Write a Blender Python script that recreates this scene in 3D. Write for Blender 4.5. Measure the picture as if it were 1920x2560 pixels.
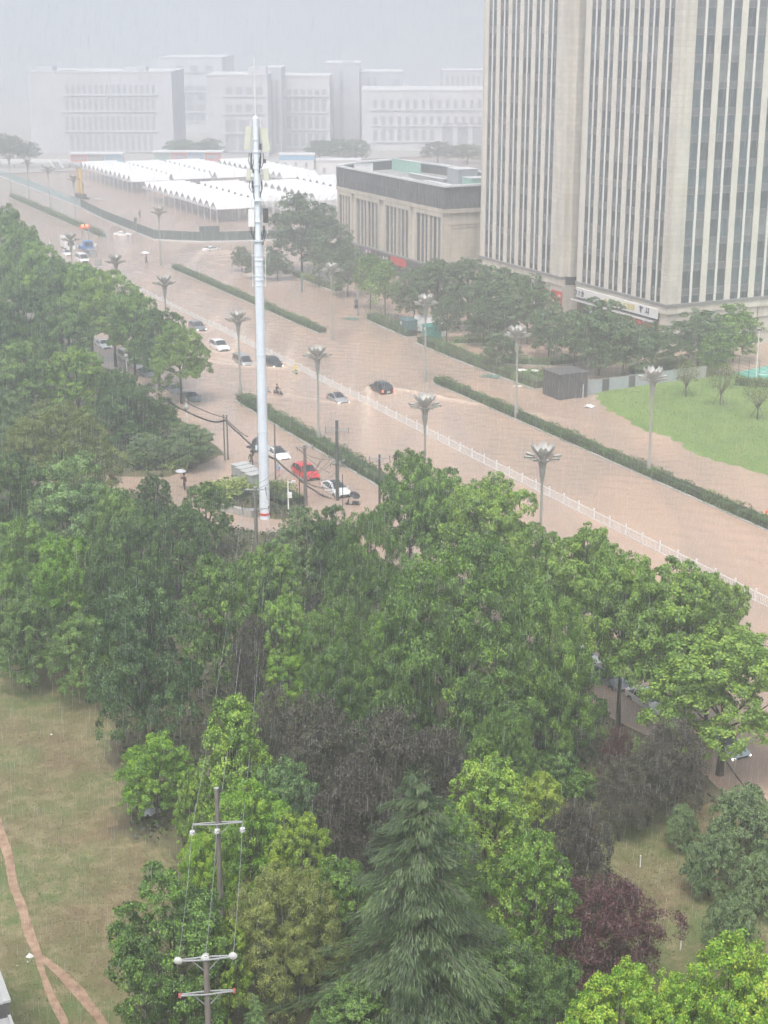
import bpy, math, random
import numpy as np
from mathutils import Vector, Matrix
for o in list(bpy.data.objects):
    bpy.data.objects.remove(o)
SC = bpy.context.scene
COL = SC.collection
PI = math.pi

# ------------------------------------------------------------------ camera, sky, sun, exposure
CAM_H = 50.0
FPX = 3900.0                       # focal length in pixels of the 1920 x 2560 photograph
PITCH = math.radians(17.4)
cam = bpy.data.cameras.new('camera')
cam.sensor_fit = 'VERTICAL'
cam.sensor_height = 36.0
cam.lens = 36.0 * FPX / 2560.0
cam.clip_start = 0.5
cam.clip_end = 9000
camo = bpy.data.objects.new('camera', cam)
COL.objects.link(camo)
camo.location = (0, 0, CAM_H)
camo.rotation_euler = (PI / 2 - PITCH, 0, 0)
SC.camera = camo

SUN_EL, SUN_AZ = math.radians(62), math.radians(195)
world = bpy.data.worlds.new('World')
SC.world = world
world.use_nodes = True
wn = world.node_tree
wn.nodes.clear()
sky = wn.nodes.new('ShaderNodeTexSky')
sky.sky_type = 'NISHITA'
sky.sun_disc = False
sky.sun_elevation = SUN_EL
sky.sun_rotation = SUN_AZ
sky.air_density = 1.0
sky.dust_density = 6.0
sky.ozone_density = 1.0
hs = wn.nodes.new('ShaderNodeHueSaturation')
hs.inputs['Saturation'].default_value = 0.55
bgn = wn.nodes.new('ShaderNodeBackground')
bgn.inputs['Strength'].default_value = 0.15
outw = wn.nodes.new('ShaderNodeOutputWorld')
wn.links.new(sky.outputs[0], hs.inputs['Color'])
wn.links.new(hs.outputs[0], bgn.inputs['Color'])
wn.links.new(bgn.outputs[0], outw.inputs['Surface'])

sl = bpy.data.lights.new('sun', 'SUN')
sl.energy = 1.5
sl.angle = math.radians(20)
sl.color = (1.0, 0.975, 0.94)
slo = bpy.data.objects.new('sun', sl)
COL.objects.link(slo)
slo.rotation_euler = (PI / 2 - SUN_EL, 0, PI - SUN_AZ)

vs = SC.view_settings
vs.view_transform = 'Standard'
vs.look = 'None'
vs.exposure = 0.7
vs.gamma = 1.0
vs.use_curve_mapping = False
SC.render.engine = 'CYCLES'
SC.cycles.use_denoising = True
SC.cycles.volume_bounces = 6
SC.cycles.max_bounces = 10
SC.cycles.diffuse_bounces = 2
SC.cycles.glossy_bounces = 3
SC.cycles.transparent_max_bounces = 10
SC.render.film_transparent = False
HAZE_DENSITY = 0.0018

# ------------------------------------------------------------------ place: the road runs 25.6 degrees left of north
RA = math.radians(25.6)
US = Vector((-math.sin(RA), math.cos(RA), 0))      # along the road, away from the camera
UT = Vector((math.cos(RA), math.sin(RA), 0))       # across the road, to the right
KD = 1920 / 1659.0

def P(s, t, z=0.0):
    return US * s + UT * t + Vector((0, 0, z))

def G(px, py, z=0.0):
    """where a sight line of the photograph (1920 x 2560) meets the level z"""
    x, y = px - 960, 1280 - py
    d = Vector((x, FPX * math.cos(PITCH) + y * math.sin(PITCH), -FPX * math.sin(PITCH) + y * math.cos(PITCH)))
    k = (z - CAM_H) / d.z
    return Vector((d.x * k, d.y * k, z))

def ST(p):
    return p.dot(US), p.dot(UT)

def height_at(py, Y):
    y = 1280 - py
    d = (FPX * math.cos(PITCH) + y * math.sin(PITCH), -FPX * math.sin(PITCH) + y * math.cos(PITCH))
    return CAM_H + d[1] * Y / d[0]

def x_at(px, py, Y):
    y = 1280 - py
    return (px - 960) * Y / (FPX * math.cos(PITCH) + y * math.sin(PITCH))

rnd = random.Random(7)
NR = np.random.default_rng(7)

# ------------------------------------------------------------------ materials
MATS = {}

def pm(name, col, rough=0.6, metal=0.0, var=0.0, scale=2.0, bump=0.0, bscale=None, spec=0.5, emit=None, es=0.0, col2=None, coat=0.0, detail=4):
    m = bpy.data.materials.new(name)
    m.use_nodes = True
    nt = m.node_tree
    b = nt.nodes['Principled BSDF']
    b.inputs['Base Color'].default_value = (*col, 1)
    b.inputs['Roughness'].default_value = rough
    b.inputs['Metallic'].default_value = metal
    b.inputs['Specular IOR Level'].default_value = spec
    if coat:
        b.inputs['Coat Weight'].default_value = coat
        b.inputs['Coat Roughness'].default_value = 0.08
    if var or col2 or bump:
        tc = nt.nodes.new('ShaderNodeTexCoord')
        no = nt.nodes.new('ShaderNodeTexNoise')
        no.inputs['Scale'].default_value = scale
        no.inputs['Detail'].default_value = detail
        nt.links.new(tc.outputs['Object'], no.inputs['Vector'])
        if var or col2:
            ra = nt.nodes.new('ShaderNodeValToRGB')
            c1 = tuple(c * (1 - var) for c in col)
            c2 = col2 or tuple(min(1, c * (1 + var)) for c in col)
            ra.color_ramp.elements[0].position = 0.32
            ra.color_ramp.elements[1].position = 0.68
            ra.color_ramp.elements[0].color = (*c1, 1)
            ra.color_ramp.elements[1].color = (*c2, 1)
            nt.links.new(no.outputs['Fac'], ra.inputs['Fac'])
            nt.links.new(ra.outputs['Color'], b.inputs['Base Color'])
        if bump:
            n2 = nt.nodes.new('ShaderNodeTexNoise')
            n2.inputs['Scale'].default_value = bscale or scale * 4
            n2.inputs['Detail'].default_value = 5
            nt.links.new(tc.outputs['Object'], n2.inputs['Vector'])
            bu = nt.nodes.new('ShaderNodeBump')
            bu.inputs['Strength'].default_value = bump
            bu.inputs['Distance'].default_value = 0.1
            nt.links.new(n2.outputs['Fac'], bu.inputs['Height'])
            nt.links.new(bu.outputs['Normal'], b.inputs['Normal'])
    if emit:
        b.inputs['Emission Color'].default_value = (*emit, 1)
        b.inputs['Emission Strength'].default_value = es
    MATS[name] = m
    return m

def leaf_mat(name, dark, mid, light, trans=0.25, rough=0.52, ov=0.32):
    """leaf colours differ from leaf to leaf and, more slowly, from clump to clump"""
    m = bpy.data.materials.new(name)
    m.use_nodes = True
    nt = m.node_tree
    b = nt.nodes['Principled BSDF']
    ge = nt.nodes.new('ShaderNodeNewGeometry')
    oi = nt.nodes.new('ShaderNodeObjectInfo')
    tc = nt.nodes.new('ShaderNodeTexCoord')
    no = nt.nodes.new('ShaderNodeTexNoise')
    no.inputs['Scale'].default_value = 0.55
    no.inputs['Detail'].default_value = 2
    nt.links.new(tc.outputs['Object'], no.inputs['Vector'])
    mx = nt.nodes.new('ShaderNodeMath'); mx.operation = 'MULTIPLY'; mx.inputs[1].default_value = 0.55
    nt.links.new(ge.outputs['Random Per Island'], mx.inputs[0])
    m2 = nt.nodes.new('ShaderNodeMath'); m2.operation = 'MULTIPLY_ADD'; m2.inputs[1].default_value = 0.95; 
    nt.links.new(no.outputs['Fac'], m2.inputs[0])
    nt.links.new(mx.outputs[0], m2.inputs[2])
    m3 = nt.nodes.new('ShaderNodeMath'); m3.operation = 'MULTIPLY_ADD'; m3.inputs[1].default_value = ov; m3.inputs[2].default_value = -0.25 - ov / 2
    nt.links.new(oi.outputs['Random'], m3.inputs[0])
    m4 = nt.nodes.new('ShaderNodeMath'); m4.operation = 'ADD'
    nt.links.new(m2.outputs[0], m4.inputs[0]); nt.links.new(m3.outputs[0], m4.inputs[1])
    ra = nt.nodes.new('ShaderNodeValToRGB')
    e = ra.color_ramp.elements
    e[0].position = 0.1; e[0].color = (*dark, 1)
    e[1].position = 0.92; e[1].color = (*light, 1)
    k = e.new(0.5); k.color = (*mid, 1)
    nt.links.new(m4.outputs[0], ra.inputs['Fac'])
    nt.links.new(ra.outputs['Color'], b.inputs['Base Color'])
    b.inputs['Roughness'].default_value = rough
    b.inputs['Specular IOR Level'].default_value = 0.4
    if trans:
        tr = nt.nodes.new('ShaderNodeBsdfTranslucent')
        nt.links.new(ra.outputs['Color'], tr.inputs['Color'])
        ms = nt.nodes.new('ShaderNodeMixShader')
        ms.inputs[0].default_value = trans
        out = nt.nodes['Material Output']
        nt.links.new(b.outputs[0], ms.inputs[1]); nt.links.new(tr.outputs[0], ms.inputs[2])
        nt.links.new(ms.outputs[0], out.inputs['Surface'])
    MATS[name] = m
    return m

def stone_mat(name, col, course=0.9, width=1.8, mortar=0.55):
    m = pm(name, col, 0.7)
    nt = m.node_tree
    b = nt.nodes['Principled BSDF']
    tc = nt.nodes.new('ShaderNodeTexCoord')
    sp = nt.nodes.new('ShaderNodeSeparateXYZ')
    nt.links.new(tc.outputs['Object'], sp.inputs[0])
    ad = nt.nodes.new('ShaderNodeMath'); ad.operation = 'ADD'
    nt.links.new(sp.outputs['X'], ad.inputs[0]); nt.links.new(sp.outputs['Y'], ad.inputs[1])
    cb = nt.nodes.new('ShaderNodeCombineXYZ')
    nt.links.new(ad.outputs[0], cb.inputs['X']); nt.links.new(sp.outputs['Z'], cb.inputs['Y'])
    br = nt.nodes.new('ShaderNodeTexBrick')
    br.inputs['Scale'].default_value = 1.0
    br.inputs['Brick Width'].default_value = width
    br.inputs['Row Height'].default_value = course
    br.inputs['Mortar Size'].default_value = 0.03
    br.inputs['Color1'].default_value = (*[c * 0.93 for c in col], 1)
    br.inputs['Color2'].default_value = (*[min(1, c * 1.06) for c in col], 1)
    br.inputs['Mortar'].default_value = (*[c * mortar for c in col], 1)
    nt.links.new(cb.outputs[0], br.inputs['Vector'])
    no = nt.nodes.new('ShaderNodeTexNoise'); no.inputs['Scale'].default_value = 0.25; no.inputs['Detail'].default_value = 6
    mp = nt.nodes.new('ShaderNodeMapping'); mp.inputs['Scale'].default_value = (3, 3, 0.35)
    nt.links.new(tc.outputs['Object'], mp.inputs[0]); nt.links.new(mp.outputs[0], no.inputs['Vector'])
    ra = nt.nodes.new('ShaderNodeValToRGB')
    ra.color_ramp.elements[0].position = 0.35; ra.color_ramp.elements[0].color = (0.8, 0.79, 0.78, 1)
    ra.color_ramp.elements[1].position = 0.6; ra.color_ramp.elements[1].color = (1, 1, 1, 1)
    nt.links.new(no.outputs['Fac'], ra.inputs[0])
    mi = nt.nodes.new('ShaderNodeMixRGB'); mi.blend_type = 'MULTIPLY'; mi.inputs[0].default_value = 1
    nt.links.new(br.outputs['Color'], mi.inputs[1]); nt.links.new(ra.outputs['Color'], mi.inputs[2])
    nt.links.new(mi.outputs[0], b.inputs['Base Color'])
    return m

# ------------------------------------------------------------------ mesh helpers
class MB:
    def __init__(self):
        self.v = []; self.f = []; self.m = []
    def add(self, vs_, fs_, m=0):
        n = len(self.v)
        self.v += [tuple(q) for q in vs_]
        self.f += [tuple(i + n for i in q) for q in fs_]
        self.m += [m] * len(fs_)
        return self
    def box(self, c, s, rz=0.0, m=0, rx=0.0, taper=1.0):
        x, y, z = (k / 2 for k in s)
        pts = [(-x, -y, -z), (x, -y, -z), (x, y, -z), (-x, y, -z), (-x * taper, -y * taper, z), (x * taper, -y * taper, z), (x * taper, y * taper, z), (-x * taper, y * taper, z)]
        M = Matrix.Translation(c) @ Matrix.Rotation(rz, 4, 'Z') @ Matrix.Rotation(rx, 4, 'X')
        pts = [M @ Vector(p) for p in pts]
        return self.add(pts, [(0, 3, 2, 1), (4, 5, 6, 7), (0, 1, 5, 4), (1, 2, 6, 5), (2, 3, 7, 6), (3, 0, 4, 7)], m)
    def span(self, x0, x1, y0, y1, z0, z1, m=0):
        return self.box(((x0 + x1) / 2, (y0 + y1) / 2, (z0 + z1) / 2), (abs(x1 - x0), abs(y1 - y0), abs(z1 - z0)), m=m)
    def tube(self, pts, rad, n=8, m=0, cap=True):
        pts = [Vector(p) for p in pts]
        if not hasattr(rad, '__len__'):
            rad = [rad] * len(pts)
        vs_, fs_ = [], []
        for i, p in enumerate(pts):
            d = (pts[min(i + 1, len(pts) - 1)] - pts[max(i - 1, 0)])
            if d.length < 1e-9: d = Vector((0, 0, 1))
            d.normalize()
            a = Vector((1, 0, 0)) if abs(d.x) < 0.8 else Vector((0, 1, 0))
            a = (a - d * a.dot(d)).normalized(); b = d.cross(a)
            for k in range(n):
                w = 2 * PI * k / n
                vs_.append(p + (a * math.cos(w) + b * math.sin(w)) * rad[i])
        for i in range(len(pts) - 1):
            for k in range(n):
                k2 = (k + 1) % n
                fs_.append((i * n + k, i * n + k2, (i + 1) * n + k2, (i + 1) * n + k))
        if cap:
            fs_.append(tuple(range(n - 1, -1, -1))); fs_.append(tuple((len(pts) - 1) * n + k for k in range(n)))
        return self.add(vs_, fs_, m)
    def lathe(self, prof, n=16, m=0, o=(0, 0, 0)):
        vs_, fs_ = [], []
        for r, z in prof:
            for k in range(n):
                w = 2 * PI * k / n
                vs_.append((o[0] + r * math.cos(w), o[1] + r * math.sin(w), o[2] + z))
        for i in range(len(prof) - 1):
            for k in range(n):
                k2 = (k + 1) % n
                fs_.append((i * n + k, i * n + k2, (i + 1) * n + k2, (i + 1) * n + k))
        fs_.append(tuple(range(n - 1, -1, -1))); fs_.append(tuple((len(prof) - 1) * n + k for k in range(n)))
        return self.add(vs_, fs_, m)
    def prism(self, pts, z0, z1, m=0):
        n = len(pts)
        vs_ = [(x, y, z0) for x, y in pts] + [(x, y, z1) for x, y in pts]
        fs_ = [tuple(range(n - 1, -1, -1)), tuple(range(n, 2 * n))] + [(i, (i + 1) % n, n + (i + 1) % n, n + i) for i in range(n)]
        return self.add(vs_, fs_, m)
    def mesh(self, name, mats, smooth=False):
        me = bpy.data.meshes.new(name)
        me.from_pydata(self.v, [], self.f)
        for q in (mats if isinstance(mats, (list, tuple)) else [mats]):
            me.materials.append(MATS[q] if isinstance(q, str) else q)
        if any(self.m):
            me.polygons.foreach_set('material_index', self.m)
        if smooth:
            me.polygons.foreach_set('use_smooth', [True] * len(self.f))
            me.set_sharp_from_angle(angle=math.radians(smooth if smooth > 1 else 40))
        me.update()
        return me
    def build(self, name, mats, parent=None, loc=(0, 0, 0), rz=0.0, smooth=False):
        return link(name, self.mesh(name, mats, smooth), parent, loc, rz)

def link(name, data, parent=None, loc=(0, 0, 0), rz=0.0):
    o = bpy.data.objects.new(name, data)
    COL.objects.link(o)
    o.location = loc
    o.rotation_euler = (0, 0, rz)
    if parent is not None:
        o.parent = parent
    return o

def tag(o, label, cat, group=None, kind=None):
    o['label'] = label; o['category'] = cat
    if group: o['group'] = group
    if kind: o['kind'] = kind
    return o

def struct(o, kind='structure'):
    o['kind'] = kind
    return o

def thing(name, label, cat, loc=(0, 0, 0), rz=0.0, group=None):
    return tag(link(name, None, None, loc, rz), label, cat, group)

def copy_tree(o, parent=None):
    c = o.copy()
    COL.objects.link(c)
    c.parent = parent
    for ch in list(o.children):
        copy_tree(ch, c)
    return c

def raw_mesh(name, verts, quads, mats, smooth=False):
    """numpy arrays straight into a mesh of quads"""
    me = bpy.data.meshes.new(name)
    nv, nf = len(verts), len(quads)
    me.vertices.add(nv)
    me.vertices.foreach_set('co', np.asarray(verts, dtype=np.float32).ravel())
    k = quads.shape[1]
    me.loops.add(nf * k)
    me.loops.foreach_set('vertex_index', np.asarray(quads, dtype=np.int32).ravel())
    me.polygons.add(nf)
    me.polygons.foreach_set('loop_start', np.arange(0, nf * k, k, dtype=np.int32))
    me.polygons.foreach_set('loop_total', np.full(nf, k, dtype=np.int32))
    if smooth:
        me.polygons.foreach_set('use_smooth', np.ones(nf, dtype=bool))
    for q in (mats if isinstance(mats, (list, tuple)) else [mats]):
        me.materials.append(MATS[q] if isinstance(q, str) else q)
    me.update(calc_edges=True)
    return me

def unit(a):
    return a / np.maximum(np.linalg.norm(a, axis=1, keepdims=True), 1e-9)

def leaves(pos, nrm, tan, L, W, fold=0.12):
    """one folded diamond per leaf"""
    nrm = unit(nrm)
    tan = unit(tan - nrm * np.sum(nrm * tan, axis=1, keepdims=True))
    bi = np.cross(nrm, tan)
    L = np.asarray(L).reshape(-1, 1); W = np.asarray(W).reshape(-1, 1)
    a = pos - tan * L * 0.5
    c = pos + tan * L * 0.5 - nrm * W * fold
    b = pos + bi * W * 0.5 + nrm * W * fold + tan * L * 0.08
    d = pos - bi * W * 0.5 + nrm * W * fold + tan * L * 0.08
    v = np.stack([a, b, c, d], axis=1).reshape(-1, 3)
    q = np.arange(len(v)).reshape(-1, 4)
    return v, q
# ------------------------------------------------------------------ palette
pm('asphalt', (0.06, 0.06, 0.06), 0.8, var=0.2)
pm('soil', (0.11, 0.085, 0.055), 0.95, var=0.3, scale=0.35, bump=0.4, bscale=3, col2=(0.13, 0.125, 0.06))
pm('mud', (0.27, 0.165, 0.11), 0.7, var=0.25, scale=1.6, bump=0.5, bscale=6, col2=(0.38, 0.26, 0.175))
pm('bed_soil', (0.12, 0.09, 0.06), 0.95, var=0.3, scale=0.8)
stone_mat('tower_stone', (0.62, 0.58, 0.51), 0.88, 1.75, 0.72)
stone_mat('podium_stone', (0.56, 0.51, 0.43), 0.9, 1.8, 0.75)
pm('tower_pier', (0.64, 0.605, 0.535), 0.7, var=0.08, scale=0.4)
pm('mullion', (0.7, 0.69, 0.65), 0.6, var=0.05, scale=0.5)
pm('glass_dark', (0.062, 0.07, 0.082), 0.12, var=0.35, scale=0.35, spec=0.6)
pm('glass_blue', (0.09, 0.115, 0.135), 0.12, var=0.3, scale=0.3, spec=0.6)
pm('glass_curtain', (0.17, 0.175, 0.18), 0.25, var=0.3, scale=0.4, spec=0.5)
pm('spandrel', (0.13, 0.13, 0.14), 0.4, var=0.15, scale=0.6)
pm('ledge', (0.24, 0.235, 0.235), 0.5, var=0.1)
pm('recess', (0.075, 0.075, 0.08), 0.35, var=0.2, scale=0.5)
pm('slate', (0.105, 0.105, 0.115), 0.5, var=0.22, scale=0.8)
pm('slate_seam', (0.15, 0.15, 0.16), 0.45)
pm('coping', (0.62, 0.63, 0.64), 0.4)
pm('roof_felt', (0.3, 0.3, 0.29), 0.8, var=0.25, scale=0.3)
pm('white_paint', (0.78, 0.78, 0.77), 0.45, var=0.05)
pm('white_metal', (0.72, 0.73, 0.73), 0.4, var=0.06)
pm('mast_white', (0.7, 0.77, 0.84), 0.35, var=0.06, scale=0.6)
pm('antenna_cream', (0.55, 0.57, 0.47), 0.5, var=0.06)
pm('grey_metal', (0.3, 0.31, 0.32), 0.45, var=0.1)
pm('lamp_grey', (0.30, 0.30, 0.275), 0.42, var=0.1)
pm('lamp_petal', (0.38, 0.38, 0.355), 0.4, var=0.05)
pm('dark_metal', (0.05, 0.052, 0.055), 0.45)
pm('black_cable', (0.03, 0.032, 0.033), 0.5)
pm('concrete_pole', (0.17, 0.15, 0.135), 0.85, var=0.22, scale=1.5)
pm('dark_pole', (0.075, 0.085, 0.08), 0.7, var=0.2, scale=1.5)
pm('porcelain', (0.55, 0.56, 0.55), 0.15)
pm('insulator_red', (0.38, 0.09, 0.07), 0.4)
pm('cabinet', (0.34, 0.35, 0.34), 0.5, var=0.08)
pm('cabinet_top_lit', (0.42, 0.43, 0.42), 0.5)  # paler copy of cabinet, light on the tops put into the colour
pm('concrete', (0.34, 0.33, 0.31), 0.85, var=0.15)
pm('green_hoarding', (0.075, 0.11, 0.095), 0.6, var=0.12)
pm('teal_box', (0.05, 0.25, 0.22), 0.5, var=0.1)
pm('teal_box_dark', (0.08, 0.17, 0.18), 0.5, var=0.1)
pm('grey_hoarding', (0.34, 0.37, 0.4), 0.5, var=0.08)
pm('dark_hoarding', (0.1, 0.1, 0.105), 0.6)
pm('shed_dark', (0.085, 0.082, 0.085), 0.85, var=0.3, scale=1.5)
pm('court_teal', (0.14, 0.42, 0.35), 0.5, var=0.1)
pm('teal_fence', (0.2, 0.42, 0.45), 0.5)
pm('tent_white', (0.64, 0.65, 0.66), 0.55, var=0.09, scale=0.4)
pm('red_paint', (0.55, 0.03, 0.025), 0.35)
pm('orange_plastic', (0.75, 0.16, 0.04), 0.5)
pm('blue_paint', (0.06, 0.2, 0.5), 0.4)
pm('yellow_paint', (0.65, 0.42, 0.04), 0.45)
pm('sky_blue_panel', (0.2, 0.45, 0.65), 0.5)
pm('sea_green_panel', (0.3, 0.5, 0.42), 0.5)
pm('coral_panel', (0.6, 0.2, 0.17), 0.5)
pm('sign_purple', (0.2, 0.1, 0.22), 0.5)
pm('sign_dark', (0.07, 0.065, 0.075), 0.5)
pm('sign_white', (0.75, 0.74, 0.73), 0.5)
pm('sign_yellow', (0.62, 0.5, 0.06), 0.5)
pm('sign_ink', (0.05, 0.05, 0.1), 0.5)
pm('lantern', (0.5, 0.05, 0.04), 0.5)
pm('shop_glass', (0.05, 0.06, 0.065), 0.12, var=0.3, scale=0.5)
pm('shop_wood', (0.33, 0.14, 0.08), 0.6)
pm('far_wall_hazed', (0.49, 0.5, 0.53), 0.8, var=0.08, scale=0.1)  # pale campus concrete, with distance haze also put into the wall colours
pm('far_wall_pale_hazed', (0.55, 0.56, 0.58), 0.8, var=0.06, scale=0.1)
pm('far_glass_hazed', (0.32, 0.33, 0.36), 0.3)  # panes paled towards the walls, haze put into the colour
pm('car_black', (0.02, 0.023, 0.026), 0.25, coat=0.6)
pm('car_white', (0.80, 0.80, 0.80), 0.3, coat=0.6)
pm('car_silver', (0.38, 0.39, 0.4), 0.3, metal=0.35, coat=0.6)
pm('car_grey', (0.2, 0.22, 0.24), 0.3, metal=0.3, coat=0.6)
pm('car_teal', (0.13, 0.17, 0.17), 0.3, metal=0.3, coat=0.6)
pm('car_red', (0.62, 0.025, 0.03), 0.28, coat=0.7)
pm('car_blue', (0.5, 0.58, 0.64), 0.3, coat=0.6)
pm('car_trim', (0.025, 0.025, 0.027), 0.6)
pm('car_glass', (0.03, 0.037, 0.042), 0.06, spec=0.7)
pm('tyre', (0.02, 0.02, 0.02), 0.9)
pm('rim', (0.4, 0.4, 0.41), 0.35, metal=0.7)
pm('headlight', (0.8, 0.8, 0.78), 0.15)
pm('headlight_lit', (0.9, 0.88, 0.8), 0.2, emit=(1.0, 0.93, 0.72), es=8.0)
pm('taillight', (0.4, 0.02, 0.02), 0.25)
pm('taillight_lit', (0.6, 0.05, 0.04), 0.25, emit=(1.0, 0.12, 0.08), es=2.5)
pm('plate', (0.65, 0.66, 0.66), 0.4)
pm('skin', (0.45, 0.28, 0.2), 0.6)
pm('hair', (0.02, 0.017, 0.015), 0.6)
pm('cloth_dark', (0.035, 0.04, 0.04), 0.8)
pm('cloth_olive', (0.07, 0.085, 0.07), 0.8)
pm('cloth_brown', (0.12, 0.06, 0.05), 0.8)
pm('cloth_white', (0.7, 0.7, 0.7), 0.8)
pm('cloth_yellow', (0.75, 0.55, 0.05), 0.5)
pm('cloth_mint', (0.45, 0.75, 0.65), 0.5)
pm('cloth_teal', (0.1, 0.4, 0.33), 0.5)
pm('cloth_blue', (0.3, 0.4, 0.6), 0.6)
pm('cloth_pink', (0.6, 0.3, 0.32), 0.7)
pm('umbrella_black', (0.025, 0.026, 0.03), 0.5)
pm('umbrella_grey', (0.45, 0.45, 0.48), 0.5)
pm('umbrella_white', (0.75, 0.74, 0.75), 0.5)
pm('bark', (0.065, 0.052, 0.042), 0.95, var=0.3, scale=2.0)
pm('bark_pale', (0.14, 0.125, 0.105), 0.95, var=0.35, scale=2.5)
pm('twig', (0.13, 0.1, 0.085), 0.9)
pm('trash', (0.7, 0.69, 0.68), 0.7)
pm('debris', (0.09, 0.16, 0.13), 0.9, var=0.4, scale=2)
pm('foam', (0.62, 0.56, 0.47), 0.8)
leaf_mat('leaf_plane', (0.085, 0.165, 0.034), (0.18, 0.315, 0.052), (0.38, 0.53, 0.085), 0.25, ov=0.1)
leaf_mat('leaf_plane_dull', (0.026, 0.062, 0.015), (0.105, 0.207, 0.039), (0.309, 0.522, 0.080), 0.16)
leaf_mat('leaf_dark', (0.018, 0.042, 0.012), (0.067, 0.143, 0.032), (0.237, 0.384, 0.074), 0.13)
leaf_mat('leaf_blue', (0.020, 0.048, 0.017), (0.083, 0.169, 0.053), (0.273, 0.429, 0.122), 0.13)
leaf_mat('leaf_fine', (0.027, 0.062, 0.013), (0.105, 0.207, 0.036), (0.309, 0.498, 0.080), 0.16)
leaf_mat('leaf_bright', (0.054, 0.136, 0.013), (0.183, 0.385, 0.031), (0.500, 0.600, 0.070), 0.22)
leaf_mat('leaf_gold', (0.068, 0.130, 0.015), (0.239, 0.376, 0.037), (0.522, 0.600, 0.084), 0.22)
leaf_mat('leaf_camphor', (0.044, 0.104, 0.014), (0.166, 0.314, 0.037), (0.450, 0.600, 0.084), 0.16)
leaf_mat('leaf_olive', (0.065, 0.115, 0.046), (0.135, 0.215, 0.08), (0.23, 0.32, 0.12), 0.15, ov=0.12)
leaf_mat('leaf_brown', (0.064, 0.091, 0.023), (0.140, 0.187, 0.043), (0.300, 0.323, 0.084), 0.13)
leaf_mat('leaf_purple', (0.045, 0.036, 0.033), (0.085, 0.074, 0.06), (0.135, 0.145, 0.085), 0.12)
leaf_mat('leaf_burgundy', (0.045, 0.016, 0.02), (0.09, 0.03, 0.038), (0.15, 0.085, 0.075), 0.15)
leaf_mat('leaf_cedar', (0.034, 0.064, 0.025), (0.074, 0.122, 0.044), (0.15, 0.21, 0.075), 0.08)
leaf_mat('leaf_hedge', (0.026, 0.064, 0.017), (0.091, 0.184, 0.044), (0.250, 0.393, 0.092), 0.13)
leaf_mat('leaf_cover', (0.075, 0.122, 0.025), (0.202, 0.296, 0.062), (0.522, 0.600, 0.142), 0.13)
leaf_mat('leaf_street', (0.055, 0.095, 0.045), (0.105, 0.17, 0.072), (0.19, 0.27, 0.115), 0.15)  # greyed foliage, rain haze put into the leaf colour
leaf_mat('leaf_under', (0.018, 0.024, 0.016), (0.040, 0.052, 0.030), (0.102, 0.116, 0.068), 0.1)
leaf_mat('grass_dry', (0.135, 0.118, 0.058), (0.175, 0.15, 0.075), (0.225, 0.195, 0.1), 0.15)
leaf_mat('grass_green', (0.095, 0.135, 0.036), (0.125, 0.17, 0.048), (0.16, 0.215, 0.062), 0.15)

def lawn_mat(name, a, b, c, s1=0.12, s2=1.4):
    m = pm(name, a, 0.9, bump=0.5, bscale=9)
    nt = m.node_tree
    bs = nt.nodes['Principled BSDF']
    tc = nt.nodes['Texture Coordinate']
    n1 = nt.nodes.new('ShaderNodeTexNoise'); n1.inputs['Scale'].default_value = s1; n1.inputs['Detail'].default_value = 6; n1.inputs['Roughness'].default_value = 0.65
    n2 = nt.nodes.new('ShaderNodeTexNoise'); n2.inputs['Scale'].default_value = s2; n2.inputs['Detail'].default_value = 8; n2.inputs['Roughness'].default_value = 0.7
    for n in (n1, n2): nt.links.new(tc.outputs['Object'], n.inputs['Vector'])
    r1 = nt.nodes.new('ShaderNodeValToRGB')
    r1.color_ramp.elements[0].position = 0.38; r1.color_ramp.elements[0].color = (*a, 1)
    r1.color_ramp.elements[1].position = 0.62; r1.color_ramp.elements[1].color = (*b, 1)
    nt.links.new(n1.outputs['Fac'], r1.inputs[0])
    r2 = nt.nodes.new('ShaderNodeValToRGB')
    r2.color_ramp.elements[0].position = 0.45; r2.color_ramp.elements[0].color = (0, 0, 0, 1)
    r2.color_ramp.elements[1].position = 0.7; r2.color_ramp.elements[1].color = (1, 1, 1, 1)
    nt.links.new(n2.outputs['Fac'], r2.inputs[0])
    mi = nt.nodes.new('ShaderNodeMixRGB')
    nt.links.new(r2.outputs['Color'], mi.inputs[0]); nt.links.new(r1.outputs['Color'], mi.inputs[1]); mi.inputs[2].default_value = (*c, 1)
    nt.links.new(mi.outputs[0], bs.inputs['Base Color'])
    return m
lawn_mat('lawn_dry', (0.14, 0.105, 0.055), (0.10, 0.135, 0.042), (0.24, 0.2, 0.11), 0.16, 0.9)
lawn_mat('lawn_green', (0.095, 0.18, 0.036), (0.15, 0.24, 0.052), (0.185, 0.22, 0.075), 0.13, 0.7)

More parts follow.
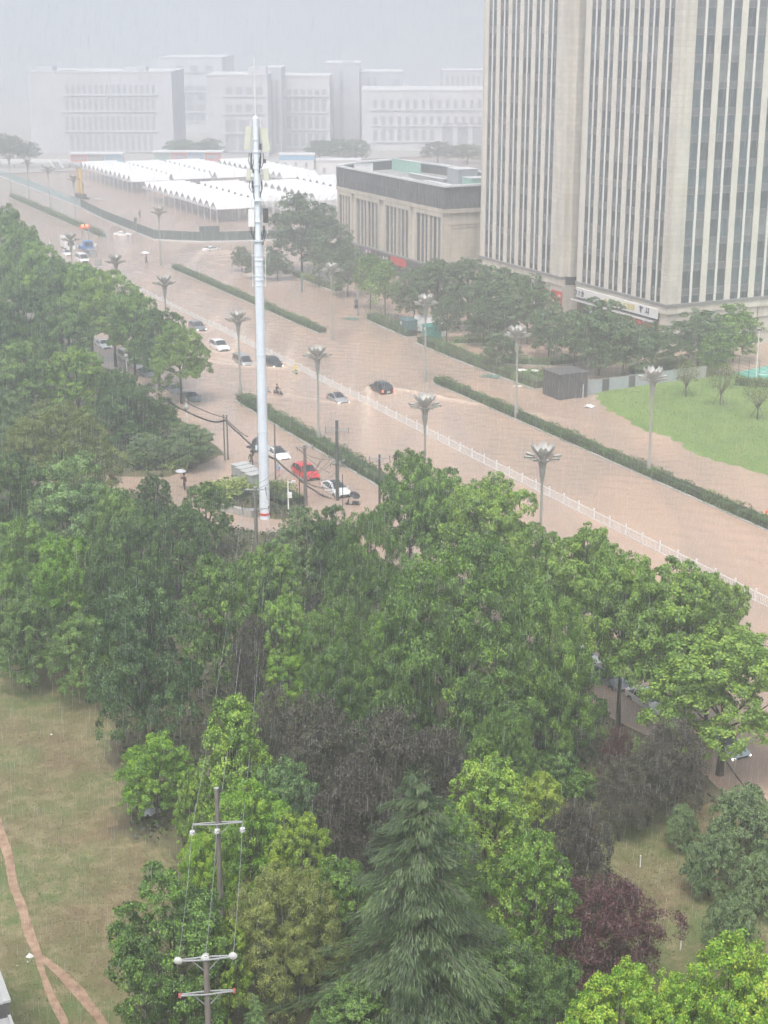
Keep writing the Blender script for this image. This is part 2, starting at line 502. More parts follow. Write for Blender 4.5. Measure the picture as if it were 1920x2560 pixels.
def water_mat():
    m = pm('flood_water', (0.42, 0.275, 0.18), 0.07, spec=0.5)
    nt = m.node_tree
    b = nt.nodes['Principled BSDF']
    b.inputs['IOR'].default_value = 1.33
    tc = nt.nodes.new('ShaderNodeTexCoord')
    n1 = nt.nodes.new('ShaderNodeTexNoise'); n1.inputs['Scale'].default_value = 0.045; n1.inputs['Detail'].default_value = 5
    mp1 = nt.nodes.new('ShaderNodeMapping'); mp1.inputs['Rotation'].default_value = (0, 0, -RA); mp1.inputs['Scale'].default_value = (4.2, 0.75, 1)
    nt.links.new(tc.outputs['Object'], mp1.inputs[0]); nt.links.new(mp1.outputs[0], n1.inputs['Vector'])
    n1.inputs['Distortion'].default_value = 0.8
    ra = nt.nodes.new('ShaderNodeValToRGB')
    ra.color_ramp.elements[0].position = 0.35; ra.color_ramp.elements[0].color = (0.345, 0.262, 0.212, 1)
    ra.color_ramp.elements[1].position = 0.65; ra.color_ramp.elements[1].color = (0.44, 0.31, 0.235, 1)
    nt.links.new(n1.outputs['Fac'], ra.inputs[0])
    at = nt.nodes.new('ShaderNodeAttribute'); at.attribute_name = 'foam'
    nf = nt.nodes.new('ShaderNodeTexNoise'); nf.inputs['Scale'].default_value = 2.2; nf.inputs['Detail'].default_value = 6; nf.inputs['Roughness'].default_value = 0.75
    nt.links.new(tc.outputs['Object'], nf.inputs['Vector'])
    fm = nt.nodes.new('ShaderNodeMath'); fm.operation = 'MULTIPLY_ADD'; fm.inputs[1].default_value = 2.4; fm.inputs[2].default_value = -0.45
    nt.links.new(nf.outputs['Fac'], fm.inputs[0])
    fk = nt.nodes.new('ShaderNodeMath'); fk.operation = 'MULTIPLY'; fk.use_clamp = True
    nt.links.new(at.outputs['Fac'], fk.inputs[0]); nt.links.new(fm.outputs[0], fk.inputs[1])
    mf_ = nt.nodes.new('ShaderNodeMixRGB'); mf_.inputs[2].default_value = (0.68, 0.555, 0.44, 1)
    nt.links.new(fk.outputs[0], mf_.inputs[0]); nt.links.new(ra.outputs['Color'], mf_.inputs[1])
    nt.links.new(mf_.outputs[0], b.inputs['Base Color'])
    # choppy rain-beaten relief, rougher in drifting patches
    mp = nt.nodes.new('ShaderNodeMapping'); mp.inputs['Rotation'].default_value = (0, 0, 0.5); mp.inputs['Scale'].default_value = (1.0, 2.1, 1)
    nt.links.new(tc.outputs['Object'], mp.inputs[0])
    n2 = nt.nodes.new('ShaderNodeTexNoise'); n2.inputs['Scale'].default_value = 1.7; n2.inputs['Detail'].default_value = 4; n2.inputs['Distortion'].default_value = 0.6
    nt.links.new(mp.outputs[0], n2.inputs['Vector'])
    n3 = nt.nodes.new('ShaderNodeTexNoise'); n3.inputs['Scale'].default_value = 5.5; n3.inputs['Detail'].default_value = 3
    nt.links.new(tc.outputs['Object'], n3.inputs['Vector'])
    ad = nt.nodes.new('ShaderNodeMath'); ad.operation = 'MULTIPLY_ADD'; ad.inputs[1].default_value = 0.35
    nt.links.new(n3.outputs['Fac'], ad.inputs[0]); nt.links.new(n2.outputs['Fac'], ad.inputs[2])
    bu = nt.nodes.new('ShaderNodeBump'); bu.inputs['Strength'].default_value = 0.4; bu.inputs['Distance'].default_value = 0.16
    n4 = nt.nodes.new('ShaderNodeTexNoise'); n4.inputs['Scale'].default_value = 0.05; n4.inputs['Detail'].default_value = 4
    mp4 = nt.nodes.new('ShaderNodeMapping'); mp4.inputs['Rotation'].default_value = (0, 0, -0.45); mp4.inputs['Scale'].default_value = (2.4, 0.8, 1)
    nt.links.new(tc.outputs['Object'], mp4.inputs[0]); nt.links.new(mp4.outputs[0], n4.inputs['Vector'])
    r4 = nt.nodes.new('ShaderNodeMapRange'); r4.inputs['From Min'].default_value = 0.35; r4.inputs['From Max'].default_value = 0.65; r4.inputs['To Min'].default_value = 0.12; r4.inputs['To Max'].default_value = 0.95
    nt.links.new(n4.outputs['Fac'], r4.inputs['Value']); nt.links.new(r4.outputs[0], bu.inputs['Strength'])
    nt.links.new(ad.outputs[0], bu.inputs['Height'])
    nt.links.new(bu.outputs['Normal'], b.inputs['Normal'])
water_mat()

# ------------------------------------------------------------------ ground, flood, lawns
ROAD_Z = -0.45
mb = MB()
mb.add([(-2300, -200, -0.62), (2300, -200, -0.62), (2300, 3700, -0.62), (-2300, 3700, -0.62)], [(0, 1, 2, 3)])
struct(mb.build('ground', 'asphalt'))

mb = MB()      # far campus ground behind the tents, above the flood
mb.add([P(556, -400, 0.12), P(556, 600, 0.12), P(2200, 1400, 0.12), P(2200, -1200, 0.12)], [(0, 1, 2, 3)])
struct(mb.build('far_ground', 'concrete'))

WAKES = [  # s, t, heading (+1 away from the camera), strength
    (196.4, 93.6, 1, 1.5), (193.5, 85.6, -1, 0.5), (233.3, 83.0, -1, 0.9), (251, 85.5, -1, 0.7),
    (221.5, 82.6, -1, 0.9), (218.3, 86.2, -1, 0.8), (343, 119.8, 1, 1.2), (200.8, 79.3, -1, 0.35)]

def axis(parts):
    out = []
    for a, b, d in parts:
        out.append(np.arange(a, b, d))
    return np.concatenate(out + [np.array([parts[-1][1]])])

def grid_mesh(name, sv, tv, hfun, mat):
    S, T = np.meshgrid(sv, tv, indexing='ij')
    Z = hfun(S, T)
    X = S * US.x + T * UT.x
    Y = S * US.y + T * UT.y
    V = np.stack([X, Y, Z], axis=-1).reshape(-1, 3)
    n, m = len(sv), len(tv)
    I = np.arange(n * m).reshape(n, m)
    Q = np.stack([I[:-1, :-1], I[:-1, 1:], I[1:, 1:], I[1:, :-1]], axis=-1).reshape(-1, 4)
    return raw_mesh(name, V, Q[:, ::-1], mat, True)

FOAM = [None]
def wave_h(S, T):
    Z = np.zeros_like(S)
    FO = np.zeros_like(S)
    r = np.random.default_rng(3)
    for k in range(26):
        lam = r.uniform(0.9, 3.2); ang = r.normal(0.9, 0.7); ph = r.uniform(0, 6.28)
        k2 = 2 * PI / lam
        env = 0.6 + 0.4 * np.sin(S * r.uniform(0.02, 0.09) + T * r.uniform(0.02, 0.1) + r.uniform(0, 6))
        Z += 0.0058 * lam ** 0.7 * env * np.sin(k2 * (S * math.cos(ang) + T * math.sin(ang)) + ph + 0.5 * np.sin(S * 0.23 + T * 0.31 + ph))
    for s0, t0, d, st in WAKES:
        a = -(S - s0) * d + 2.0          # distance behind the bow
        bl = np.abs(T - t0)
        wob = 0.25 * np.sin(a * 1.7 + t0) + 0.1 * np.sin(a * 4.1)
        arm = np.where(a > 0, np.exp(-((bl - (0.95 + 0.48 * a + wob)) / (0.34 + 0.025 * np.maximum(a, 0))) ** 2) * np.exp(-np.maximum(a, 0) / 13), 0)
        inn = np.where((a > 3.5) & (bl < 0.95 + 0.48 * a), np.exp(-np.maximum(a - 4, 0) / 9) * np.sin(a * 4.2 + bl * 1.2), 0)
        rough = np.where((a > 4.0) & (bl < 1.6 + 0.1 * a), np.exp(-np.maximum(a - 4, 0) / 6), 0) * np.sin(S * 7.1 + 3 * np.sin(T * 3.7)) * np.sin(T * 6.3 + 2 * np.sin(S * 2.9))
        bow = np.exp(-((a + 0.2) / 0.4) ** 2) * np.exp(-(bl / 1.1) ** 4)
        Z += st * (0.34 * arm + 0.1 * inn + 0.16 * rough + 0.26 * bow)
        FO += min(1.2, st) * (1.7 * arm + 1.2 * bow + 0.9 * np.abs(rough) + 0.12 * np.where((a > 3.5) & (bl < 0.95 + 0.3 * a), np.exp(-np.maximum(a - 4, 0) / 9), 0))
    edge = np.clip((S - 95) / 8, 0, 1) * np.clip((350 - S) / 10, 0, 1) * np.clip((T - 44) / 4, 0, 1) * np.clip((150 - T) / 5, 0, 1)
    FOAM[0] = np.clip(FO * edge, 0, 1)
    return Z * edge
wsv = axis([(20, 95, 4), (95, 265, 0.5), (265, 352, 0.9), (352, 562, 5)])
wtv = axis([(-60, 44, 6), (44, 72, 0.8), (72, 104, 0.5), (104, 150, 0.9), (150, 520, 10)])
water = struct(link('flood_water', grid_mesh('flood_water', wsv, wtv, wave_h, 'flood_water')))

fa = water.data.attributes.new('foam', 'FLOAT', 'POINT')
fa.data.foreach_set('value', FOAM[0].astype(np.float32).ravel())

def seg_dist(S, T, pts):
    D = np.full(S.shape, 1e9)
    for (a, b), (c, d) in zip(pts[:-1], pts[1:]):
        L2 = (c - a) ** 2 + (d - b) ** 2
        k = np.clip(((S - a) * (c - a) + (T - b) * (d - b)) / L2, 0, 1)
        D = np.minimum(D, np.hypot(S - a - k * (c - a), T - b - k * (d - b)))
    return D
LANE = [(173, 66), (166.5, 58.5), (163, 52.5), (166, 46), (172, 38)]
LANE2 = [(163, 52.5), (155, 50.5), (148.5, 53.0), (143.8, 56.0), (144.0, 62), (148, 66)]

def wob(S, T):
    return 0.6 * np.sin(S * 0.31 + 1.1) + 0.45 * np.sin(T * 0.5 + S * 0.17) + 0.25 * np.sin(S * 0.9 + T * 0.7)

def park_h(S, T):
    h = 0.5 + 0.12 * np.sin(S * 0.11 + 0.4) * np.sin(T * 0.13) + 0.05 * np.sin(S * 0.7 + T * 0.4)
    e = np.clip((T - 61.2 - 0.5 * wob(S, T)) / 2.2, 0, 1)
    h = h * (1 - e) - 0.58 * e
    for pts, w in ((LANE, 3.0), (LANE2, 1.8)):
        d = seg_dist(S, T, pts)
        e = 1 - np.clip((d - w - 0.35 * wob(S, T)) / 1.0, 0, 1)
        h = h * (1 - e) - 0.5 * e
    return h
park = struct(link('park_ground', grid_mesh('park_ground', axis([(20, 60, 4), (60, 190, 0.9), (190, 420, 3)]), axis([(-140, -10, 5), (-10, 66, 0.9)]), park_h, 'soil')))

def lawn_edge(S):
    return np.interp(S, [100, 137, 145, 159, 172, 183], [112.5, 113.5, 111.5, 112.2, 113.8, 118.0])
def right_h(S, T):
    e = np.clip((T - lawn_edge(S) - 0.6 * wob(S * 1.7, T) - 0.35 * np.sin(S * 2.1 + 1.3 * np.sin(T * 1.9))) / 4.2, 0, 1)
    e2 = np.clip((185.5 - S) / 2.5, 0, 1)
    return -0.4 + (0.75 + 0.06 * np.sin(S * 0.2) * np.sin(T * 0.27)) * e * e2
lawn = struct(link('lawn', grid_mesh('lawn', axis([(90, 188, 0.9)]), axis([(108, 150, 0.9), (150, 230, 5)]), right_h, 'lawn_green')))

# dry meadow sheet at lower left and the clearing at lower right, 2 cm above the soil
def meadow_h(S, T):
    return park_h(S, T) + 0.03
def patch(name, poly, mat, step=0.9):
    """a sheet inside a polygon of photograph pixels, draped on the park ground"""
    pts = [ST(G(x, y, 0.5)) for x, y in poly]
    s0, s1 = min(p[0] for p in pts), max(p[0] for p in pts)
    t0, t1 = min(p[1] for p in pts), max(p[1] for p in pts)
    sv, tv = np.arange(s0, s1 + step, step), np.arange(t0, t1 + step, step)
    S, T = np.meshgrid(sv, tv, indexing='ij')
    ins = np.zeros(S.shape, bool)
    SW, TW = S + 0.5 * wob(T * 2, S * 2), T + 0.5 * wob(S * 2.3, T * 2)
    n = len(pts)
    for i in range(n):
        (a, b), (c, d) = pts[i], pts[(i + 1) % n]
        cond = ((b > TW) != (d > TW)) & (SW < (c - a) * (TW - b) / (d - b + 1e-12) + a)
        ins ^= cond
    me = grid_mesh(name, sv, tv, meadow_h, mat)
    import bmesh
    bm = bmesh.new(); bm.from_mesh(me)
    flat = ins.ravel()
    bm.verts.ensure_lookup_table()
    bmesh.ops.delete(bm, geom=[v for i, v in enumerate(bm.verts) if not flat[i]], context='VERTS')
    bm.to_mesh(me); bm.free()
    return me, (S[ins], T[ins])
MEADOW = [(-700, 1560), (260, 1600), (330, 2100), (480, 2120), (420, 2300), (330, 2620), (-300, 2750), (-900, 2000)]
CLEAR = [(1480, 1980), (1700, 1980), (1860, 2040), (2300, 2050), (2300, 2500), (1650, 2560), (1440, 2330)]
me, mead_pts = patch('dry_meadow', MEADOW, 'lawn_dry')
struct(link('dry_meadow', me))
me, clear_pts = patch('grass_clearing', CLEAR, 'lawn_dry')
struct(link('grass_clearing', me))

PATHS = [[(-60, 1880), (-14, 2020), (14, 2120), (40, 2230), (68, 2320), (98, 2395), (150, 2440), (205, 2495), (245, 2545), (300, 2620)],
         [(86, 2360), (100, 2420), (122, 2480), (150, 2540), (175, 2600)]]
PATHS_ST = [[ST(G(x, y, 0.5)) for x, y in p] for p in PATHS]
def path_free(s, t):
    d = np.minimum(seg_dist(s, t, PATHS_ST[0]) - 0.22, seg_dist(s, t, PATHS_ST[1]) - 0.14)
    return d > 0.1 * np.sin(s * 5.1 + t * 3.3) + 0.12 * np.sin(s * 11.0) * np.sin(t * 13.0)
def grass_layer(name, pts, n, mat, label, hgt=0.16, h0=0.03, seed=1, hf=park_h):
    r = np.random.default_rng(seed)
    S, T = pts
    i = r.integers(0, len(S), n)
    s = S[i] + r.uniform(-0.5, 0.5, n); t = T[i] + r.uniform(-0.5, 0.5, n)
    dens = np.sin(s * 1.3 + 2 * np.sin(t * 0.7)) * np.sin(t * 1.1 + np.sin(s * 0.9)) + r.normal(0, 0.6, n)
    k = (dens > -0.5) & path_free(s, t)
    s, t = s[k], t[k]; n = len(s)
    z = hf(s, t) + h0 + hgt * 0.3
    pos = np.stack([s * US.x + t * UT.x, s * US.y + t * UT.y, z], 1)
    tan = np.stack([r.normal(0, 0.8, n), r.normal(0, 0.8, n), np.abs(r.normal(0.7, 0.3, n))], 1)
    nr = r.normal(0, 1, (n, 3))
    v, q = leaves(pos, nr, tan, r.uniform(0.6, 1.6, n) * hgt, r.uniform(0.3, 0.6, n) * hgt)
    o = link(name, raw_mesh(name, v, q, mat))
    return tag(o, label, 'grass', kind='stuff')
grass_layer('dry_grass', mead_pts, 62000, 'grass_dry', 'straw-coloured wet grass of the meadow at lower left', 0.085, seed=4)
grass_layer('green_grass', mead_pts, 16000, 'grass_green', 'green grass tufts scattered through the meadow at lower left', 0.09, seed=5)
grass_layer('clearing_grass', clear_pts, 26000, 'grass_green', 'thin green grass of the clearing at lower right', 0.09, seed=6)
grass_layer('clearing_straw', clear_pts, 16000, 'grass_dry', 'straw-coloured grass of the clearing at lower right', 0.09, seed=8)
lp = np.meshgrid(np.arange(100, 184, 1.0), np.arange(113, 160, 1.0), indexing='ij')
lk = right_h(*lp) > 0.08
grass_layer('lawn_grass', (lp[0][lk], lp[1][lk]), 36000, 'grass_green', 'bright green grass of the lawn by the tower', 0.15, seed=9, hf=right_h)

# worn mud track through the meadow
def strip(name, pix, w, mat, z=0.035, seed=0):
    r = random.Random(seed)
    pts = [G(x, y, 0.5) for x, y in pix]
    fine = []
    for a, b in zip(pts[:-1], pts[1:]):
        n = max(2, int((b - a).length / 0.35))
        fine += [a.lerp(b, i / n) for i in range(n)]
    fine.append(pts[-1])
    m_ = MB(); vs_, fs_ = [], []
    NC = 4
    for i, p in enumerate(fine):
        d = (fine[min(i + 2, len(fine) - 1)] - fine[max(i - 2, 0)]).normalized()
        nn = Vector((-d.y, d.x, 0))
        wl = w * (0.5 + 0.1 * math.sin(i * 0.37 + seed) + r.uniform(-0.06, 0.06)); wr = w * (0.5 + 0.1 * math.sin(i * 0.29 + 2) + r.uniform(-0.06, 0.06))
        for k in range(NC + 1):
            q = p + nn * (-wl + (wl + wr) * k / NC)
            s, t = ST(q)
            q.z = float(park_h(np.array(s), np.array(t))) + z
            vs_.append(q)
    for i in range(len(fine) - 1):
        for k in range(NC):
            a = i * (NC + 1) + k
            fs_.append((a, a + 1, a + NC + 2, a + NC + 1))
    m_.add(vs_, fs_)
    return struct(m_.build(name, mat, smooth=60))
strip('mud_path', PATHS[0], 0.55, 'mud', 0.06, 1)
strip('mud_path', PATHS[1], 0.4, 'mud', 0.075, 2)
# ------------------------------------------------------------------ office tower (local x = across road, y = along road)
FLOORS = [9.6 + 3.93 * i for i in range(18)]
TOP = 79.0
tower = thing('office_tower', 'tall beige stone office tower with dark window strips, its top out of frame', 'tower', P(200, 145), RA)
core = MB()
core.span(0.75, 40, 0.75, 26.2, -0.5, TOP)
core.span(0.75, 40, 31.2, 60, -0.5, TOP)
core.span(4.2, 38, 26.2, 31.2, -0.5, TOP - 4)
core.build('core', 'recess', tower)
def stone(x0, x1, y0, y1, z0, z1, name='stone_panel', mat='tower_stone'):
    return MB().span(x0, x1, y0, y1, z0, z1).build(name, mat, tower)
# corner piers and blank stone
stone(-0.05, 2.6, -0.05, 1.9, 7.9, TOP, 'corner_pier')
stone(0.0, 3.0, 31.0, 35.2, 7.9, TOP, 'stone_pier')
stone(1.1, 3.4, 30.2, 31.0, 7.9, TOP, 'stone_pier')
stone(0.0, 1.6, 25.9, 26.4, 7.9, TOP, 'stone_pier')
stone(0.0, 1.2, 59.9, 60.5, 7.9, TOP, 'stone_pier')
# base storeys
stone(0.25, 40, 0.25, 0.75, -0.5, 6.3, 'base_wall')
stone(0.25, 1.0, 0.75, 2.2, -0.5, 6.3, 'base_wall')
stone(-0.1, 40.2, -0.1, 0.7, 6.3, 7.45, 'base_cornice')
stone(-0.1, 0.7, 0.7, 26.4, 6.3, 7.45, 'base_cornice')
stone(-0.1, 0.7, 31.0, 60.5, 6.3, 7.45, 'base_cornice')
stone(-0.25, 40.3, -0.25, 0.6, 7.45, 7.9, 'ledge_course', 'ledge')
stone(-0.25, 0.6, 0.6, 26.5, 7.45, 7.9, 'ledge_course', 'ledge')
stone(-0.25, 0.6, 30.9, 60.6, 7.45, 7.9, 'ledge_course', 'ledge')
stone(0.1, 3.2, 30.9, 35.3, -0.5, 6.3, 'base_wall')
stone(0.05, 0.3, 0.9, 40, 3.25, 3.4, 'string_course', 'ledge') if False else None
for z in (2.0, 4.4):
    MB().span(0.1, 40, 0.12, 0.3, z, z + 0.14).build('string_course', 'ledge', tower)
for x in (8.4, 13.2, 18.0, 22.8):
    MB().span(x, x + 0.12, 0.14, 0.28, -0.4, 6.2).build('wall_joint', 'spandrel', tower)

PANE = {}
def pane_mesh(w, h, k):
    key = (round(w, 2), round(h, 2), k)
    if key not in PANE:
        m_ = MB().box((0, 0, 0), (w, 0.06, h)); 
        PANE[key] = m_.mesh('window_pane', ['glass_dark', 'glass_blue', 'glass_curtain'][k])
    return PANE[key]
rest = MB()
npane = 0
def run(axis_, o0, widths, floors, single):
    """bays along one face; axis_ 'y' = road face (x=0), 'x' = right-hand face (y=0); widths = (pier, win, mull, win)"""
    global npane
    def put(a0, a1, d0, d1, z0, z1, name, mat):
        m_ = MB()
        if axis_ == 'y': m_.span(d0, d1, a0, a1, z0, z1)
        else: m_.span(a0, a1, d0, d1, z0, z1)
        return m_.build(name, mat, tower)
    a = o0
    lo = a
    wins = []
    for bay in widths:
        for kind, w in bay:
            if kind == 'p': put(a, a + w, -0.02, 0.7, 7.9, TOP, 'pier', 'tower_pier')
            elif kind == 'm': put(a, a + w, 0.0, 0.7, 7.9, TOP, 'mullion', 'mullion')
            else: wins.append((a, w))
            a += w
    for z in floors:
        m_ = MB()
        for d0, z0, z1, k in ((0.1, z - 0.5, z + 0.42, 0), (0.05, z + 0.42, z + 0.54, 1), (0.05, z - 0.62, z - 0.5, 1)):
            if axis_ == 'y': m_.span(d0, 0.74, lo, a, z0, z1, k)
            else: m_.span(lo, a, d0, 0.74, z0, z1, k)
        m_.build('spandrel', ['spandrel', 'ledge'], tower)
        for (w0, w) in wins:
            zc, h = z + 0.54 + (3.93 - 1.16) / 2, 3.93 - 1.16
            k = rnd.choices((0, 1, 2), (5, 3, 2))[0] if axis_ == 'y' else rnd.choices((0, 1, 2), (3, 5, 2))[0]
            c = w0 + w / 2
            if single and z < 55:
                p = link('window_pane', pane_mesh(w - 0.06, h, k), tower, (0.15, c, zc) if axis_ == 'y' else (c, 0.15, zc), PI / 2 if axis_ == 'y' else 0)
                npane += 1
            else:
                if axis_ == 'y': rest.box((0.15, c, zc), (0.06, w - 0.06, h), m=k)
                else: rest.box((c, 0.15, zc), (w - 0.06, 0.06, h), m=k)
BY = [('w', 1.25), ('m', 0.31), ('w', 1.25), ('p', 1.2)]
run('y', 1.9, [BY] * 6, FLOORS, True)
run('y', 35.2, [[('w', 1.3), ('m', 0.32), ('w', 1.3), ('p', 1.2)]] * 6, FLOORS, False)
BX = [('w', 1.6), ('m', 0.42), ('w', 1.6), ('p', 1.13)]
run('x', 2.6, [BX] * 5, FLOORS, True)
run('x', 2.6 + 4.75 * 5, [BX] * 2 + [[('w', 1.5), ('m', 0.5), ('w', 1.5)]], FLOORS, False)
stone(2.6 + 4.75 * 7 + 3.5, 40, -0.05, 0.75, 7.9, TOP, 'corner_pier')
for z in FLOORS:
    for k in range(3):
        rest.box((4.15, 27.1 + k * 1.6, z + 2.0), (0.08, 1.35, 2.9), m=k % 2)
for i, z in enumerate([8.2] + FLOORS[:0]): pass
o = rest.build('window_glass', ['glass_dark', 'glass_blue', 'glass_curtain'], tower); o['kind'] = 'stuff'
for z in FLOORS:
    MB().span(4.05, 4.25, 26.4, 31.0, z - 0.5, z + 0.4).build('spandrel', 'spandrel', tower)

# windows of the lowest strip (between ledge and the first spandrel)
low = MB()
for k in range(6):
    for d in (0.625, 2.185): low.box((0.15, 1.9 + 4.01 * k + d, 8.45), (0.06, 1.19, 1.1))
    for d in (0.65, 2.27): low.box((0.15, 35.2 + 4.12 * k + d, 8.45), (0.06, 1.24, 1.1))
for k in range(7):
    for d in (0.8, 2.82): low.box((2.6 + 4.75 * k + d, 0.15, 8.45), (1.54, 0.06, 1.1))
o = low.build('low_window_glass', 'glass_dark', tower); o['kind'] = 'stuff'

# shop front under the ledge: sign board, canopy, lanterns, glazed bays (road face, local y 2..26)
def glyph(m_, o, ax, size, r, k):
    """a blocky brush-stroke character; strokes run along local y and z on the road face"""
    for _ in range(r.randint(4, 6)):
        if r.random() < 0.55:
            z = r.uniform(-0.42, 0.42) * size; y = r.uniform(-0.15, 0.15) * size; L = r.uniform(0.4, 0.85) * size
            m_.box((o[0], o[1] + y, o[2] + z), (0.05, L, size * 0.12), m=k)
        else:
            y = r.uniform(-0.38, 0.38) * size; z = r.uniform(-0.15, 0.15) * size; L = r.uniform(0.4, 0.85) * size
            m_.box((o[0] - 0.004, o[1] + y, o[2] + z), (0.05, size * 0.12, L), m=k)
shop = thing('restaurant', 'restaurant shop front with white sign board and red lanterns at the tower foot', 'shop front', P(200, 145), RA)
MB().span(-0.42, -0.14, 2.0, 25.6, 5.3, 6.9).build('sign_board', 'sign_white', shop)
MB().span(-1.25, -0.44, 1.7, 26.0, 4.85, 5.1).build('canopy', 'sign_dark', shop)
MB().span(-1.32, -1.26, 1.7, 26.0, 4.8, 5.12).build('canopy_edge', 'coping', shop)
MB().span(0.45, 0.6, 2.2, 26.0, -0.4, 4.8).build('shop_window', 'shop_glass', shop)
for k in range(7):
    MB().span(0.2, 0.5, 2.3 + 3.9 * k, 2.75 + 3.9 * k, -0.4, 4.8).build('column', ['shop_wood', 'white_paint'][k % 2], shop)
rg = random.Random(3)
for name, y, n, mat, sz in (('black_lettering', 4.6, 2, 'sign_ink', 1.5), ('yellow_lettering', 8.6, 4, 'sign_yellow', 1.1), ('yellow_lettering', 14.0, 3, 'sign_yellow', 1.1), ('black_lettering', 23.6, 3, 'sign_ink', 1.0)):
    m_ = MB()
    for i in range(n): glyph(m_, (-0.46, y + i * sz * 1.1, 6.1), 'y', sz, rg, 0)
    m_.build(name, mat, shop)
for i in range(15):
    m_ = MB(); m_.lathe([(0.08, -0.42), (0.26, -0.3), (0.33, 0), (0.26, 0.3), (0.08, 0.42)], 8, 0, (-1.0, 2.4 + i * 0.95 + 0.3 * (i % 3 == 0), 4.25))
    m_.build('lantern', 'lantern', shop, smooth=60)
ban = thing('shop_banner', 'red vertical shop banner with white lettering on the grey pier by the tower recess', 'banner', P(232, 144.6), RA)
MB().span(-0.2, 0.0, -1.9, 1.5, 2.6, 5.4).build('board', 'red_paint', ban)
m_ = MB(); [glyph(m_, (-0.24, -1.2 + 1.6 * (i % 2), 4.6 - 1.2 * (i // 2)), 'y', 1.0, rg, 0) for i in range(4)]
m_.build('lettering', 'sign_white', ban)
sh2 = thing('glazed_shop', 'dark glazed shop front with red fascia at the foot of the far tower wing', 'shop front', P(235.6, 145), RA)
MB().span(0.4, 0.6, 0, 24.5, -0.4, 6.2).build('shop_window', 'shop_glass', sh2)
MB().span(-0.3, 0.1, 0.2, 5.5, 3.9, 5.2).build('fascia', 'red_paint', sh2)
for k in range(6): MB().span(0.05, 0.5, k * 4.8, k * 4.8 + 0.9, -0.4, 6.2).build('column', 'tower_stone', sh2)
m_ = MB()
m_.span(6.2, 11, -0.9, -0.05, 4.7, 5.0)
dn = thing('side_entrance', 'dark recessed entrance with stone canopy on the right face of the tower', 'entrance', P(200, 145), RA)
m_.build('canopy', 'tower_stone', dn)
MB().span(6.6, 10.6, 0.05, 0.2, -0.3, 4.7).build('door', 'shop_glass', dn)

# ------------------------------------------------------------------ low commercial block with slate band
pod = thing('commercial_block', 'low beige stone block with dark slate parapet band and roof terrace', 'building', P(270, 142), RA)
FOOT = [(0, 0), (21.5, 0), (21.5, 41), (19, 60), (9.5, 57), (0, 50)]
MB().prism([(0.5, 0.5), (21, 0.5), (21, 41), (18.5, 59.4), (9.6, 56.4), (0.5, 49.6)], -0.5, 15.0).build('core', 'podium_stone', pod)
def pb(x0, x1, y0, y1, z0, z1, name, mat):
    return MB().span(x0, x1, y0, y1, z0, z1).build(name, mat, pod)
def ringwall(name, off, th, z0, z1, mat):
    m_ = MB(); n = len(FOOT)
    cx, cy = 10.5, 28
    def sc(p, d):
        v = Vector((p[0] - cx, p[1] - cy)); L = v.length
        return (p[0] + v.x / L * d, p[1] + v.y / L * d)
    A = [sc(p, off) for p in FOOT]; B = [sc(p, off - th) for p in FOOT]
    for i in range(n):
        j = (i + 1) % n
        m_.prism([A[i], A[j], B[j], B[i]], z0, z1)
    return m_.build(name, mat, pod)
ringwall('slate_band', 0.35, 0.8, 15.7, 19.9, 'slate')
ringwall('cornice', 0.5, 1.0, 14.9, 15.7, 'podium_stone')
ringwall('coping', 0.9, 1.5, 19.9, 20.25, 'coping')
MB().prism([(0.3, 0.3), (21.2, 0.3), (21.2, 41), (18.7, 59.6), (9.6, 56.6), (0.3, 49.8)], 17.9, 18.0).build('roof_deck', 'roof_felt', pod)
for y in np.arange(0.3, 50, 1.02):          # standing seams of the slate band, road face
    pb(-0.36, -0.22, y, y + 0.07, 15.75, 19.85, 'slate_seam', 'slate_seam')
for x in np.arange(0.4, 21, 1.02):
    pb(x, x + 0.07, -0.47, -0.3, 15.75, 19.85, 'slate_seam', 'slate_seam')
pb(-0.4, -0.28, 0, 50, 17.7, 17.82, 'slate_joint', 'slate_seam')
bays = [(0.0, 12.1), (14.1, 26.3), (28.5, 40.8), (42.6, 50.0)]
for b0, b1 in bays:
    pb(-0.12, 0.55, b0, b1, 14.0, 14.85, 'lintel', 'podium_stone')
    pb(-0.12, 0.55, b0, b0 + 0.75, 4.4, 14.0, 'pier', 'podium_stone')
    pb(-0.12, 0.55, b1 - 0.75, b1, 4.4, 14.0, 'pier', 'podium_stone')
    n = 6 if b1 - b0 > 9 else 4
    wd = (b1 - b0 - 1.5) / n
    for k in range(n):
        y = b0 + 0.75 + k * wd
        link('window_pane', pane_mesh(wd, 9.6, rnd.choice((0, 1, 2))), pod, (0.2, y + wd / 2, 9.2), PI / 2)
        if k:
            big = (k == n // 2)
            w = 0.75 if big else 0.42
            pb(-0.05 if big else 0.02, 0.45, y - w / 2, y + w / 2, 4.4, 14.0, 'pier' if big else 'mullion', 'podium_stone')
pb(0.42, 0.5, 12.1, 14.1, 4.4, 14.8, 'recess_wall', 'tower_pier'); pb(0.42, 0.5, 26.3, 28.5, 4.4, 14.8, 'recess_wall', 'tower_pier'); pb(0.42, 0.5, 40.8, 42.6, 4.4, 14.8, 'recess_wall', 'tower_pier')
pb(-0.35, 0.5, 0, 50.2, 4.0, 4.4, 'ledge', 'ledge')
pb(-0.2, 0.5, 0, 50.0, 2.2, 4.0, 'sign_band', 'sign_dark')
pb(0.1, 0.5, 0, 50.0, -0.5, 2.2, 'shop_window', 'shop_glass')
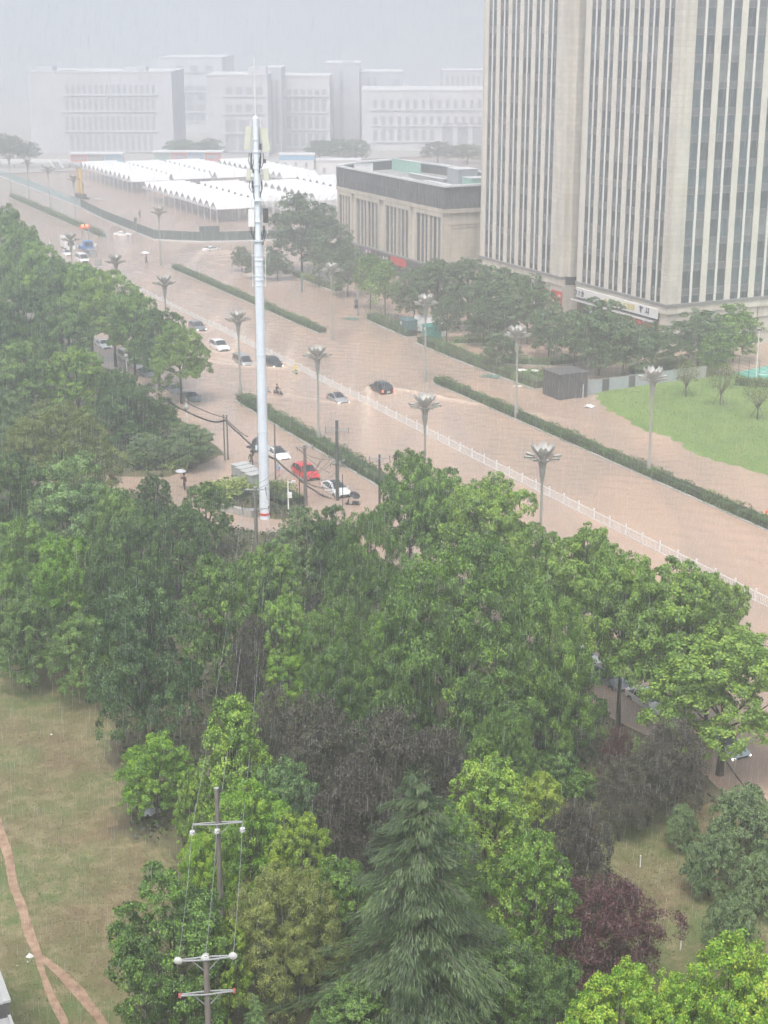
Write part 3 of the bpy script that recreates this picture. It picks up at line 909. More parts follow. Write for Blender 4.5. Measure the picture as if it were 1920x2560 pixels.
for y0, y1, mt, nm in ((15.5, 22.5, 'red_paint', 'red_sign'), (23.5, 27.0, 'sign_dark', 'dark_sign'), (31.5, 35.5, 'sign_purple', 'purple_sign'), (38.5, 48.5, 'sign_purple', 'purple_sign')):
    pb(-0.34, -0.2, y0, y1, 2.35, 3.95, nm, mt)
    m_ = MB()
    for k in range(2 if y1 - y0 < 5 else 4): glyph(m_, (-0.38, y1 - 1.2 - k * 1.45, 3.15), 'y', 1.1, rg, 0)
    if nm != 'red_sign': m_.build('lettering', 'sign_white', pod)
# right end wall: framed blank panel
pb(0.0, 21.0, -0.06, 0.48, 4.4, 14.9, 'end_wall', 'podium_stone')
for x0, x1, z0, z1 in ((1.2, 8.6, 12.6, 12.85), (1.6, 8.2, 5.5, 5.7), (1.6, 1.85, 5.7, 12.0), (7.95, 8.2, 5.7, 12.0), (1.6, 8.2, 12.0, 12.2)):
    pb(x0, x1, -0.16, -0.05, z0, z1, 'moulding', 'podium_stone')
pb(0, 21, 0.0, 0.5, -0.5, 4.4, 'end_base', 'podium_stone')
# roof plant
def roofbox(name, label, x, y, sx, sy, sz, mat, cat):
    t_ = thing(name, label, cat, P(270 + y, 142 + x, 18.0), RA)
    MB().box((0, 0, sz / 2), (sx, sy, sz)).build('body', mat, t_)
    MB().box((0, 0, sz + 0.04), (sx + 0.15, sy + 0.15, 0.08)).build('lid', 'coping', t_)
    return t_
def condenser(label, x, y):
    t_ = thing('air_conditioner', label, 'air conditioner', P(270 + y, 142 + x, 18.0), RA, 'roof air conditioners')
    MB().box((0, 0, 1.0), (0.8, 1.1, 1.7)).build('case', 'white_metal', t_)
    for z in (0.6, 1.35):
        m_ = MB(); m_.tube([(-0.42, 0, z), (-0.46, 0, z)], 0.3, 14); m_.build('fan_grille', 'dark_metal', t_)
    for y2 in (-0.4, 0.4): MB().box((0, y2, 0.08), (0.8, 0.1, 0.16)).build('foot', 'grey_metal', t_)
condenser('left white condenser of the pair near the middle of the block roof edge', 2.6, 22.4)
condenser('right white condenser of the pair near the middle of the block roof edge', 2.6, 19.8)
condenser('left white condenser of the pair near the front corner of the block roof', 3.2, 7.4)
condenser('right white condenser of the pair near the front corner of the block roof', 3.2, 5.2)
roofbox('stair_house', 'grey box stair house on the block roof beside the tower', 15.5, 21, 4.5, 5.0, 3.2, 'grey_hoarding', 'roof hut')
roofbox('plant_room', 'pale teal plant room on the block roof beside the tower', 11.5, 8, 4.0, 4.0, 2.6, 'sea_green_panel', 'roof hut')
roofbox('roof_duct', 'long low grey duct across the block roof', 8.0, 14, 1.0, 18, 0.9, 'white_metal', 'duct')
roofbox('roof_duct', 'second low pale duct near the back of the block roof', 13.0, 32, 1.0, 16, 0.8, 'grey_metal', 'duct')
roofbox('roof_screen', 'pale screen wall at the back of the block roof', 16.8, 50, 0.3, 14, 2.6, 'sea_green_panel', 'screen')
roofbox('roof_screen', 'white screen panel at the left end of the block roof', 6.5, 50.5, 4.5, 0.3, 2.2, 'white_metal', 'screen')

# ------------------------------------------------------------------ far campus buildings (nearly lost in the rain)
def far_building(name, label, px0, px1, ptop, Y, depth, mat, wins, extra=(), yaw=0.0):
    x0, x1 = x_at(px0, ptop, Y), x_at(px1, ptop, Y)
    zt = height_at(ptop, Y)
    t_ = thing(name, label, 'building', ((x0 + x1) / 2, Y, 0.1), yaw)
    w = x1 - x0
    MB().span(-w / 2, w / 2, 0, depth, 0, zt).build('wall', mat, t_)
    MB().span(-w / 2 - 0.2, w / 2 + 0.2, -0.2, depth + 0.2, zt, zt + 0.5).build('parapet', 'far_wall_pale_hazed', t_)
    for (a, b, tp) in extra:
        xa, xb = x_at(a, tp, Y) - (x0 + x1) / 2, x_at(b, tp, Y) - (x0 + x1) / 2
        MB().span(xa, xb, 2, 2 + min(depth - 3, 9), zt + 0.5, height_at(tp, Y)).build('roof_box', mat, t_)
    for (a, b, ya, yb, n, gap) in wins:
        xa, xb = x_at(a, ya, Y) - (x0 + x1) / 2, x_at(b, ya, Y) - (x0 + x1) / 2
        za, zb = height_at(yb, Y), height_at(ya, Y)
        pitch = (xb - xa) / n
        me_ = MB().box((0, 0, 0), (pitch * (1 - gap), 0.2, zb - za)).mesh('window', 'far_glass_hazed')
        for k in range(n):
            link('window', me_, t_, (xa + (k + 0.5) * pitch, 0.02, (za + zb) / 2))
        MB().span(xa - 0.4, xb + 0.4, -0.5, 0.02, za - 0.7, za - 0.3).build('sill_band', 'far_wall_pale_hazed', t_)
    return t_
far_building('campus_building', 'wide grey six storey campus block at far left behind the tents', 67, 428, 182, 640, 40, 'far_wall_hazed',
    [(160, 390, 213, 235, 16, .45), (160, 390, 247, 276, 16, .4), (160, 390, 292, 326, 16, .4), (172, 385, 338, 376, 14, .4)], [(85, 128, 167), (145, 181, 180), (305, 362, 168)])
far_building('campus_building', 'pale tall hall with ribbon windows behind the campus blocks', 392, 555, 146, 760, 60, 'far_wall_pale_hazed',
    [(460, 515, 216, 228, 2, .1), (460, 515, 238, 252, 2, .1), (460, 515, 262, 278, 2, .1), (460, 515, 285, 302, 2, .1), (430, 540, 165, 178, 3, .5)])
far_building('campus_building', 'grey campus block right behind the mobile phone mast', 515, 668, 190, 625, 36, 'far_wall_hazed',
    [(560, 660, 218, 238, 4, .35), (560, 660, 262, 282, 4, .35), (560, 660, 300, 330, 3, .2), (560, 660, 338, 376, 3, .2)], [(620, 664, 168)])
far_building('campus_building', 'campus block with four rows of tall windows right of the mast', 700, 824, 192, 660, 34, 'far_wall_pale_hazed',
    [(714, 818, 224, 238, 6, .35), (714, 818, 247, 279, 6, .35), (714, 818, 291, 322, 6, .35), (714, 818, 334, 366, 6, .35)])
far_building('campus_building', 'tallest pale campus block near the picture centre', 812, 898, 160, 700, 40, 'far_wall_hazed', [(846, 860, 180, 345, 1, .3), (818, 836, 200, 345, 1, .3)], [(854, 884, 153)])
far_building('campus_building', 'pale campus slab stepping down right of the tallest block', 899, 1007, 182, 705, 36, 'far_wall_hazed', [(980, 1000, 200, 230, 3, .4), (915, 945, 195, 215, 2, .4)])
far_building('campus_building', 'long pale low campus block left of the office tower', 905, 1300, 228, 655, 40, 'far_wall_pale_hazed',
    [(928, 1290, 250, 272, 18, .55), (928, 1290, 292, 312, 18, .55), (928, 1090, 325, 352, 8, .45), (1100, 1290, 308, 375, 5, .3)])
far_building('campus_building', 'faint slab with vertical ribs behind the long low campus block', 1107, 1300, 178, 780, 30, 'far_wall_pale_hazed', [(1112, 1295, 190, 222, 14, .5)])
far_building('campus_building', 'narrow grey link block between the two left campus blocks', 664, 702, 172, 645, 30, 'far_wall_hazed', [(670, 698, 200, 360, 2, .4)])

# coloured exhibition containers on stilts, white sheds
def stall(name, label, px0, px1, ytop, ybot, Y, cols):
    x0, x1 = x_at(px0, ytop, Y), x_at(px1, ytop, Y)
    z0, z1 = height_at(ybot, Y), height_at(ytop, Y)
    t_ = thing(name, label, 'pavilion', ((x0 + x1) / 2, Y, 0))
    w = x1 - x0
    MB().span(-w / 2, w / 2, 0.4, 6, z0, z1).build('hall', 'white_metal', t_)
    MB().span(-w / 2 - 0.4, w / 2 + 0.4, -0.6, 6.5, z1, z1 + 0.35).build('roof', 'tent_white', t_)
    MB().span(-w / 2 - 0.4, w / 2 + 0.4, -0.6, 6.5, z0 - 0.4, z0).build('deck', 'tent_white', t_)
    for k, c in enumerate(cols):
        a, b = -w / 2 + w * k / len(cols), -w / 2 + w * (k + 1) / len(cols)
        MB().span(a + 0.15, b - 0.15, 0.1, 0.4, z0 + 0.1, z1 - 0.1).build('panel', c, t_)
        MB().span(a + 1.0, b - 1.0, 0.0, 0.1, z0 + 0.9, z1 - 0.9).build('window', 'grey_hoarding', t_)
    for k in range(int(w / 5) + 1):
        MB().span(-w / 2 + k * 5, -w / 2 + k * 5 + 0.3, 0.5, 0.8, 0, z0 - 0.4).build('leg', 'white_metal', t_)
    return t_
stall('exhibition_pavilion', 'long raised pavilion with coral, grey and blue panels at far left', 175, 304, 386, 405, 575, ['coral_panel', 'cabinet', 'sky_blue_panel'])
stall('exhibition_pavilion', 'long raised pavilion with green, coral and blue panels behind the tents', 383, 553, 381, 403, 575, ['sea_green_panel', 'coral_panel', 'sky_blue_panel', 'coral_panel'])
def shed(label, px0, px1, ytop, Y, mat, band=None):
    x0, x1 = x_at(px0, ytop, Y), x_at(px1, ytop, Y)
    z1 = height_at(ytop, Y)
    t_ = thing('site_hut', label, 'hut', ((x0 + x1) / 2, Y, 0))
    w = x1 - x0
    MB().span(-w / 2, w / 2, 0, 8, -0.4, z1).build('wall', mat, t_)
    MB().span(-w / 2 - .3, w / 2 + .3, -.3, 8.3, z1, z1 + .3).build('roof', 'tent_white', t_)
    if band: MB().span(-w / 2, w / 2, -0.1, 0.0, z1 - 1.6, z1 - 0.1).build('fascia', band, t_)
    for k in range(3): MB().span(-w / 2 + w * (0.15 + 0.3 * k), -w / 2 + w * (0.22 + 0.3 * k), -0.08, 0.0, z1 - 4.2, z1 - 2.4).build('window', 'far_glass_hazed', t_)
shed('white site hut with pale blue fascia behind the tents', 697, 784, 388, 545, 'white_metal', 'sky_blue_panel')
shed('long low white hut right of the blue fascia hut', 790, 900, 402, 548, 'white_metal')
ov = thing('footbridge', 'long pale walkway with stair at the far left end of the flooded yard', 'footbridge', (x_at(80, 407, 575), 575, 0))
z = height_at(405, 575)
MB().span(-28, 14, 0, 3.5, z - 0.6, z).build('deck', 'tent_white', ov)
MB().span(-28, 14, -0.1, 0.0, z, z + 1.1).build('railing', 'white_metal', ov)
for k in range(9): MB().span(-27 + k * 5, -26.6 + k * 5, 1.5, 1.9, -0.4, z - 0.6).build('leg', 'cabinet', ov)
for d in (0, 3.2):
    m_ = MB(); m_.tube([(6 + d, -0.4, z + 1), (9.5 + d, -7, 0.5)], 0.3, 6); m_.build('stair_rail', 'tent_white', ov)
m_ = MB()
for k in range(12): m_.box((6.3 + 3.2 * k / 11 + 1.4, -0.6 - 6.2 * k / 11, z - (z - 0.2) * k / 11), (3.0, 0.6, 0.12))
m_.build('stair_tread', 'cabinet', ov)
# ------------------------------------------------------------------ hedges
def hedge_leaves(path, w, h, z0, per_m, size, seed, lumpy=0.12):
    """leaf shell of a clipped hedge along a list of (s, t)"""
    r = np.random.default_rng(seed)
    V, N = [], []
    for (a, b), (c, d) in zip(path[:-1], path[1:]):
        L = math.hypot(c - a, d - b); n = int(L * per_m)
        k = r.uniform(0, 1, n)
        al = np.array([c - a, d - b]) / L; ac = np.array([-al[1], al[0]])
        face = r.uniform(0, w + 2 * h, n)
        y = np.where(face < h, -w / 2, np.where(face < h + w, face - h - w / 2, w / 2))
        z = np.where(face < h, face, np.where(face < h + w, h, face - h - w))
        along = k * L
        lump = 1 + lumpy * (np.sin(along * 1.3 + seed) + 0.7 * np.sin(along * 3.1 + y * 2) + 0.9 * np.sin(along * 0.37 + 2 * seed) + r.normal(0, 0.6, n))
        y2 = y * lump; zz = np.clip(z * lump, 0.02, None)
        s = a + al[0] * along + ac[0] * y2; t = b + al[1] * along + ac[1] * y2
        V.append(np.stack([s * US.x + t * UT.x, s * US.y + t * UT.y, z0 + zz], 1))
        ny = np.where(face < h, -1, np.where(face < h + w, 0, 1.0)); nz = np.where((face >= h) & (face < h + w), 1.0, 0.35)
        ns, ntt = ac[0] * ny, ac[1] * ny
        N.append(np.stack([ns * US.x + ntt * UT.x, ns * US.y + ntt * UT.y, nz], 1))
    V = np.concatenate(V); N = np.concatenate(N) + r.normal(0, 0.55, (len(V), 3))
    return leaves(V, N, r.normal(0, 1, V.shape), r.uniform(0.7, 1.3, len(V)) * size, r.uniform(0.5, 0.9, len(V)) * size)
def hedge(label, path, w=1.5, h=0.95, z0=0.0, per_m=150, size=0.2, mat='leaf_hedge', seed=0, name='hedge', kerb=True, cat='hedge', lumpy=0.12, group=None):
    s0, t0 = path[0]
    t_ = thing(name, label, cat, (0, 0, 0), 0, group)
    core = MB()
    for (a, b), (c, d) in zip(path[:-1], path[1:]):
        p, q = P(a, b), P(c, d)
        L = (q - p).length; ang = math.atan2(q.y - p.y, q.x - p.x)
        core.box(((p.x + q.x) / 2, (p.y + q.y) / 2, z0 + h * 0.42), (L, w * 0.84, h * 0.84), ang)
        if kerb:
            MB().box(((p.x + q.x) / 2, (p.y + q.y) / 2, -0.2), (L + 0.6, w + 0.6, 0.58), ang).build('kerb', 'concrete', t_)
    core.build('dark_core', 'leaf_under', t_)  # solid dark box filling the hedge behind its leaf shell
    v, q = hedge_leaves(path, w, h, z0, per_m, size, seed, lumpy)
    link('foliage', raw_mesh('foliage', v, q, mat), t_)
    return t_
hedge('long dark green divider hedge running to the right edge past two lamp posts', [(112, 102.6), (197.5, 103.3)], seed=1)
hedge('dark green divider hedge crossing behind the phone mast', [(239.5, 103.3), (320, 103.8)], seed=2, per_m=110)
hedge('grey-green divider hedge at far left below the blue fence', [(378, 104.2), (478, 104.8)], seed=3, per_m=80, w=1.8, h=1.1)
hedge('divider hedge of the near carriageway behind the utility poles', [(96, 73.4), (199, 73.6)], seed=4, w=1.9, h=1.05, per_m=160)
hedge('low bright green hedge bed left of the lamp in front of the commercial block', [(299.5, 123.2), (277.5, 123.2)], seed=5, w=1.6, h=1.1, mat='leaf_cover', per_m=110)
hedge('dark hedge bed by the small trees near the commercial block', [(296, 129.5), (289, 127.5)], seed=6, w=2.2, h=1.2, per_m=90)
# roadside planting belt below the tower trees
hedge('ragged shrub belt from the bicycles to the teal boxes', [(247.5, 116.2), (230, 115.4)], seed=7, w=2.2, h=1.3, lumpy=0.25, name='shrub_belt')
hedge('ragged shrub belt from the teal box down to the dark shed', [(225.0, 115.0), (212, 114.6), (201, 114.6), (187.6, 115.0)], seed=8, w=2.8, h=1.25, lumpy=0.3, name='shrub_belt')
hedge('inner hedge of the flooded plaza behind the small round tree', [(222.5, 119.2), (219, 127.8)], seed=9, w=1.8, h=0.9, mat='leaf_cover', name='plaza_hedge')
hedge('inner hedge of the flooded plaza left of the hoarding', [(205.5, 118.6), (201, 124.5), (201, 134)], seed=10, w=2.0, h=0.9, mat='leaf_hedge', name='plaza_hedge')
hedge('dark hedge along the tower foot behind the hoarding', [(190, 132), (190.5, 142.5)], seed=11, w=2.0, h=1.3, name='plaza_hedge')
hedge('low planting along the foot of the trees behind the dark shed', [(196, 117.5), (190, 120.5)], seed=12, w=3.2, h=1.0, lumpy=0.3, name='plaza_hedge')
hedge('hedge behind the silver van below the tower', [(236, 132.5), (236, 142)], seed=13, w=1.8, h=1.1, name='plaza_hedge')
hedge('row of dark clipped bushes along the sports court', [(176.2, 140.4), (170.8, 146.5), (166, 151.5)], seed=14, w=1.2, h=1.3, z0=0.2, lumpy=0.3, kerb=False, name='court_hedge')
# beds beside the side lane and the mast
hedge('long clipped hedge bed on the far side of the flooded side lane', [(176.0, 49.6), (169.6, 50.2), (168.4, 55.2)], seed=15, w=2.2, h=0.9, z0=0.25, mat='leaf_cover', kerb=False, name='bed_hedge')
hedge('light green ground cover bed left of the mast', [(159.0, 54.6), (154.6, 57.5)], seed=16, w=4.4, h=0.8, z0=0.2, mat='leaf_cover', kerb=False, lumpy=0.35, name='bed_hedge', per_m=380, size=0.24)
hedge('light green ground cover bed right of the mast', [(156.5, 60.2), (149.5, 60.8)], seed=17, w=3.4, h=0.9, z0=0.2, mat='leaf_cover', kerb=False, lumpy=0.35, name='bed_hedge', per_m=380, size=0.24)

hedge('pale green planted island with low shrubs left of the mast', [(177.5, 47.0), (174.8, 52.5), (173.2, 58.0)], seed=18, w=4.0, h=1.0, z0=0.25, mat='leaf_cover', kerb=False, lumpy=0.4, name='planted_island', cat='planting', per_m=420, size=0.24)

# ------------------------------------------------------------------ magnolia street lamps
def make_lamp(h=11.0):
    t_ = link('street_lamp', None)
    MB().lathe([(0.3, -0.6), (0.3, 1.6), (0.26, 1.9), (0.17, 2.2), (0.13, h - 2.0)], 12).build('pole', 'lamp_grey', t_, smooth=40)
    MB().lathe([(0.15, h - 2.05), (0.3, h - 1.1), (0.36, h - 0.75), (0.28, h - 0.6), (0.3, h - 0.1), (0.42, h + 0.15)], 14).build('collar', 'lamp_grey', t_, smooth=40)
    me_arm = MB()
    pts = [(0.26, 0, h - 0.6), (0.42, 0, h - 0.05), (0.85, 0, h + 0.22), (1.4, 0, h + 0.3), (2.05, 0, h + 0.42)]
    me_arm.tube(pts, [0.075, 0.07, 0.06, 0.05, 0.03], 6)
    for sgn in (-1, 1):
        me_arm.tube([(0.5, 0, h + 0.05), (1.0, sgn * 0.32, h + 0.32), (1.55, sgn * 0.36, h + 0.4), (2.0, sgn * 0.05, h + 0.42)], 0.035, 5)
    arm = me_arm.mesh('arm', 'lamp_grey', 50)
    up = MB()
    up.tube([(0.2, 0, h), (0.35, 0, h + 0.5), (0.75, 0, h + 0.8), (1.2, 0, h + 1.25)], [0.06, 0.06, 0.05, 0.025], 6)
    up_arm = up.mesh('upper_arm', 'lamp_grey', 50)
    def petal(profile, halfw):
        m_ = MB(); vs_, fs_ = [], []
        n = len(profile)
        for i, (r_, z_) in enumerate(profile):
            w_ = halfw * math.sin(PI * min(0.98, (i + 0.6) / n)) ** 0.7
            for j in range(5):
                a_ = (j - 2) / 2
                vs_.append((r_, w_ * a_, z_ - 0.0 + 0.14 * halfw / 0.3 * a_ * a_))
        for i in range(n - 1):
            for j in range(4):
                q = i * 5 + j
                fs_.append((q, q + 1, q + 6, q + 5))
        k = len(vs_)
        vs_ += [(x, y, z - 0.03) for x, y, z in vs_]
        fs_ += [tuple(i + k for i in reversed(f)) for f in fs_]
        m_.add(vs_, fs_)
        return m_.mesh('petal', 'lamp_petal', 60)
    low_p = petal([(1.0, h + 0.36), (1.3, h + 0.4), (1.6, h + 0.44), (1.85, h + 0.48), (2.0, h + 0.52)], 0.26)
    up_p = petal([(0.3, h + 0.5), (0.62, h + 0.72), (0.95, h + 0.95), (1.2, h + 1.22), (1.25, h + 1.45)], 0.5)
    for k in range(8):
        link('arm', arm, t_, rz=k * PI / 4)
        link('petal', low_p, t_, rz=k * PI / 4)
    for k in range(6):
        link('upper_arm', up_arm, t_, rz=k * PI / 3 + 0.3)
        link('upper_petal', up_p, t_, rz=k * PI / 3 + 0.3)
    MB().lathe([(0.1, h + 0.1), (0.2, h + 0.5), (0.16, h + 0.85), (0.04, h + 1.1)], 10).build('bud', 'lamp_petal', t_, smooth=50)
    return t_
lamp0 = make_lamp()
lamps = [(119.5, 73.6, 'flower street lamp rising from the near trees, closest to the camera'),
    (143.4, 73.6, 'flower street lamp of the near row behind the bright green tree tops'),
    (172.8, 73.8, 'flower street lamp at the near hedge beside the dark utility pole'),
    (199.8, 73.6, 'flower street lamp just left of the phone mast at the hedge tip'),
    (232.5, 73.7, 'flower street lamp above the left tree tops near the grey car'),
    (258.9, 73.6, 'flower street lamp head over the left trees right of the white van'),
    (290.5, 74.0, 'flower street lamp head over the left trees beside the white van'),
    (143.3, 102.6, 'flower street lamp in the far hedge in front of the lawn'),
    (173.6, 102.6, 'flower street lamp in the far hedge left of the dark shed'),
    (198.6, 101.8, 'flower street lamp before the teal box in the flood'),
    (233.5, 102.4, 'flower street lamp at the end of the middle divider hedge'),
    (326.0, 102.6, 'flower street lamp in the open flood left of the mast'),
    (405.0, 105.0, 'flower street lamp at far left in front of the yellow rig'),
    (434.7, 105.8, 'flower street lamp third from the left edge at the far hedge'),
    (462.0, 106.3, 'flower street lamp second from the left edge at the far hedge'),
    (482.0, 105.6, 'flower street lamp nearest the left edge at the tip of the far hedge')]
for i, (s, t, lb) in enumerate(lamps):
    o = lamp0 if i == 0 else copy_tree(lamp0)
    o.location = P(s, t); o.rotation_euler = (rnd.uniform(-.012, .012), rnd.uniform(-.012, .012), rnd.uniform(0, 0.78)); o.scale = (0.9, 0.9, rnd.uniform(.98, 1.02))
    tag(o, lb, 'street lamp', 'flower street lamps along the road')

# ------------------------------------------------------------------ white central guard fence
fen = thing('guard_fence', 'long white picket guard fence down the middle of the flooded road', 'fence', (0, 0, 0))
post = MB().box((0, 0, 0.3), (0.12, 0.12, 1.7)).box((0, 0, 1.18), (0.16, 0.16, 0.06)).mesh('post', 'white_paint')
bal = MB().box((0, 0, 0.35), (0.045, 0.03, 1.25)).mesh('baluster', 'white_paint')
rail = MB().box((0, 1.5, 0.9), (0.05, 2.88, 0.07)).box((0, 1.5, 0.06), (0.05, 2.88, 0.07)).mesh('rail', 'white_paint')
restb = MB()
nb = 0
s = 96.0
while s < 300:
    t = 87.6 + (s - 96) * 0.0055
    z = 0.0 if s < 255 else -0.35 - (s - 255) * 0.003
    p = P(s, t, z)
    link('post', post, fen, p, RA)
    link('rail', rail, fen, p, RA)
    for k in range(1, 13):
        q = P(s + 3.0 * k / 13, t, z)
        if 101 < s and nb < 296:
            link('baluster', bal, fen, q, RA); nb += 1
        else:
            restb.box((q.x, q.y, q.z + 0.35), (0.045, 0.03, 1.25), RA)
    s += 3.0
o = restb.build('far_balusters', 'white_paint', fen); o['kind'] = 'stuff'
mk = thing('median_kerb', 'pale submerged median kerb line running under the guard fence into the distance', 'kerb')
a, b = P(252, 88.4), P(330, 88.9)
ang = math.atan2(b.y - a.y, b.x - a.x)
MB().box(((a + b) / 2).to_tuple()[:2] + (-0.12,), ((b - a).length, 0.35, 0.3), ang).build('kerb_stone', 'concrete', mk)

# ------------------------------------------------------------------ green hoarding and blue-green mesh fence at the yard
def hoarding(name, label, path, h, mat, pw=2.4, base=True, z0=-0.3, cat='hoarding', postm='grey_metal', gap=0.08):
    t_ = thing(name, label, cat)
    for (a, b), (c, d) in zip(path[:-1], path[1:]):
        p, q = P(a, b), P(c, d)
        L = (q - p).length; n = max(1, int(L / pw)); ang = math.atan2(q.y - p.y, q.x - p.x)
        pan = MB().box((0, 0, h / 2), (L / n - gap, 0.06, h))
        for k in range(3): pan.box((-(L / n) / 3 + k * (L / n) / 3, 0, h / 2), (0.07, 0.12, h))
        pan = pan.mesh('panel', mat)
        pst = MB().box((0, 0, h / 2), (0.1, 0.14, h + 0.1)).mesh('post', postm)
        for k in range(n):
            c0 = p.lerp(q, (k + 0.5) / n); link('panel', pan, t_, (c0.x, c0.y, z0), ang)
            c1 = p.lerp(q, k / n); link('post', pst, t_, (c1.x, c1.y, z0), ang)
        if base:
            cc = (p + q) / 2
            MB().box((cc.x, cc.y, 0.0), (L, 0.35, 0.6), ang).build('plinth', 'coping', t_)
    return t_
hoarding('green_hoarding', 'dark green site hoarding along the flooded yard at left', [(441, 116.0), (412, 114.2), (366, 113.8)], 2.8, 'green_hoarding')
hoarding('green_hoarding', 'dark green site hoarding across the yard mouth behind the white sedan', [(366, 113.8), (357.5, 123.0), (355, 131.0), (352, 150)], 2.7, 'green_hoarding')
hoarding('hoarding_gate', 'taller dark green gate panel in the hoarding across the yard mouth', [(358.0, 122.6), (356.6, 127.2)], 3.9, 'green_hoarding', 1.2, False, -0.2, 'gate')
mf = thing('mesh_fence', 'pale blue-green mesh fence with posts along the far left road edge', 'fence')
mp_ = MB().box((0, 0, 1.3), (0.12, 0.12, 2.9)).mesh('post', 'teal_fence')
mpn = MB()
for z in (0.3, 1.4, 2.5): mpn.box((0, 1.5, z), (0.05, 3.0, 0.06))
for k in range(11): mpn.box((0, 0.15 + k * 0.27, 1.4), (0.02, 0.03, 2.2))
mpn = mpn.mesh('panel', 'teal_fence')
for k in range(42):
    p = P(441 + k * 3.0, 116.2, -0.2)
    link('post', mp_, mf, p, RA); link('panel', mpn, mf, p, RA)
MB().box(P(503, 116.2, 0.0), (0.35, 124, 0.5), RA).build('plinth', 'coping', mf)

# ------------------------------------------------------------------ market tents
TW, TL = 5.0, 12.4
def make_tent():
    t_ = link('market_tent', None)
    roof = MB()
    hw, L, e, r_ = TW / 2, TL, 3.55, 5.35
    vs_ = [(0, -hw, e), (0, hw, e), (0, 0, r_), (L, -hw, e), (L, hw, e), (L, 0, r_)]
    vs_ += [(x, y, z - 0.08) for x, y, z in vs_]
    fs_ = [(0, 2, 5, 3), (2, 1, 4, 5), (6, 9, 11, 8), (8, 11, 10, 7), (0, 3, 9, 6), (1, 7, 10, 4), (0, 6, 8, 2), (2, 8, 7, 1), (3, 5, 11, 9), (5, 4, 10, 11)]
    roof.add(vs_, fs_)
    roof.build('roof', 'tent_white', t_)
    for x in (0.05, L - 0.05):
        g = MB(); g.add([(x, -hw, e - 0.35), (x, hw, e - 0.35), (x, hw, e - .02), (x, 0, e + 0.9), (x, -hw, e - .02)], [(0, 1, 2, 3, 4)])
        g.add([(x + .05, -hw, e - 0.35), (x + .05, hw, e - 0.35), (x + .05, hw, e - .02), (x + .05, 0, e + 0.9), (x + .05, -hw, e - .02)], [(4, 3, 2, 1, 0)])
        g.build('valance', 'tent_white', t_)
    for x in (0.1, L / 2, L - 0.1):
        MB().box((x, -hw + 0.08, 1.6), (0.13, 0.13, 4.1)).build('leg', 'white_metal', t_)
    return t_
tent0 = make_tent()
first = [True]
def tent_row(t0, s0, n, label):
    for k in range(n):
        o = tent0 if first[0] else copy_tree(tent0)
        first[0] = False
        o.location = P(s0 + TW * (k + 0.5), t0, rnd.uniform(-0.08, 0.08)); o.rotation_euler = (0, 0, RA)
        pos = ['nearest the camera'] + ['number %s from its near end' % w_ for w_ in ('two', 'three', 'four', 'five', 'six', 'seven', 'eight', 'nine', 'ten', 'eleven', 'twelve')]
        pos = pos[:n - 1] + ['at the far end']
        tag(o, label + ', ' + pos[k], 'market tent', label.replace('white gabled market tent', 'tents'))
tent_row(140.3, 472, 12, 'white gabled market tent in the far roadside row')
tent_row(154.6, 474, 11, 'white gabled market tent in the second far row')
tent_row(168.6, 473, 11, 'white gabled market tent in the third far row')
tent_row(186.5, 463, 12, 'white gabled market tent in the fourth far row')
tent_row(138.8, 391, 13, 'white gabled market tent in the near roadside row')
tent_row(153.5, 404, 9, 'white gabled market tent in the row behind the mast')
tent_row(171.0, 400, 9, 'white gabled market tent in the row beside the block')
tent_row(186.5, 418, 7, 'white gabled market tent in the rightmost row')
# bare frames of unfinished tents
frame = MB()
for y in (-TW / 2, TW / 2):
    frame.tube([(0, y, 3.5), (TL, y, 3.5)], 0.07, 5)
for x in (0, TL / 3, 2 * TL / 3, TL):
    frame.tube([(x, -TW / 2, 3.5), (x, 0, 5.3), (x, TW / 2, 3.5)], 0.07, 5); frame.tube([(x, -TW / 2, -0.4), (x, -TW / 2, 3.5)], 0.07, 5); frame.tube([(x, -TW / 2, 3.5), (x, TW / 2, 3.5)], 0.05, 5)
frame.tube([(0, 0, 5.3), (TL, 0, 5.3)], 0.06, 5)
for k in range(7): frame.tube([(k * TL / 6, -TW / 2, 3.5), (k * TL / 6, TW / 2, 4.4)], 0.04, 4)
fme = frame.mesh('tent_frame', 'white_metal')
for k in range(6):
    o = link('tent_frame', fme, None, P(376 + TW * k, 153.8), RA)
    tag(o, 'bare white tent frame behind the tree by the mast, %s from the near end' % ('first', 'second', 'third', 'fourth', 'fifth', 'sixth')[k], 'tent frame', 'bare tent frames')
for k in range(5):
    o = link('tent_frame', fme, None, P(377 + TW * k, 171), RA)
    tag(o, 'bare white tent frame beside the commercial block, %s from the near end' % ('first', 'second', 'third', 'fourth', 'fifth')[k], 'tent frame', 'bare tent frames by the block')

# ------------------------------------------------------------------ boxes, shed, hoarding, court on the right
def cabinet_box(name, label, s, t, sx, sy, h, mat, rz=RA):
    t_ = thing(name, label, 'cabinet', P(s, t, -0.3), rz)
    MB().box((0, 0, h / 2), (sx, sy, h)).build('body', mat, t_)
    MB().box((0, 0, h + 0.06), (sx + 0.25, sy + 0.25, 0.12)).build('lid', mat, t_)
    for x in (-0.02, ): MB().box((-sx / 2 - 0.02, 0, h / 2), (0.04, 0.05, h * 0.85)).build('door_joint', 'dark_metal', t_)
    MB().box((-sx / 2 - 0.03, sy * 0.2, h * 0.8), (0.04, 0.4, 0.5)).build('notice', 'sign_white', t_)
    MB().box((0, 0, -0.05), (sx + 0.1, sy + 0.1, 0.3)).build('plinth', 'concrete', t_)
    return t_
cabinet_box('switch_cabinet', 'grey teal switch cabinet in the trees left of the white van', 232.0, 115.6, 1.9, 3.2, 2.9, 'teal_box_dark')
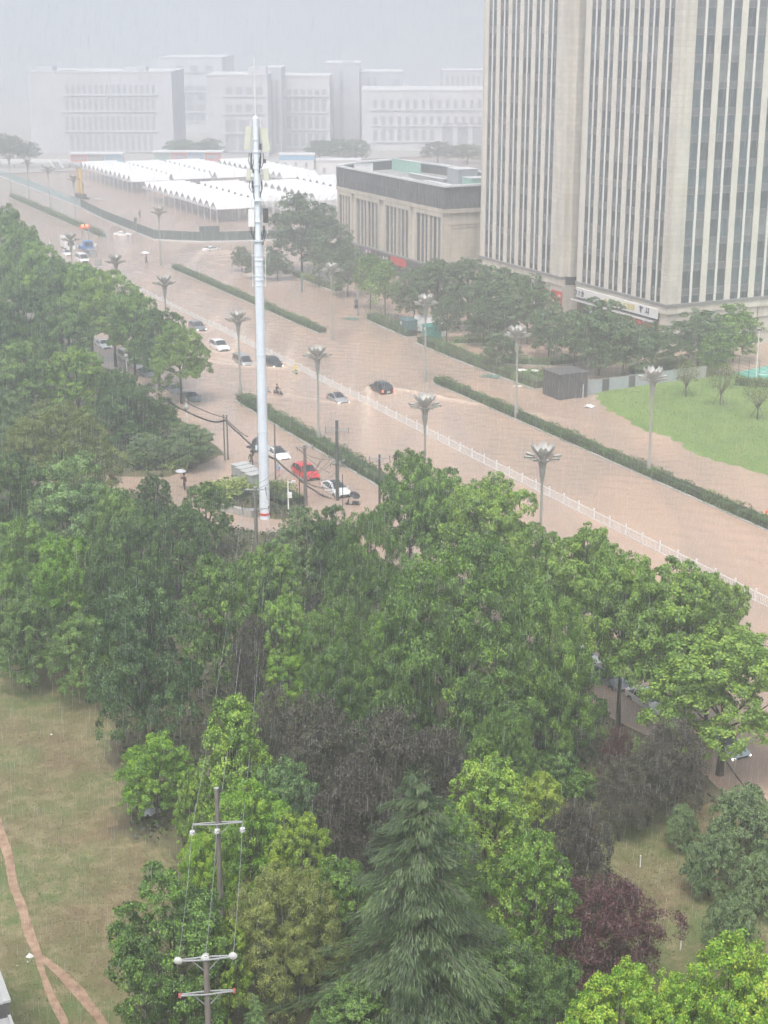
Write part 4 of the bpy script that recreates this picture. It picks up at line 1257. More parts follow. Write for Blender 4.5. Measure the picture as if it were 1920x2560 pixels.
cabinet_box('switch_cabinet', 'bright teal switch cabinet behind the street lamp in the flood', 225.8, 116.9, 2.0, 3.0, 2.8, 'teal_box')
sd = thing('dark_shed', 'windowless dark grey shed at the water edge beside the lawn', 'shed', P(182.4, 115.6, -0.3), RA)
MB().box((0, 0, 1.9), (4.6, 4.4, 3.8)).build('wall', 'shed_dark', sd)
MB().box((0, 0, 3.86), (4.9, 4.7, 0.12)).build('roof', 'shed_dark', sd)
for k in range(11): MB().box((-2.34, -2.0 + 0.4 * k, 1.9), (0.05, 0.06, 3.7)).build('rib', 'dark_hoarding', sd)
for k in range(11): MB().box((-2.1 + 0.42 * k, -2.24, 1.9), (0.06, 0.05, 3.7)).build('rib', 'dark_hoarding', sd)
MB().tube([(1.5, -2.35, 0.2), (1.5, -2.35, 2.2)], 0.06, 6).build('pipe', 'white_metal', sd)
wl = thing('metal_hoarding', 'row of pale grey and dark metal hoarding panels behind the lawn', 'hoarding')
segs = [(118.4, 121.0, 'grey_hoarding'), (121.1, 122.2, 'dark_hoarding'), (122.3, 125.6, 'grey_hoarding'), (125.7, 126.8, 'dark_hoarding'), (126.9, 130.8, 'grey_hoarding'), (130.9, 134.4, 'grey_hoarding'), (134.5, 139.6, 'concrete')]
for a, b, mt in segs:
    o = MB().box((0, 0, 0.95), (b - a, 0.08, 2.1)).build('panel', mt, wl, P(181.2 + 0.05 * (a - 118), (a + b) / 2, 0), RA)
    MB().box((0, 0, 0), (b - a, 0.1, 0.08)).build('rail', 'cabinet', wl, P(181.2 + 0.05 * (a - 118), (a + b) / 2, 2.05), RA)
ct = thing('sports_court', 'teal sports court surface behind the wire fence at the right edge', 'sports court')
MB().prism([tuple(P(a, b))[:2] for a, b in ((182.5, 145.0), (175.0, 145.6), (158, 165), (168, 190), (190, 175))], 0.3, 0.42).build('surface', 'court_teal', ct)
for (a, b), (c, d) in (((180, 147.5), (172, 162)), ((180, 147.5), (186, 158))):
    p, q = P(a, b, 0.44), P(c, d, 0.44)
    MB().tube([p, q], 0.04, 4).build('line', 'white_paint', ct)
cf = thing('wire_fence', 'tall dark wire fence around the sports court', 'fence')
fp = [(183.2, 144.6), (174.6, 145.2), (166.5, 154), (158, 164)]
for (a, b), (c, d) in zip(fp[:-1], fp[1:]):
    n = 4
    for k in range(n + 1):
        p = P(a + (c - a) * k / n, b + (d - b) * k / n)
        MB().tube([(p.x, p.y, 0.1), (p.x, p.y, 3.4)], 0.045, 6).build('post', 'dark_metal', cf)
    for z in (0.7, 1.2, 1.7, 2.2, 2.7, 3.3):
        MB().tube([P(a, b, z), P(c, d, z)], 0.02, 4).build('wire', 'dark_metal', cf)
fl = thing('court_light', 'thin white floodlight pole beside the sports court at the right edge', 'lamp post', G(1889, 955, 0.3), 0)
MB().tube([(0, 0, 0), (0, 0, 7.6)], [0.09, 0.06], 8).build('pole', 'white_metal', fl, smooth=40)
MB().box((0, 0, 7.65), (0.6, 0.3, 0.18)).build('lamp_head', 'dark_metal', fl)

# small signs and posts in the flood
def sign_post(label, s, t, h, w, hh, mat, name='sign_post'):
    t_ = thing(name, label, 'sign', P(s, t, -0.4), RA)
    MB().tube([(0, 0, 0), (0, 0, h)], 0.05, 6).build('post', 'grey_metal', t_)
    MB().box((0, 0, h - hh / 2), (w, 0.06, hh)).build('board', mat, t_)
sign_post('dark traffic sign on a thin pole by the green hoarding', 377, 112.6, 4.6, 0.7, 1.3, 'green_hoarding')
sign_post('small white camera post in the flood by the far hedge tip', 369, 104.0, 4.0, 0.25, 0.35, 'white_paint')
sign_post('pale notice board standing in the water near the white van', 322.5, 87.9, 3.0, 1.6, 1.4, 'cabinet')
sign_post('slim teal totem at the hedge bed by the lamp', 279.0, 116.0, 4.2, 0.35, 3.6, 'teal_box_dark', 'totem')
sgl = thing('signal_post', 'dark signal column with boxes beside the flooded bicycles', 'signal post', P(252.0, 115.6, -0.3), RA)
MB().tube([(0, 0, 0), (0, 0, 5.0)], 0.16, 8).build('pole', 'grey_metal', sgl)
for z in (2.0, 2.9): MB().box((-0.4, 0, z), (0.55, 0.35, 0.7)).build('signal_box', 'dark_metal', sgl)

# white posts in the clearing, litter, floating debris
for px, py, lb in ((1600, 2172, 'upper thin white marker post in the grass clearing'), (1701, 2375, 'lower thin white marker post in the grass clearing')):
    o = thing('marker_post', lb, 'post', G(px, py, 0.5))
    MB().tube([(0, 0, -0.2), (0, 0, 0.85)], 0.035, 6).build('post', 'white_paint', o)
    MB().tube([(0, 0, 0.85), (0, 0, 0.92)], 0.05, 6).build('cap', 'white_paint', o)
def rag(name, label, px, py, size, mat, z=0.5, h=0.12, n=9, seed=0, cat='litter'):
    r = random.Random(seed)
    c = G(px, py, z)
    m_ = MB(); vs_, fs_ = [(0, 0, h)], []
    for ring in (0.5, 1.0):
        for k in range(n):
            a_ = 2 * PI * k / n
            q = size * ring * r.uniform(0.6, 1.1)
            vs_.append((q * math.cos(a_), q * math.sin(a_) * 0.8, h * (1 - ring) + r.uniform(0, h * 0.7)))
    for k in range(n):
        k2 = (k + 1) % n
        fs_ += [(0, 1 + k, 1 + k2), (1 + k, 1 + n + k, 1 + n + k2, 1 + k2)]
    m_.add(vs_, fs_)
    return tag(m_.build(name, mat, None, c), label, cat)
rag('litter', 'crumpled white bag beside the mud path fork', 75, 2394, 0.3, 'trash', 0.55, 0.22, seed=1)
rag('litter', 'small white scrap left of the mud path fork', 42, 2417, 0.13, 'trash', 0.55, 0.1, seed=2)
rag('litter', 'white scrap between the two arms of the mud path', 182, 2489, 0.1, 'trash', 0.55, 0.08, seed=3)
rag('litter', 'white scrap below the bag beside the mud path', 70, 2408, 0.18, 'trash', 0.55, 0.1, seed=4)
rag('litter', 'tiny white scrap in the upper part of the meadow', 128, 1838, 0.12, 'trash', 0.55, 0.1, seed=5)
rag('plastic_sheet', 'pale plastic sheet caught under the tree at the meadow edge', 375, 2035, 0.75, 'umbrella_grey', 0.6, 0.45, seed=6, cat='sheet')
rag('debris_pile', 'green leafy debris floating beside the bicycles', 880, 797, 1.9, 'debris', 0.0, 0.25, 14, 7, 'debris')
rag('debris_pile', 'teal debris washed against the shrub belt', 1228, 942, 1.8, 'debris', 0.0, 0.2, 14, 8, 'debris')
rag('debris_pile', 'pale wreath of debris around the lamp base by the shrub belt', 1296, 966, 0.9, 'foam', 0.02, 0.16, 14, 9, 'debris')
rag('floating_bag', 'white bag floating at the edge of the lawn', 1474, 1018, 0.85, 'trash', 0.02, 0.35, 10, 10)
rag('plastic_sheet', 'white sheet lying on the planting left of the dark shed', 1306, 926, 1.1, 'trash', 1.1, 0.2, 10, 11, 'sheet')
rag('plastic_sheet', 'white sheet draped on shrubs right beside the dark shed', 1338, 927, 0.9, 'trash', 1.0, 0.2, 10, 12, 'sheet')
br = thing('traffic_barrier', 'orange plastic traffic barrier cut off by the right edge', 'barrier', G(1921, 1300, 0), RA)
m_ = MB(); m_.box((0, 0, 0.45), (1.1, 0.45, 1.3), taper=0.6); m_.build('shell', 'orange_plastic', br)
MB().box((0, -0.2, 0.75), (0.75, 0.04, 0.2)).build('reflector', 'white_paint', br)
# bottom-left: corner of a nearby roof edge
rp, rq = G(-12, 2398, 8.0), G(25, 2500, 8.0)
ra_ = math.atan2(rq.y - rp.y, rq.x - rp.x)
rc = thing('roof_corner', 'corner of a dark low building with pale metal coping at the lower left edge', 'building', rq, ra_)
MB().span(-9, -0.05, -4.2, -0.06, -8.2, -0.12).build('wall', 'shed_dark', rc)
MB().span(-9, 0.0, -0.32, 0.04, -0.12, 0.0).build('coping', 'cabinet', rc)
MB().span(-9, 0.0, -4.2, -0.32, -0.14, -0.06).build('roof_sheet', 'grey_metal', rc)
MB().span(-0.05, 3.0, -4.2, -0.1, -8.2, -0.9).build('wing_wall', 'grey_metal', rc)
MB().span(-0.05, 3.0, -0.16, -0.02, -0.9, -0.78).build('edge_trim', 'cabinet', rc)
# yellow piling rig and diver on far yard, wreck of planks
rig = thing('drill_rig', 'yellow piling rig standing in the flooded yard behind a street lamp', 'drill rig', P(466, 122.6, -0.3), RA)
for y in (-1.7, 1.7):
    MB().tube([(0, y, 0.5), (0, y, 9.5)], 0.35, 8).build('mast_leg', 'yellow_paint', rig)
MB().box((0, 0, 1.0), (2.4, 5.0, 1.6)).build('chassis', 'dark_metal', rig)
MB().box((0, 0, 9.6), (0.9, 4.2, 0.8)).build('crosshead', 'cabinet', rig)
for y in (-2.3, 2.3): MB().box((0, y, 0.3), (4.2, 0.7, 0.8)).build('track', 'tyre', rig)
MB().box((0.6, 0, 3.2), (0.4, 3.0, 4.0)).build('ladder_panel', 'cabinet', rig)
rag('plank_pile', 'grey planks floating in the flooded yard', 245, 500, 2.4, 'concrete', 0.0, 0.5, 9, 21, 'debris')
# ------------------------------------------------------------------ vehicles (local +y = front)
def car_mesh(kind):
    """stations along the length: y, bottom, shoulder height, top height, half width, half roof width"""
    if kind == 'sedan':
        W = 0.9
        st = [(-2.32, .42, .78, .84, .74, .5), (-2.2, .3, .92, 1.0, .84, .6), (-1.75, .22, .95, 1.03, .9, .74), (-1.0, .2, .93, 1.38, .91, .6), (-.4, .2, .92, 1.45, .92, .6),
              (.08, .2, .9, 1.43, .92, .63), (1.0, .2, .9, .99, .91, .8), (1.6, .22, .83, .92, .9, .64), (2.15, .3, .7, .78, .84, .56), (2.34, .42, .58, .62, .7, .48)]
        cab = (2, 6)
    elif kind == 'suv':
        st = [(-2.38, .5, .95, 1.0, .82, .6), (-2.3, .38, 1.08, 1.2, .9, .66), (-2.05, .32, 1.1, 1.62, .94, .66), (-1.2, .3, 1.1, 1.76, .96, .7), (-.3, .3, 1.08, 1.79, .96, .71),
              (.3, .3, 1.06, 1.75, .96, .73), (1.12, .3, 1.06, 1.13, .95, .84), (1.75, .32, 1.0, 1.08, .94, .72), (2.25, .4, .88, .95, .9, .64), (2.42, .5, .7, .74, .8, .56)]
        cab = (1, 6)
    else:   # van
        st = [(-2.3, .4, 1.0, 1.1, .8, .62), (-2.25, .32, 1.08, 1.85, .86, .7), (-1.5, .28, 1.08, 1.94, .88, .73), (-.5, .28, 1.08, 1.96, .88, .74), (.5, .28, 1.08, 1.95, .88, .74),
              (1.05, .28, 1.06, 1.88, .88, .74), (1.98, .3, 1.0, 1.1, .87, .78), (2.25, .36, .86, .92, .84, .6), (2.36, .45, .66, .7, .74, .52)]
        cab = (1, 6)
    rings = []
    for y, zb, zs, zt, w, wr in st:
        half = [(0, zb), (w * .9, zb), (w * .985, zb + .1), (w, zb + .26 * (zs - zb) + .1), (w, zs - .12), (w * .975, zs), (wr + .03, zt - .05), (wr - .08, zt), (0, zt + .025)]
        ring = [(x, y, z) for x, z in half] + [(-x, y, z) for x, z in half[-2:0:-1]]
        rings.append(ring)
    return st, rings, cab

def shrink(poly, k, push):
    c = sum((Vector(p) for p in poly), Vector()) / len(poly)
    n = (Vector(poly[1]) - Vector(poly[0])).cross(Vector(poly[2]) - Vector(poly[0])).normalized()
    return [c + (Vector(p) - c) * k + n * push for p in poly]

CAR_CACHE = {}
def make_car(kind, paint, lit=False, roofdark=False, spare=False):
    key = (kind, paint, lit, roofdark)
    st, rings, cab = car_mesh(kind)
    root = link('car', None)
    n = len(rings[0])
    b = MB(); vs_ = [p for r_ in rings for p in r_]; fs_ = []
    for i in range(len(rings) - 1):
        for k in range(n):
            k2 = (k + 1) % n
            fs_.append((i * n + k, i * n + k2, (i + 1) * n + k2, (i + 1) * n + k))
    fs_.append(tuple(range(n))); fs_.append(tuple((len(rings) - 1) * n + k for k in range(n - 1, -1, -1)))
    b.add(vs_, fs_)
    b.build('body', paint, root, smooth=38)
    R = lambda i, k: Vector(rings[i][k])
    # side windows: shoulder (5) to roof edge (6) on the right, mirrored on the left
    for side in (0, 1):
        idx = (5, 6) if side == 0 else (n - 5, n - 6)
        for i in range(cab[0], cab[1]):
            q = [R(i, idx[0]), R(i + 1, idx[0]), R(i + 1, idx[1]), R(i, idx[1])]
            if side: q = q[::-1]
            q = shrink(q, 0.86, 0.012)
            MB().add(q + [p + Vector((-0.02 if side == 0 else 0.02, 0, 0)) for p in q], [(0, 1, 2, 3)]).build('side_window', 'car_glass', root)
    def screen(i, j, name, up):
        a = [R(i, n - 6), R(i, 8), R(i, 6), R(j, 6), R(j, 8), R(j, n - 6)]
        c = sum(a, Vector()) / 6
        nn = (a[2] - a[0]).cross(a[3] - a[2]).normalized()
        if nn.z < 0: nn = -nn
        a = [c + (p - c) * 0.95 + nn * 0.035 for p in a]
        f = [(0, 1, 4, 5), (1, 2, 3, 4)]
        MB().add(a, f).build(name, 'car_glass', root)
    screen(cab[1], cab[1] - 1, 'windshield', 1)
    screen(cab[0], cab[0] + 1, 'rear_window', -1)
    y1, y0 = st[-2][0], st[1][0]
    zf, zr = st[-2][2] - .14, st[1][2] - .18
    w = st[-2][4]
    for sgn in (-1, 1):
        MB().box((sgn * (w - .14), y1 + .06, zf), (.22, .12, .1), rz=-sgn * .5).build('headlight', 'headlight_lit' if lit else 'headlight', root)
        MB().box((sgn * (w - .08), y0 - .02, zr), (.2, .14, .3)).build('taillight', 'taillight_lit' if lit else 'taillight', root)
        MB().box((sgn * (st[cab[1]][4] + .09), st[cab[1]][0] - .15, st[cab[1]][2] + .08), (.2, .1, .14)).build('mirror', paint, root)
    MB().box((0, st[-1][0] + .01, st[-1][2] - .02), (1.0, .05, .16)).build('grille', 'car_trim', root)
    MB().box((0, st[-1][0] + .03, st[-1][1] + .02), (.44, .03, .13)).build('number_plate', 'plate', root)
    MB().box((0, st[0][0] - .02, st[0][2] - .2), (.44, .03, .13)).build('number_plate', 'plate', root)
    MB().box((0, st[-1][0] - .06, st[-1][1] - .02), (1.6, .22, .16)).build('bumper', 'car_trim', root)
    if roofdark:
        i0, i1 = cab[0] + 1, cab[1] - 1
        zz = max(q[3] for q in st) + .03
        MB().box((0, (st[i0][0] + st[i1][0]) / 2 + .2, zz), (1.0, (st[i1][0] - st[i0][0]) * .7, .03)).build('sunroof', 'car_glass', root)
    wheel = MB(); wheel.tube([(-.11, 0, 0), (.11, 0, 0)], .34, 16)
    rimm = MB(); rimm.tube([(-.12, 0, 0), (.12, 0, 0)], .2, 10)
    wm, rm = wheel.mesh('tyre', 'tyre', 40), rimm.mesh('rim', 'rim', 40)
    for y in (-1.4, 1.42):
        for sgn in (-1, 1):
            h_ = link('wheel', wm, root, (sgn * (st[3][4] - .1), y, .34))
            link('rim', rm, h_)
    return root
CAR_N = [0]
def place_car(kind, paint, s, t, head, label, z=-0.45, lit=False, roofdark=False, scale=1.0, name=None, group=None, tilt=0.0, yaw=0.0):
    key = (kind, paint, lit, roofdark)
    if key in CAR_CACHE:
        o = copy_tree(CAR_CACHE[key])
    else:
        o = make_car(*key); CAR_CACHE[key] = o
    o.location = P(s, t, z); o.rotation_euler = (tilt, 0, RA + (0 if head > 0 else PI) + yaw)
    o.scale = (scale,) * 3
    o.name = name or {'sedan': 'sedan', 'suv': 'suv', 'van': 'van'}[kind]
    tag(o, label, {'sedan': 'car', 'suv': 'car', 'van': 'van'}[kind], group)
    return o
place_car('suv', 'car_black', 196.4, 93.6, 1, 'black off-roader driving away through the flood, tail lights lit', lit=True, roofdark=True, scale=1.04, z=-0.5)
place_car('sedan', 'car_silver', 193.6, 85.6, -1, 'silver sedan with headlights on beside the guard fence', lit=True, roofdark=True)
place_car('suv', 'car_white', 234.5, 83.0, -1, 'white off-roader driving through the flood towards the camera', z=-0.4, scale=1.05)
place_car('suv', 'car_grey', 252.2, 85.4, -1, 'grey off-roader with headlights on, rearmost of the oncoming cars', lit=True)
place_car('van', 'car_silver', 222.6, 82.5, -1, 'silver people carrier half hidden by the street lamp', z=-0.6)
place_car('suv', 'car_black', 219.6, 86.3, -1, 'black car with bright headlights just right of the mast', lit=True, z=-0.55, scale=0.97)
place_car('sedan', 'car_white', 378.0, 109.6, -1, 'white sedan standing in water by the green hoarding', yaw=1.1)
place_car('sedan', 'car_white', 343.6, 120.4, 1, 'white sedan ploughing through brown water at the yard mouth', yaw=-1.15)
place_car('van', 'car_white', 339.5, 88.9, -1, 'white minibus, front one of the stranded cluster at far left', scale=1.1)
place_car('van', 'car_silver', 346.0, 92.6, 1, 'silver van seen from behind in the stranded cluster at far left', scale=1.05)
place_car('sedan', 'car_white', 351.0, 88.4, -1, 'white car behind the lamp post in the stranded cluster')
place_car('sedan', 'car_white', 361.5, 96.0, 1, 'white car crosswise behind the blue truck cab', yaw=1.3)
bt = thing('box_truck', 'white box truck at the back of the stranded cluster at far left', 'truck', P(360.5, 91.3, -0.4), RA + PI)
MB().box((0, -0.8, 1.9), (2.2, 4.2, 2.4)).build('cargo_box', 'car_white', bt)
MB().box((0, 2.1, 1.4), (2.0, 1.6, 1.9), taper=0.9).build('cab', 'car_white', bt)
MB().box((0, 2.82, 1.75), (1.6, 0.1, 0.7)).build('windshield', 'car_glass', bt)
for x in (-0.95, 0.95):
    for y in (-1.9, 2.0): MB().tube([(x - .12, y, .42), (x + .12, y, .42)], .42, 12).build('wheel', 'tyre', bt)
cr = thing('crane_truck', 'blue crane truck with orange beacon boom in the stranded cluster', 'truck', P(357.0, 94.6, -0.4), RA + PI)
MB().box((0, 1.6, 1.5), (2.1, 1.8, 2.2), taper=0.9).build('cab', 'blue_paint', cr)
MB().box((0, 2.46, 1.9), (1.7, 0.1, 0.8)).build('windshield', 'car_glass', cr)
MB().box((0, -1.3, 0.9), (2.1, 4.0, 0.5)).build('bed', 'blue_paint', cr)
for x in (-0.8, 0.8): MB().tube([(x, 0.2, 1.0), (x, -0.4, 5.2)], 0.13, 6).build('boom', 'grey_metal', cr)
MB().box((0, -0.4, 5.4), (2.6, 0.5, 0.5)).build('beam', 'orange_plastic', cr)
pm('beacon', (0.8, 0.15, 0.08), 0.3, emit=(1.0, 0.2, 0.1), es=2.5)
for x in (-0.5, 0.5): MB().lathe([(0.1, 0), (0.34, 0.14), (0.34, 0.5), (0.1, 0.64)], 10, 0, (x, -0.2, 5.5)).build('beacon', 'beacon', cr, smooth=50)
for x in (-0.95, 0.95):
    for y in (-2.2, 1.7): MB().tube([(x - .12, y, .42), (x + .12, y, .42)], .42, 12).build('wheel', 'tyre', cr)
pk = 'cars parked along the near kerb'
place_car('sedan', 'car_teal', 203.4, 67.6, -1, 'grey-green sedan parked in water below the big left tree', z=-0.55, group=pk)
place_car('sedan', 'car_grey', 208.9, 66.9, -1, 'dark sedan parked behind the grey-green sedan under the left tree', z=-0.5, group=pk)
place_car('sedan', 'car_grey', 221.0, 66.6, -1, 'grey car parked behind tree trunks, nearer than the white pair', z=-0.45, group=pk)
place_car('sedan', 'car_white', 227.0, 67.1, -1, 'white car parked behind trunks, front of the white pair', z=-0.45, group=pk)
place_car('van', 'car_white', 233.2, 67.3, -1, 'white van parked behind trunks, rear of the white pair', z=-0.45, group=pk)
place_car('sedan', 'car_white', 244.8, 66.8, -1, 'white car parked behind the slim trunks at left', z=-0.45, group=pk)
place_car('suv', 'car_white', 257.2, 66.5, -1, 'white car glimpsed furthest left behind the roadside trunks', z=-0.45, group=pk)
place_car('sedan', 'car_white', 170.2, 67.3, -1, 'white sedan half hidden behind the phone mast', z=-0.5, group=pk, roofdark=True)
place_car('suv', 'car_red', 160.6, 66.9, -1, 'bright red off-roader parked behind the concrete pole', z=-0.4, group=pk, scale=0.98)
place_car('sedan', 'car_white', 152.9, 67.3, -1, 'white sedan with dark roof behind the dark utility pole', z=-0.3, group=pk, roofdark=True, scale=1.05)
place_car('suv', 'car_white', 109.0, 67.2, -1, 'white car glimpsed through the roadside trees, furthest from the corner', z=-0.4, group=pk)
place_car('sedan', 'car_white', 100.2, 65.9, -1, 'white car hood showing beside the forked tree trunk', z=-0.4, group=pk, yaw=0.15)
place_car('sedan', 'car_grey', 95.6, 65.8, -1, 'dark car with pale hood behind the leaning tree trunk', z=-0.4, group=pk)
place_car('sedan', 'car_white', 90.6, 66.1, -1, 'white bonnet poking out between trunks at the water edge', z=-0.4, group=pk)
place_car('sedan', 'car_blue', 82.2, 66.6, -1, 'pale blue-grey car with lit headlights under the last tree at right', z=-0.5, group=pk, lit=True)
place_car('van', 'car_silver', 229.8, 130.0, -1, 'silver van parked on the flooded plaza before the tower', z=-0.4, yaw=-0.2)
tr = thing('box_truck', 'white box truck behind the bright teal cabinet', 'truck', P(231.0, 119.6, -0.4), RA + PI + 0.25)
MB().box((0, -0.9, 2.0), (2.3, 4.6, 2.5)).build('cargo_box', 'car_white', tr)
MB().box((0, 2.2, 1.4), (2.0, 1.6, 1.9), taper=0.88).build('cab', 'car_white', tr)
MB().box((0, 2.93, 1.75), (1.6, 0.1, 0.7)).build('windshield', 'car_glass', tr)
MB().box((0, -3.22, 2.0), (2.1, 0.06, 2.2)).build('rear_door', 'cabinet', tr)
for x in (-1.0, 1.0):
    for y in (-2.0, 2.1): MB().tube([(x - .12, y, .42), (x + .12, y, .42)], .42, 12).build('wheel', 'tyre', tr)
# distant parked cars between tents and block
for k in range(9):
    s, t = 440 - 7.5 * (k % 5) - 3 * (k // 5), 201 + 8 * (k // 5)
    place_car('sedan', ['car_white', 'car_grey', 'car_silver'][k % 3], s, t, 1, 'hazy %s car parked in the lot beyond the tents' % ['white', 'grey', 'silver'][k % 3], yaw=1.57, group='far car park %s' % ['white', 'grey', 'silver'][k % 3], z=-0.3)

# ------------------------------------------------------------------ people
def skin_obj(name, joints, edges, mat, parent, root=0, sub=2):
    me = bpy.data.meshes.new(name)
    me.from_pydata([j[0] for j in joints], edges, [])
    me.materials.append(MATS[mat])
    o = link(name, me, parent)
    md = o.modifiers.new('Skin', 'SKIN')
    md.use_smooth_shade = True
    sv = me.skin_vertices[0].data
    for i, j in enumerate(joints):
        r_ = j[1]
        sv[i].radius = r_ if isinstance(r_, tuple) else (r_, r_)
        sv[i].use_root = (i == root)
    ss = o.modifiers.new('Subdivision', 'SUBSURF'); ss.levels = sub; ss.render_levels = sub
    return o
def person(label, loc, rz, jacket, trousers, pose='stand', hood=None, scale=1.0):
    """standing, walking or riding; +y is where the person faces"""
    root = thing('person', label, 'person', loc, rz)
    root.scale = (scale,) * 3
    ride = pose == 'ride'
    hz = 0.62 if ride else 0.92
    lean = 0.12 if ride else 0.03
    sh = Vector((0, lean, hz + 0.52)); hd = Vector((0, lean + 0.03, hz + 0.78))
    if ride:
        feet = [((-.16, .3, .22), (-.17, .34, .64)), ((.16, .3, .22), (.17, .34, .64))]
        hands = [((-.3, .22, hz + .22), (-.27, .5, hz + .3)), ((.3, .22, hz + .22), (.27, .5, hz + .3))]
    else:
        k = 0.16 if pose == 'walk' else 0.03
        feet = [((-.1, k, .08), (-.11, k * .9 + .03, .48)), ((.1, -k, .08), (.11, -k * .3 + .04, .48))]
        hands = [((-.26, .02, hz + .24), (-.24, .1, hz + .0)), ((.27, .12, hz + .28), (.16, .3, hz + .48))]
    # body: one continuous figure
    J = [((0, 0, hz), .1), ((0, lean * .5, hz + .27), .1), (tuple(sh), .075), (tuple(sh + Vector((0, .01, .13))), .05), (tuple(hd - Vector((0, 0, .04))), .085), (tuple(hd + Vector((0, -.01, .08))), .09)]
    E_ = [(0, 1), (1, 2), (2, 3), (3, 4), (4, 5)]
    for (ft, kn), sx in zip(feet, (-1, 1)):
        n = len(J)
        J += [((sx * .09, 0, hz - .05), .085), (kn, .058), (ft, .045), ((ft[0], ft[1] + .16, ft[2] - .04), .035)]
        E_ += [(0, n), (n, n + 1), (n + 1, n + 2), (n + 2, n + 3)]
    for (el, ha), sx in zip(hands, (-1, 1)):
        n = len(J)
        hv = Vector(ha); dv = (hv - Vector(el)).normalized()
        J += [((sx * .18, sh.y, sh.z - .03), .055), (el, .042), (ha, .034), (tuple(hv + dv * .08), .03)]
        E_ += [(2, n), (n, n + 1), (n + 1, n + 2), (n + 2, n + 3)]
        m = len(J)
        side = Vector((0, 0, 1)).cross(dv); side = side.normalized() if side.length > .01 else Vector((1, 0, 0))
        for q in range(4):
            J.append((tuple(hv + dv * (.14 + .015 * (q in (1, 2))) + side * (.026 * (q - 1.5)) - Vector((0, 0, .015))), .009)); E_.append((n + 3, m + q))
        J.append((tuple(hv + dv * .07 + side * .06), .01)); E_.append((n + 2, m + 4))
    skin_obj('body', J, E_, 'skin', root)
    # jacket and trousers follow the same joints, a little larger
    JJ = [((0, 0, hz - .06), .15), ((0, lean * .5, hz + .25), .145), (tuple(sh - Vector((0, 0, .02))), .11)]
    EJ = [(0, 1), (1, 2)]
    for (el, ha), sx in zip(hands, (-1, 1)):
        n = len(JJ); w_ = Vector(el).lerp(Vector(ha), .82)
        JJ += [((sx * .19, sh.y, sh.z - .03), .075), (el, .062), (tuple(w_), .05)]; EJ += [(2, n), (n, n + 1), (n + 1, n + 2)]
    skin_obj('jacket', JJ, EJ, jacket, root)
    JT = [((0, 0, hz - .02), .13)]; ET = []
    for (ft, kn), sx in zip(feet, (-1, 1)):
        n = len(JT)
        JT += [((sx * .1, .01, hz - .12), .105), (kn, .08), ((ft[0], ft[1], ft[2] + .06), .065)]; ET += [(0, n), (n, n + 1), (n + 1, n + 2)]
    skin_obj('trousers', JT, ET, trousers, root)
    hm = MB(); hm.lathe([(.03, .12), (.09, .1), (.115, .03), (.11, -.05), (.085, -.1)][::-1], 12, 0, tuple(hd + Vector((0, -.02, .07))))
    hm.build('hood' if hood else 'hair', hood or 'hair', root, smooth=60)
    # face
    fm = MB()
    fm.box(tuple(hd + Vector((0, .095, -.0))), (.028, .045, .05))
    fm.build('nose', 'skin', root)
    ey = MB()
    for sx in (-1, 1): ey.box(tuple(hd + Vector((sx * .035, .085, .035))), (.024, .015, .012))
    ey.box(tuple(hd + Vector((0, .082, -.055))), (.045, .015, .01))
    ey.build('face_marks', 'hair', root)
    return root
def umbrella(label, loc, mat, r_=0.58, tilt=(0, 0), name='umbrella'):
    t_ = thing(name, label, 'umbrella', loc)
    t_.rotation_euler = (tilt[0], tilt[1], 0)
    c = MB(); n = 8; rings_ = [(0.02, .3), (.35, .25), (.7, .14), (1, 0)]
    vs_, fs_ = [], []
    for q, z in rings_:
        for k in range(n * 2):
            a_ = PI * k / n
            rr = r_ * q * (1.0 if k % 2 == 0 else 0.95)
            vs_.append((rr * math.cos(a_), rr * math.sin(a_), z * r_ + (0 if k % 2 == 0 else 0.03 * q * r_)))
    for i in range(3):
        for k in range(2 * n):
            k2 = (k + 1) % (2 * n); fs_.append((i * 2 * n + k, i * 2 * n + k2, (i + 1) * 2 * n + k2, (i + 1) * 2 * n + k))
    fs_.append(tuple(range(2 * n)))
    c.add(vs_, fs_); c.build('canopy', mat, t_, smooth=25)
    MB().tube([(0, 0, -.75), (0, 0, .34 * r_)], .012, 6).build('shaft', 'grey_metal', t_)
    MB().tube([(0, 0, -.75), (0, 0, -.82), (.05, 0, -.86), (.07, 0, -.8)], .016, 6).build('handle', 'dark_metal', t_)
    for k in range(n):
        a_ = 2 * PI * k / n
        MB().tube([(0, 0, .05 * r_), (r_ * .6 * math.cos(a_), r_ * .6 * math.sin(a_), .15 * r_)], .006, 4).build('rib', 'grey_metal', t_)
    return t_
def with_umbrella(label, ulabel, px, py, z, rz, jk, tr_, umat, pose='walk', scale=1.12, r_=0.75):
    p = G(px, py, 0.0); p.z = z
    person(label, p, rz, jk, tr_, pose, scale=scale)
    d = Vector((.16 * math.cos(rz) - .36 * math.sin(rz), .16 * math.sin(rz) + .36 * math.cos(rz), 0)) * scale
    umbrella(ulabel, p + d * 0.9 + Vector((0, 0, 1.42 * scale + .78)), umat, r_, (0.06, 0.05))
with_umbrella('person in dark clothes walking in shallow water left of the mast', 'black umbrella of the person left of the mast', 629, 1166, -0.12, 0.4, 'cloth_olive', 'cloth_dark', 'umbrella_black', r_=.68)
with_umbrella('person in brown on the flooded side lane', 'pale grey umbrella over the side lane', 462, 1225, -0.1, 2.6, 'cloth_brown', 'cloth_dark', 'umbrella_grey', r_=.62)
with_umbrella('person in dark clothes wading in the open flood at left', 'white umbrella of the wading person at left', 367, 657, -0.35, 1.2, 'cloth_dark', 'cloth_dark', 'umbrella_white', scale=1.2, r_=.95)
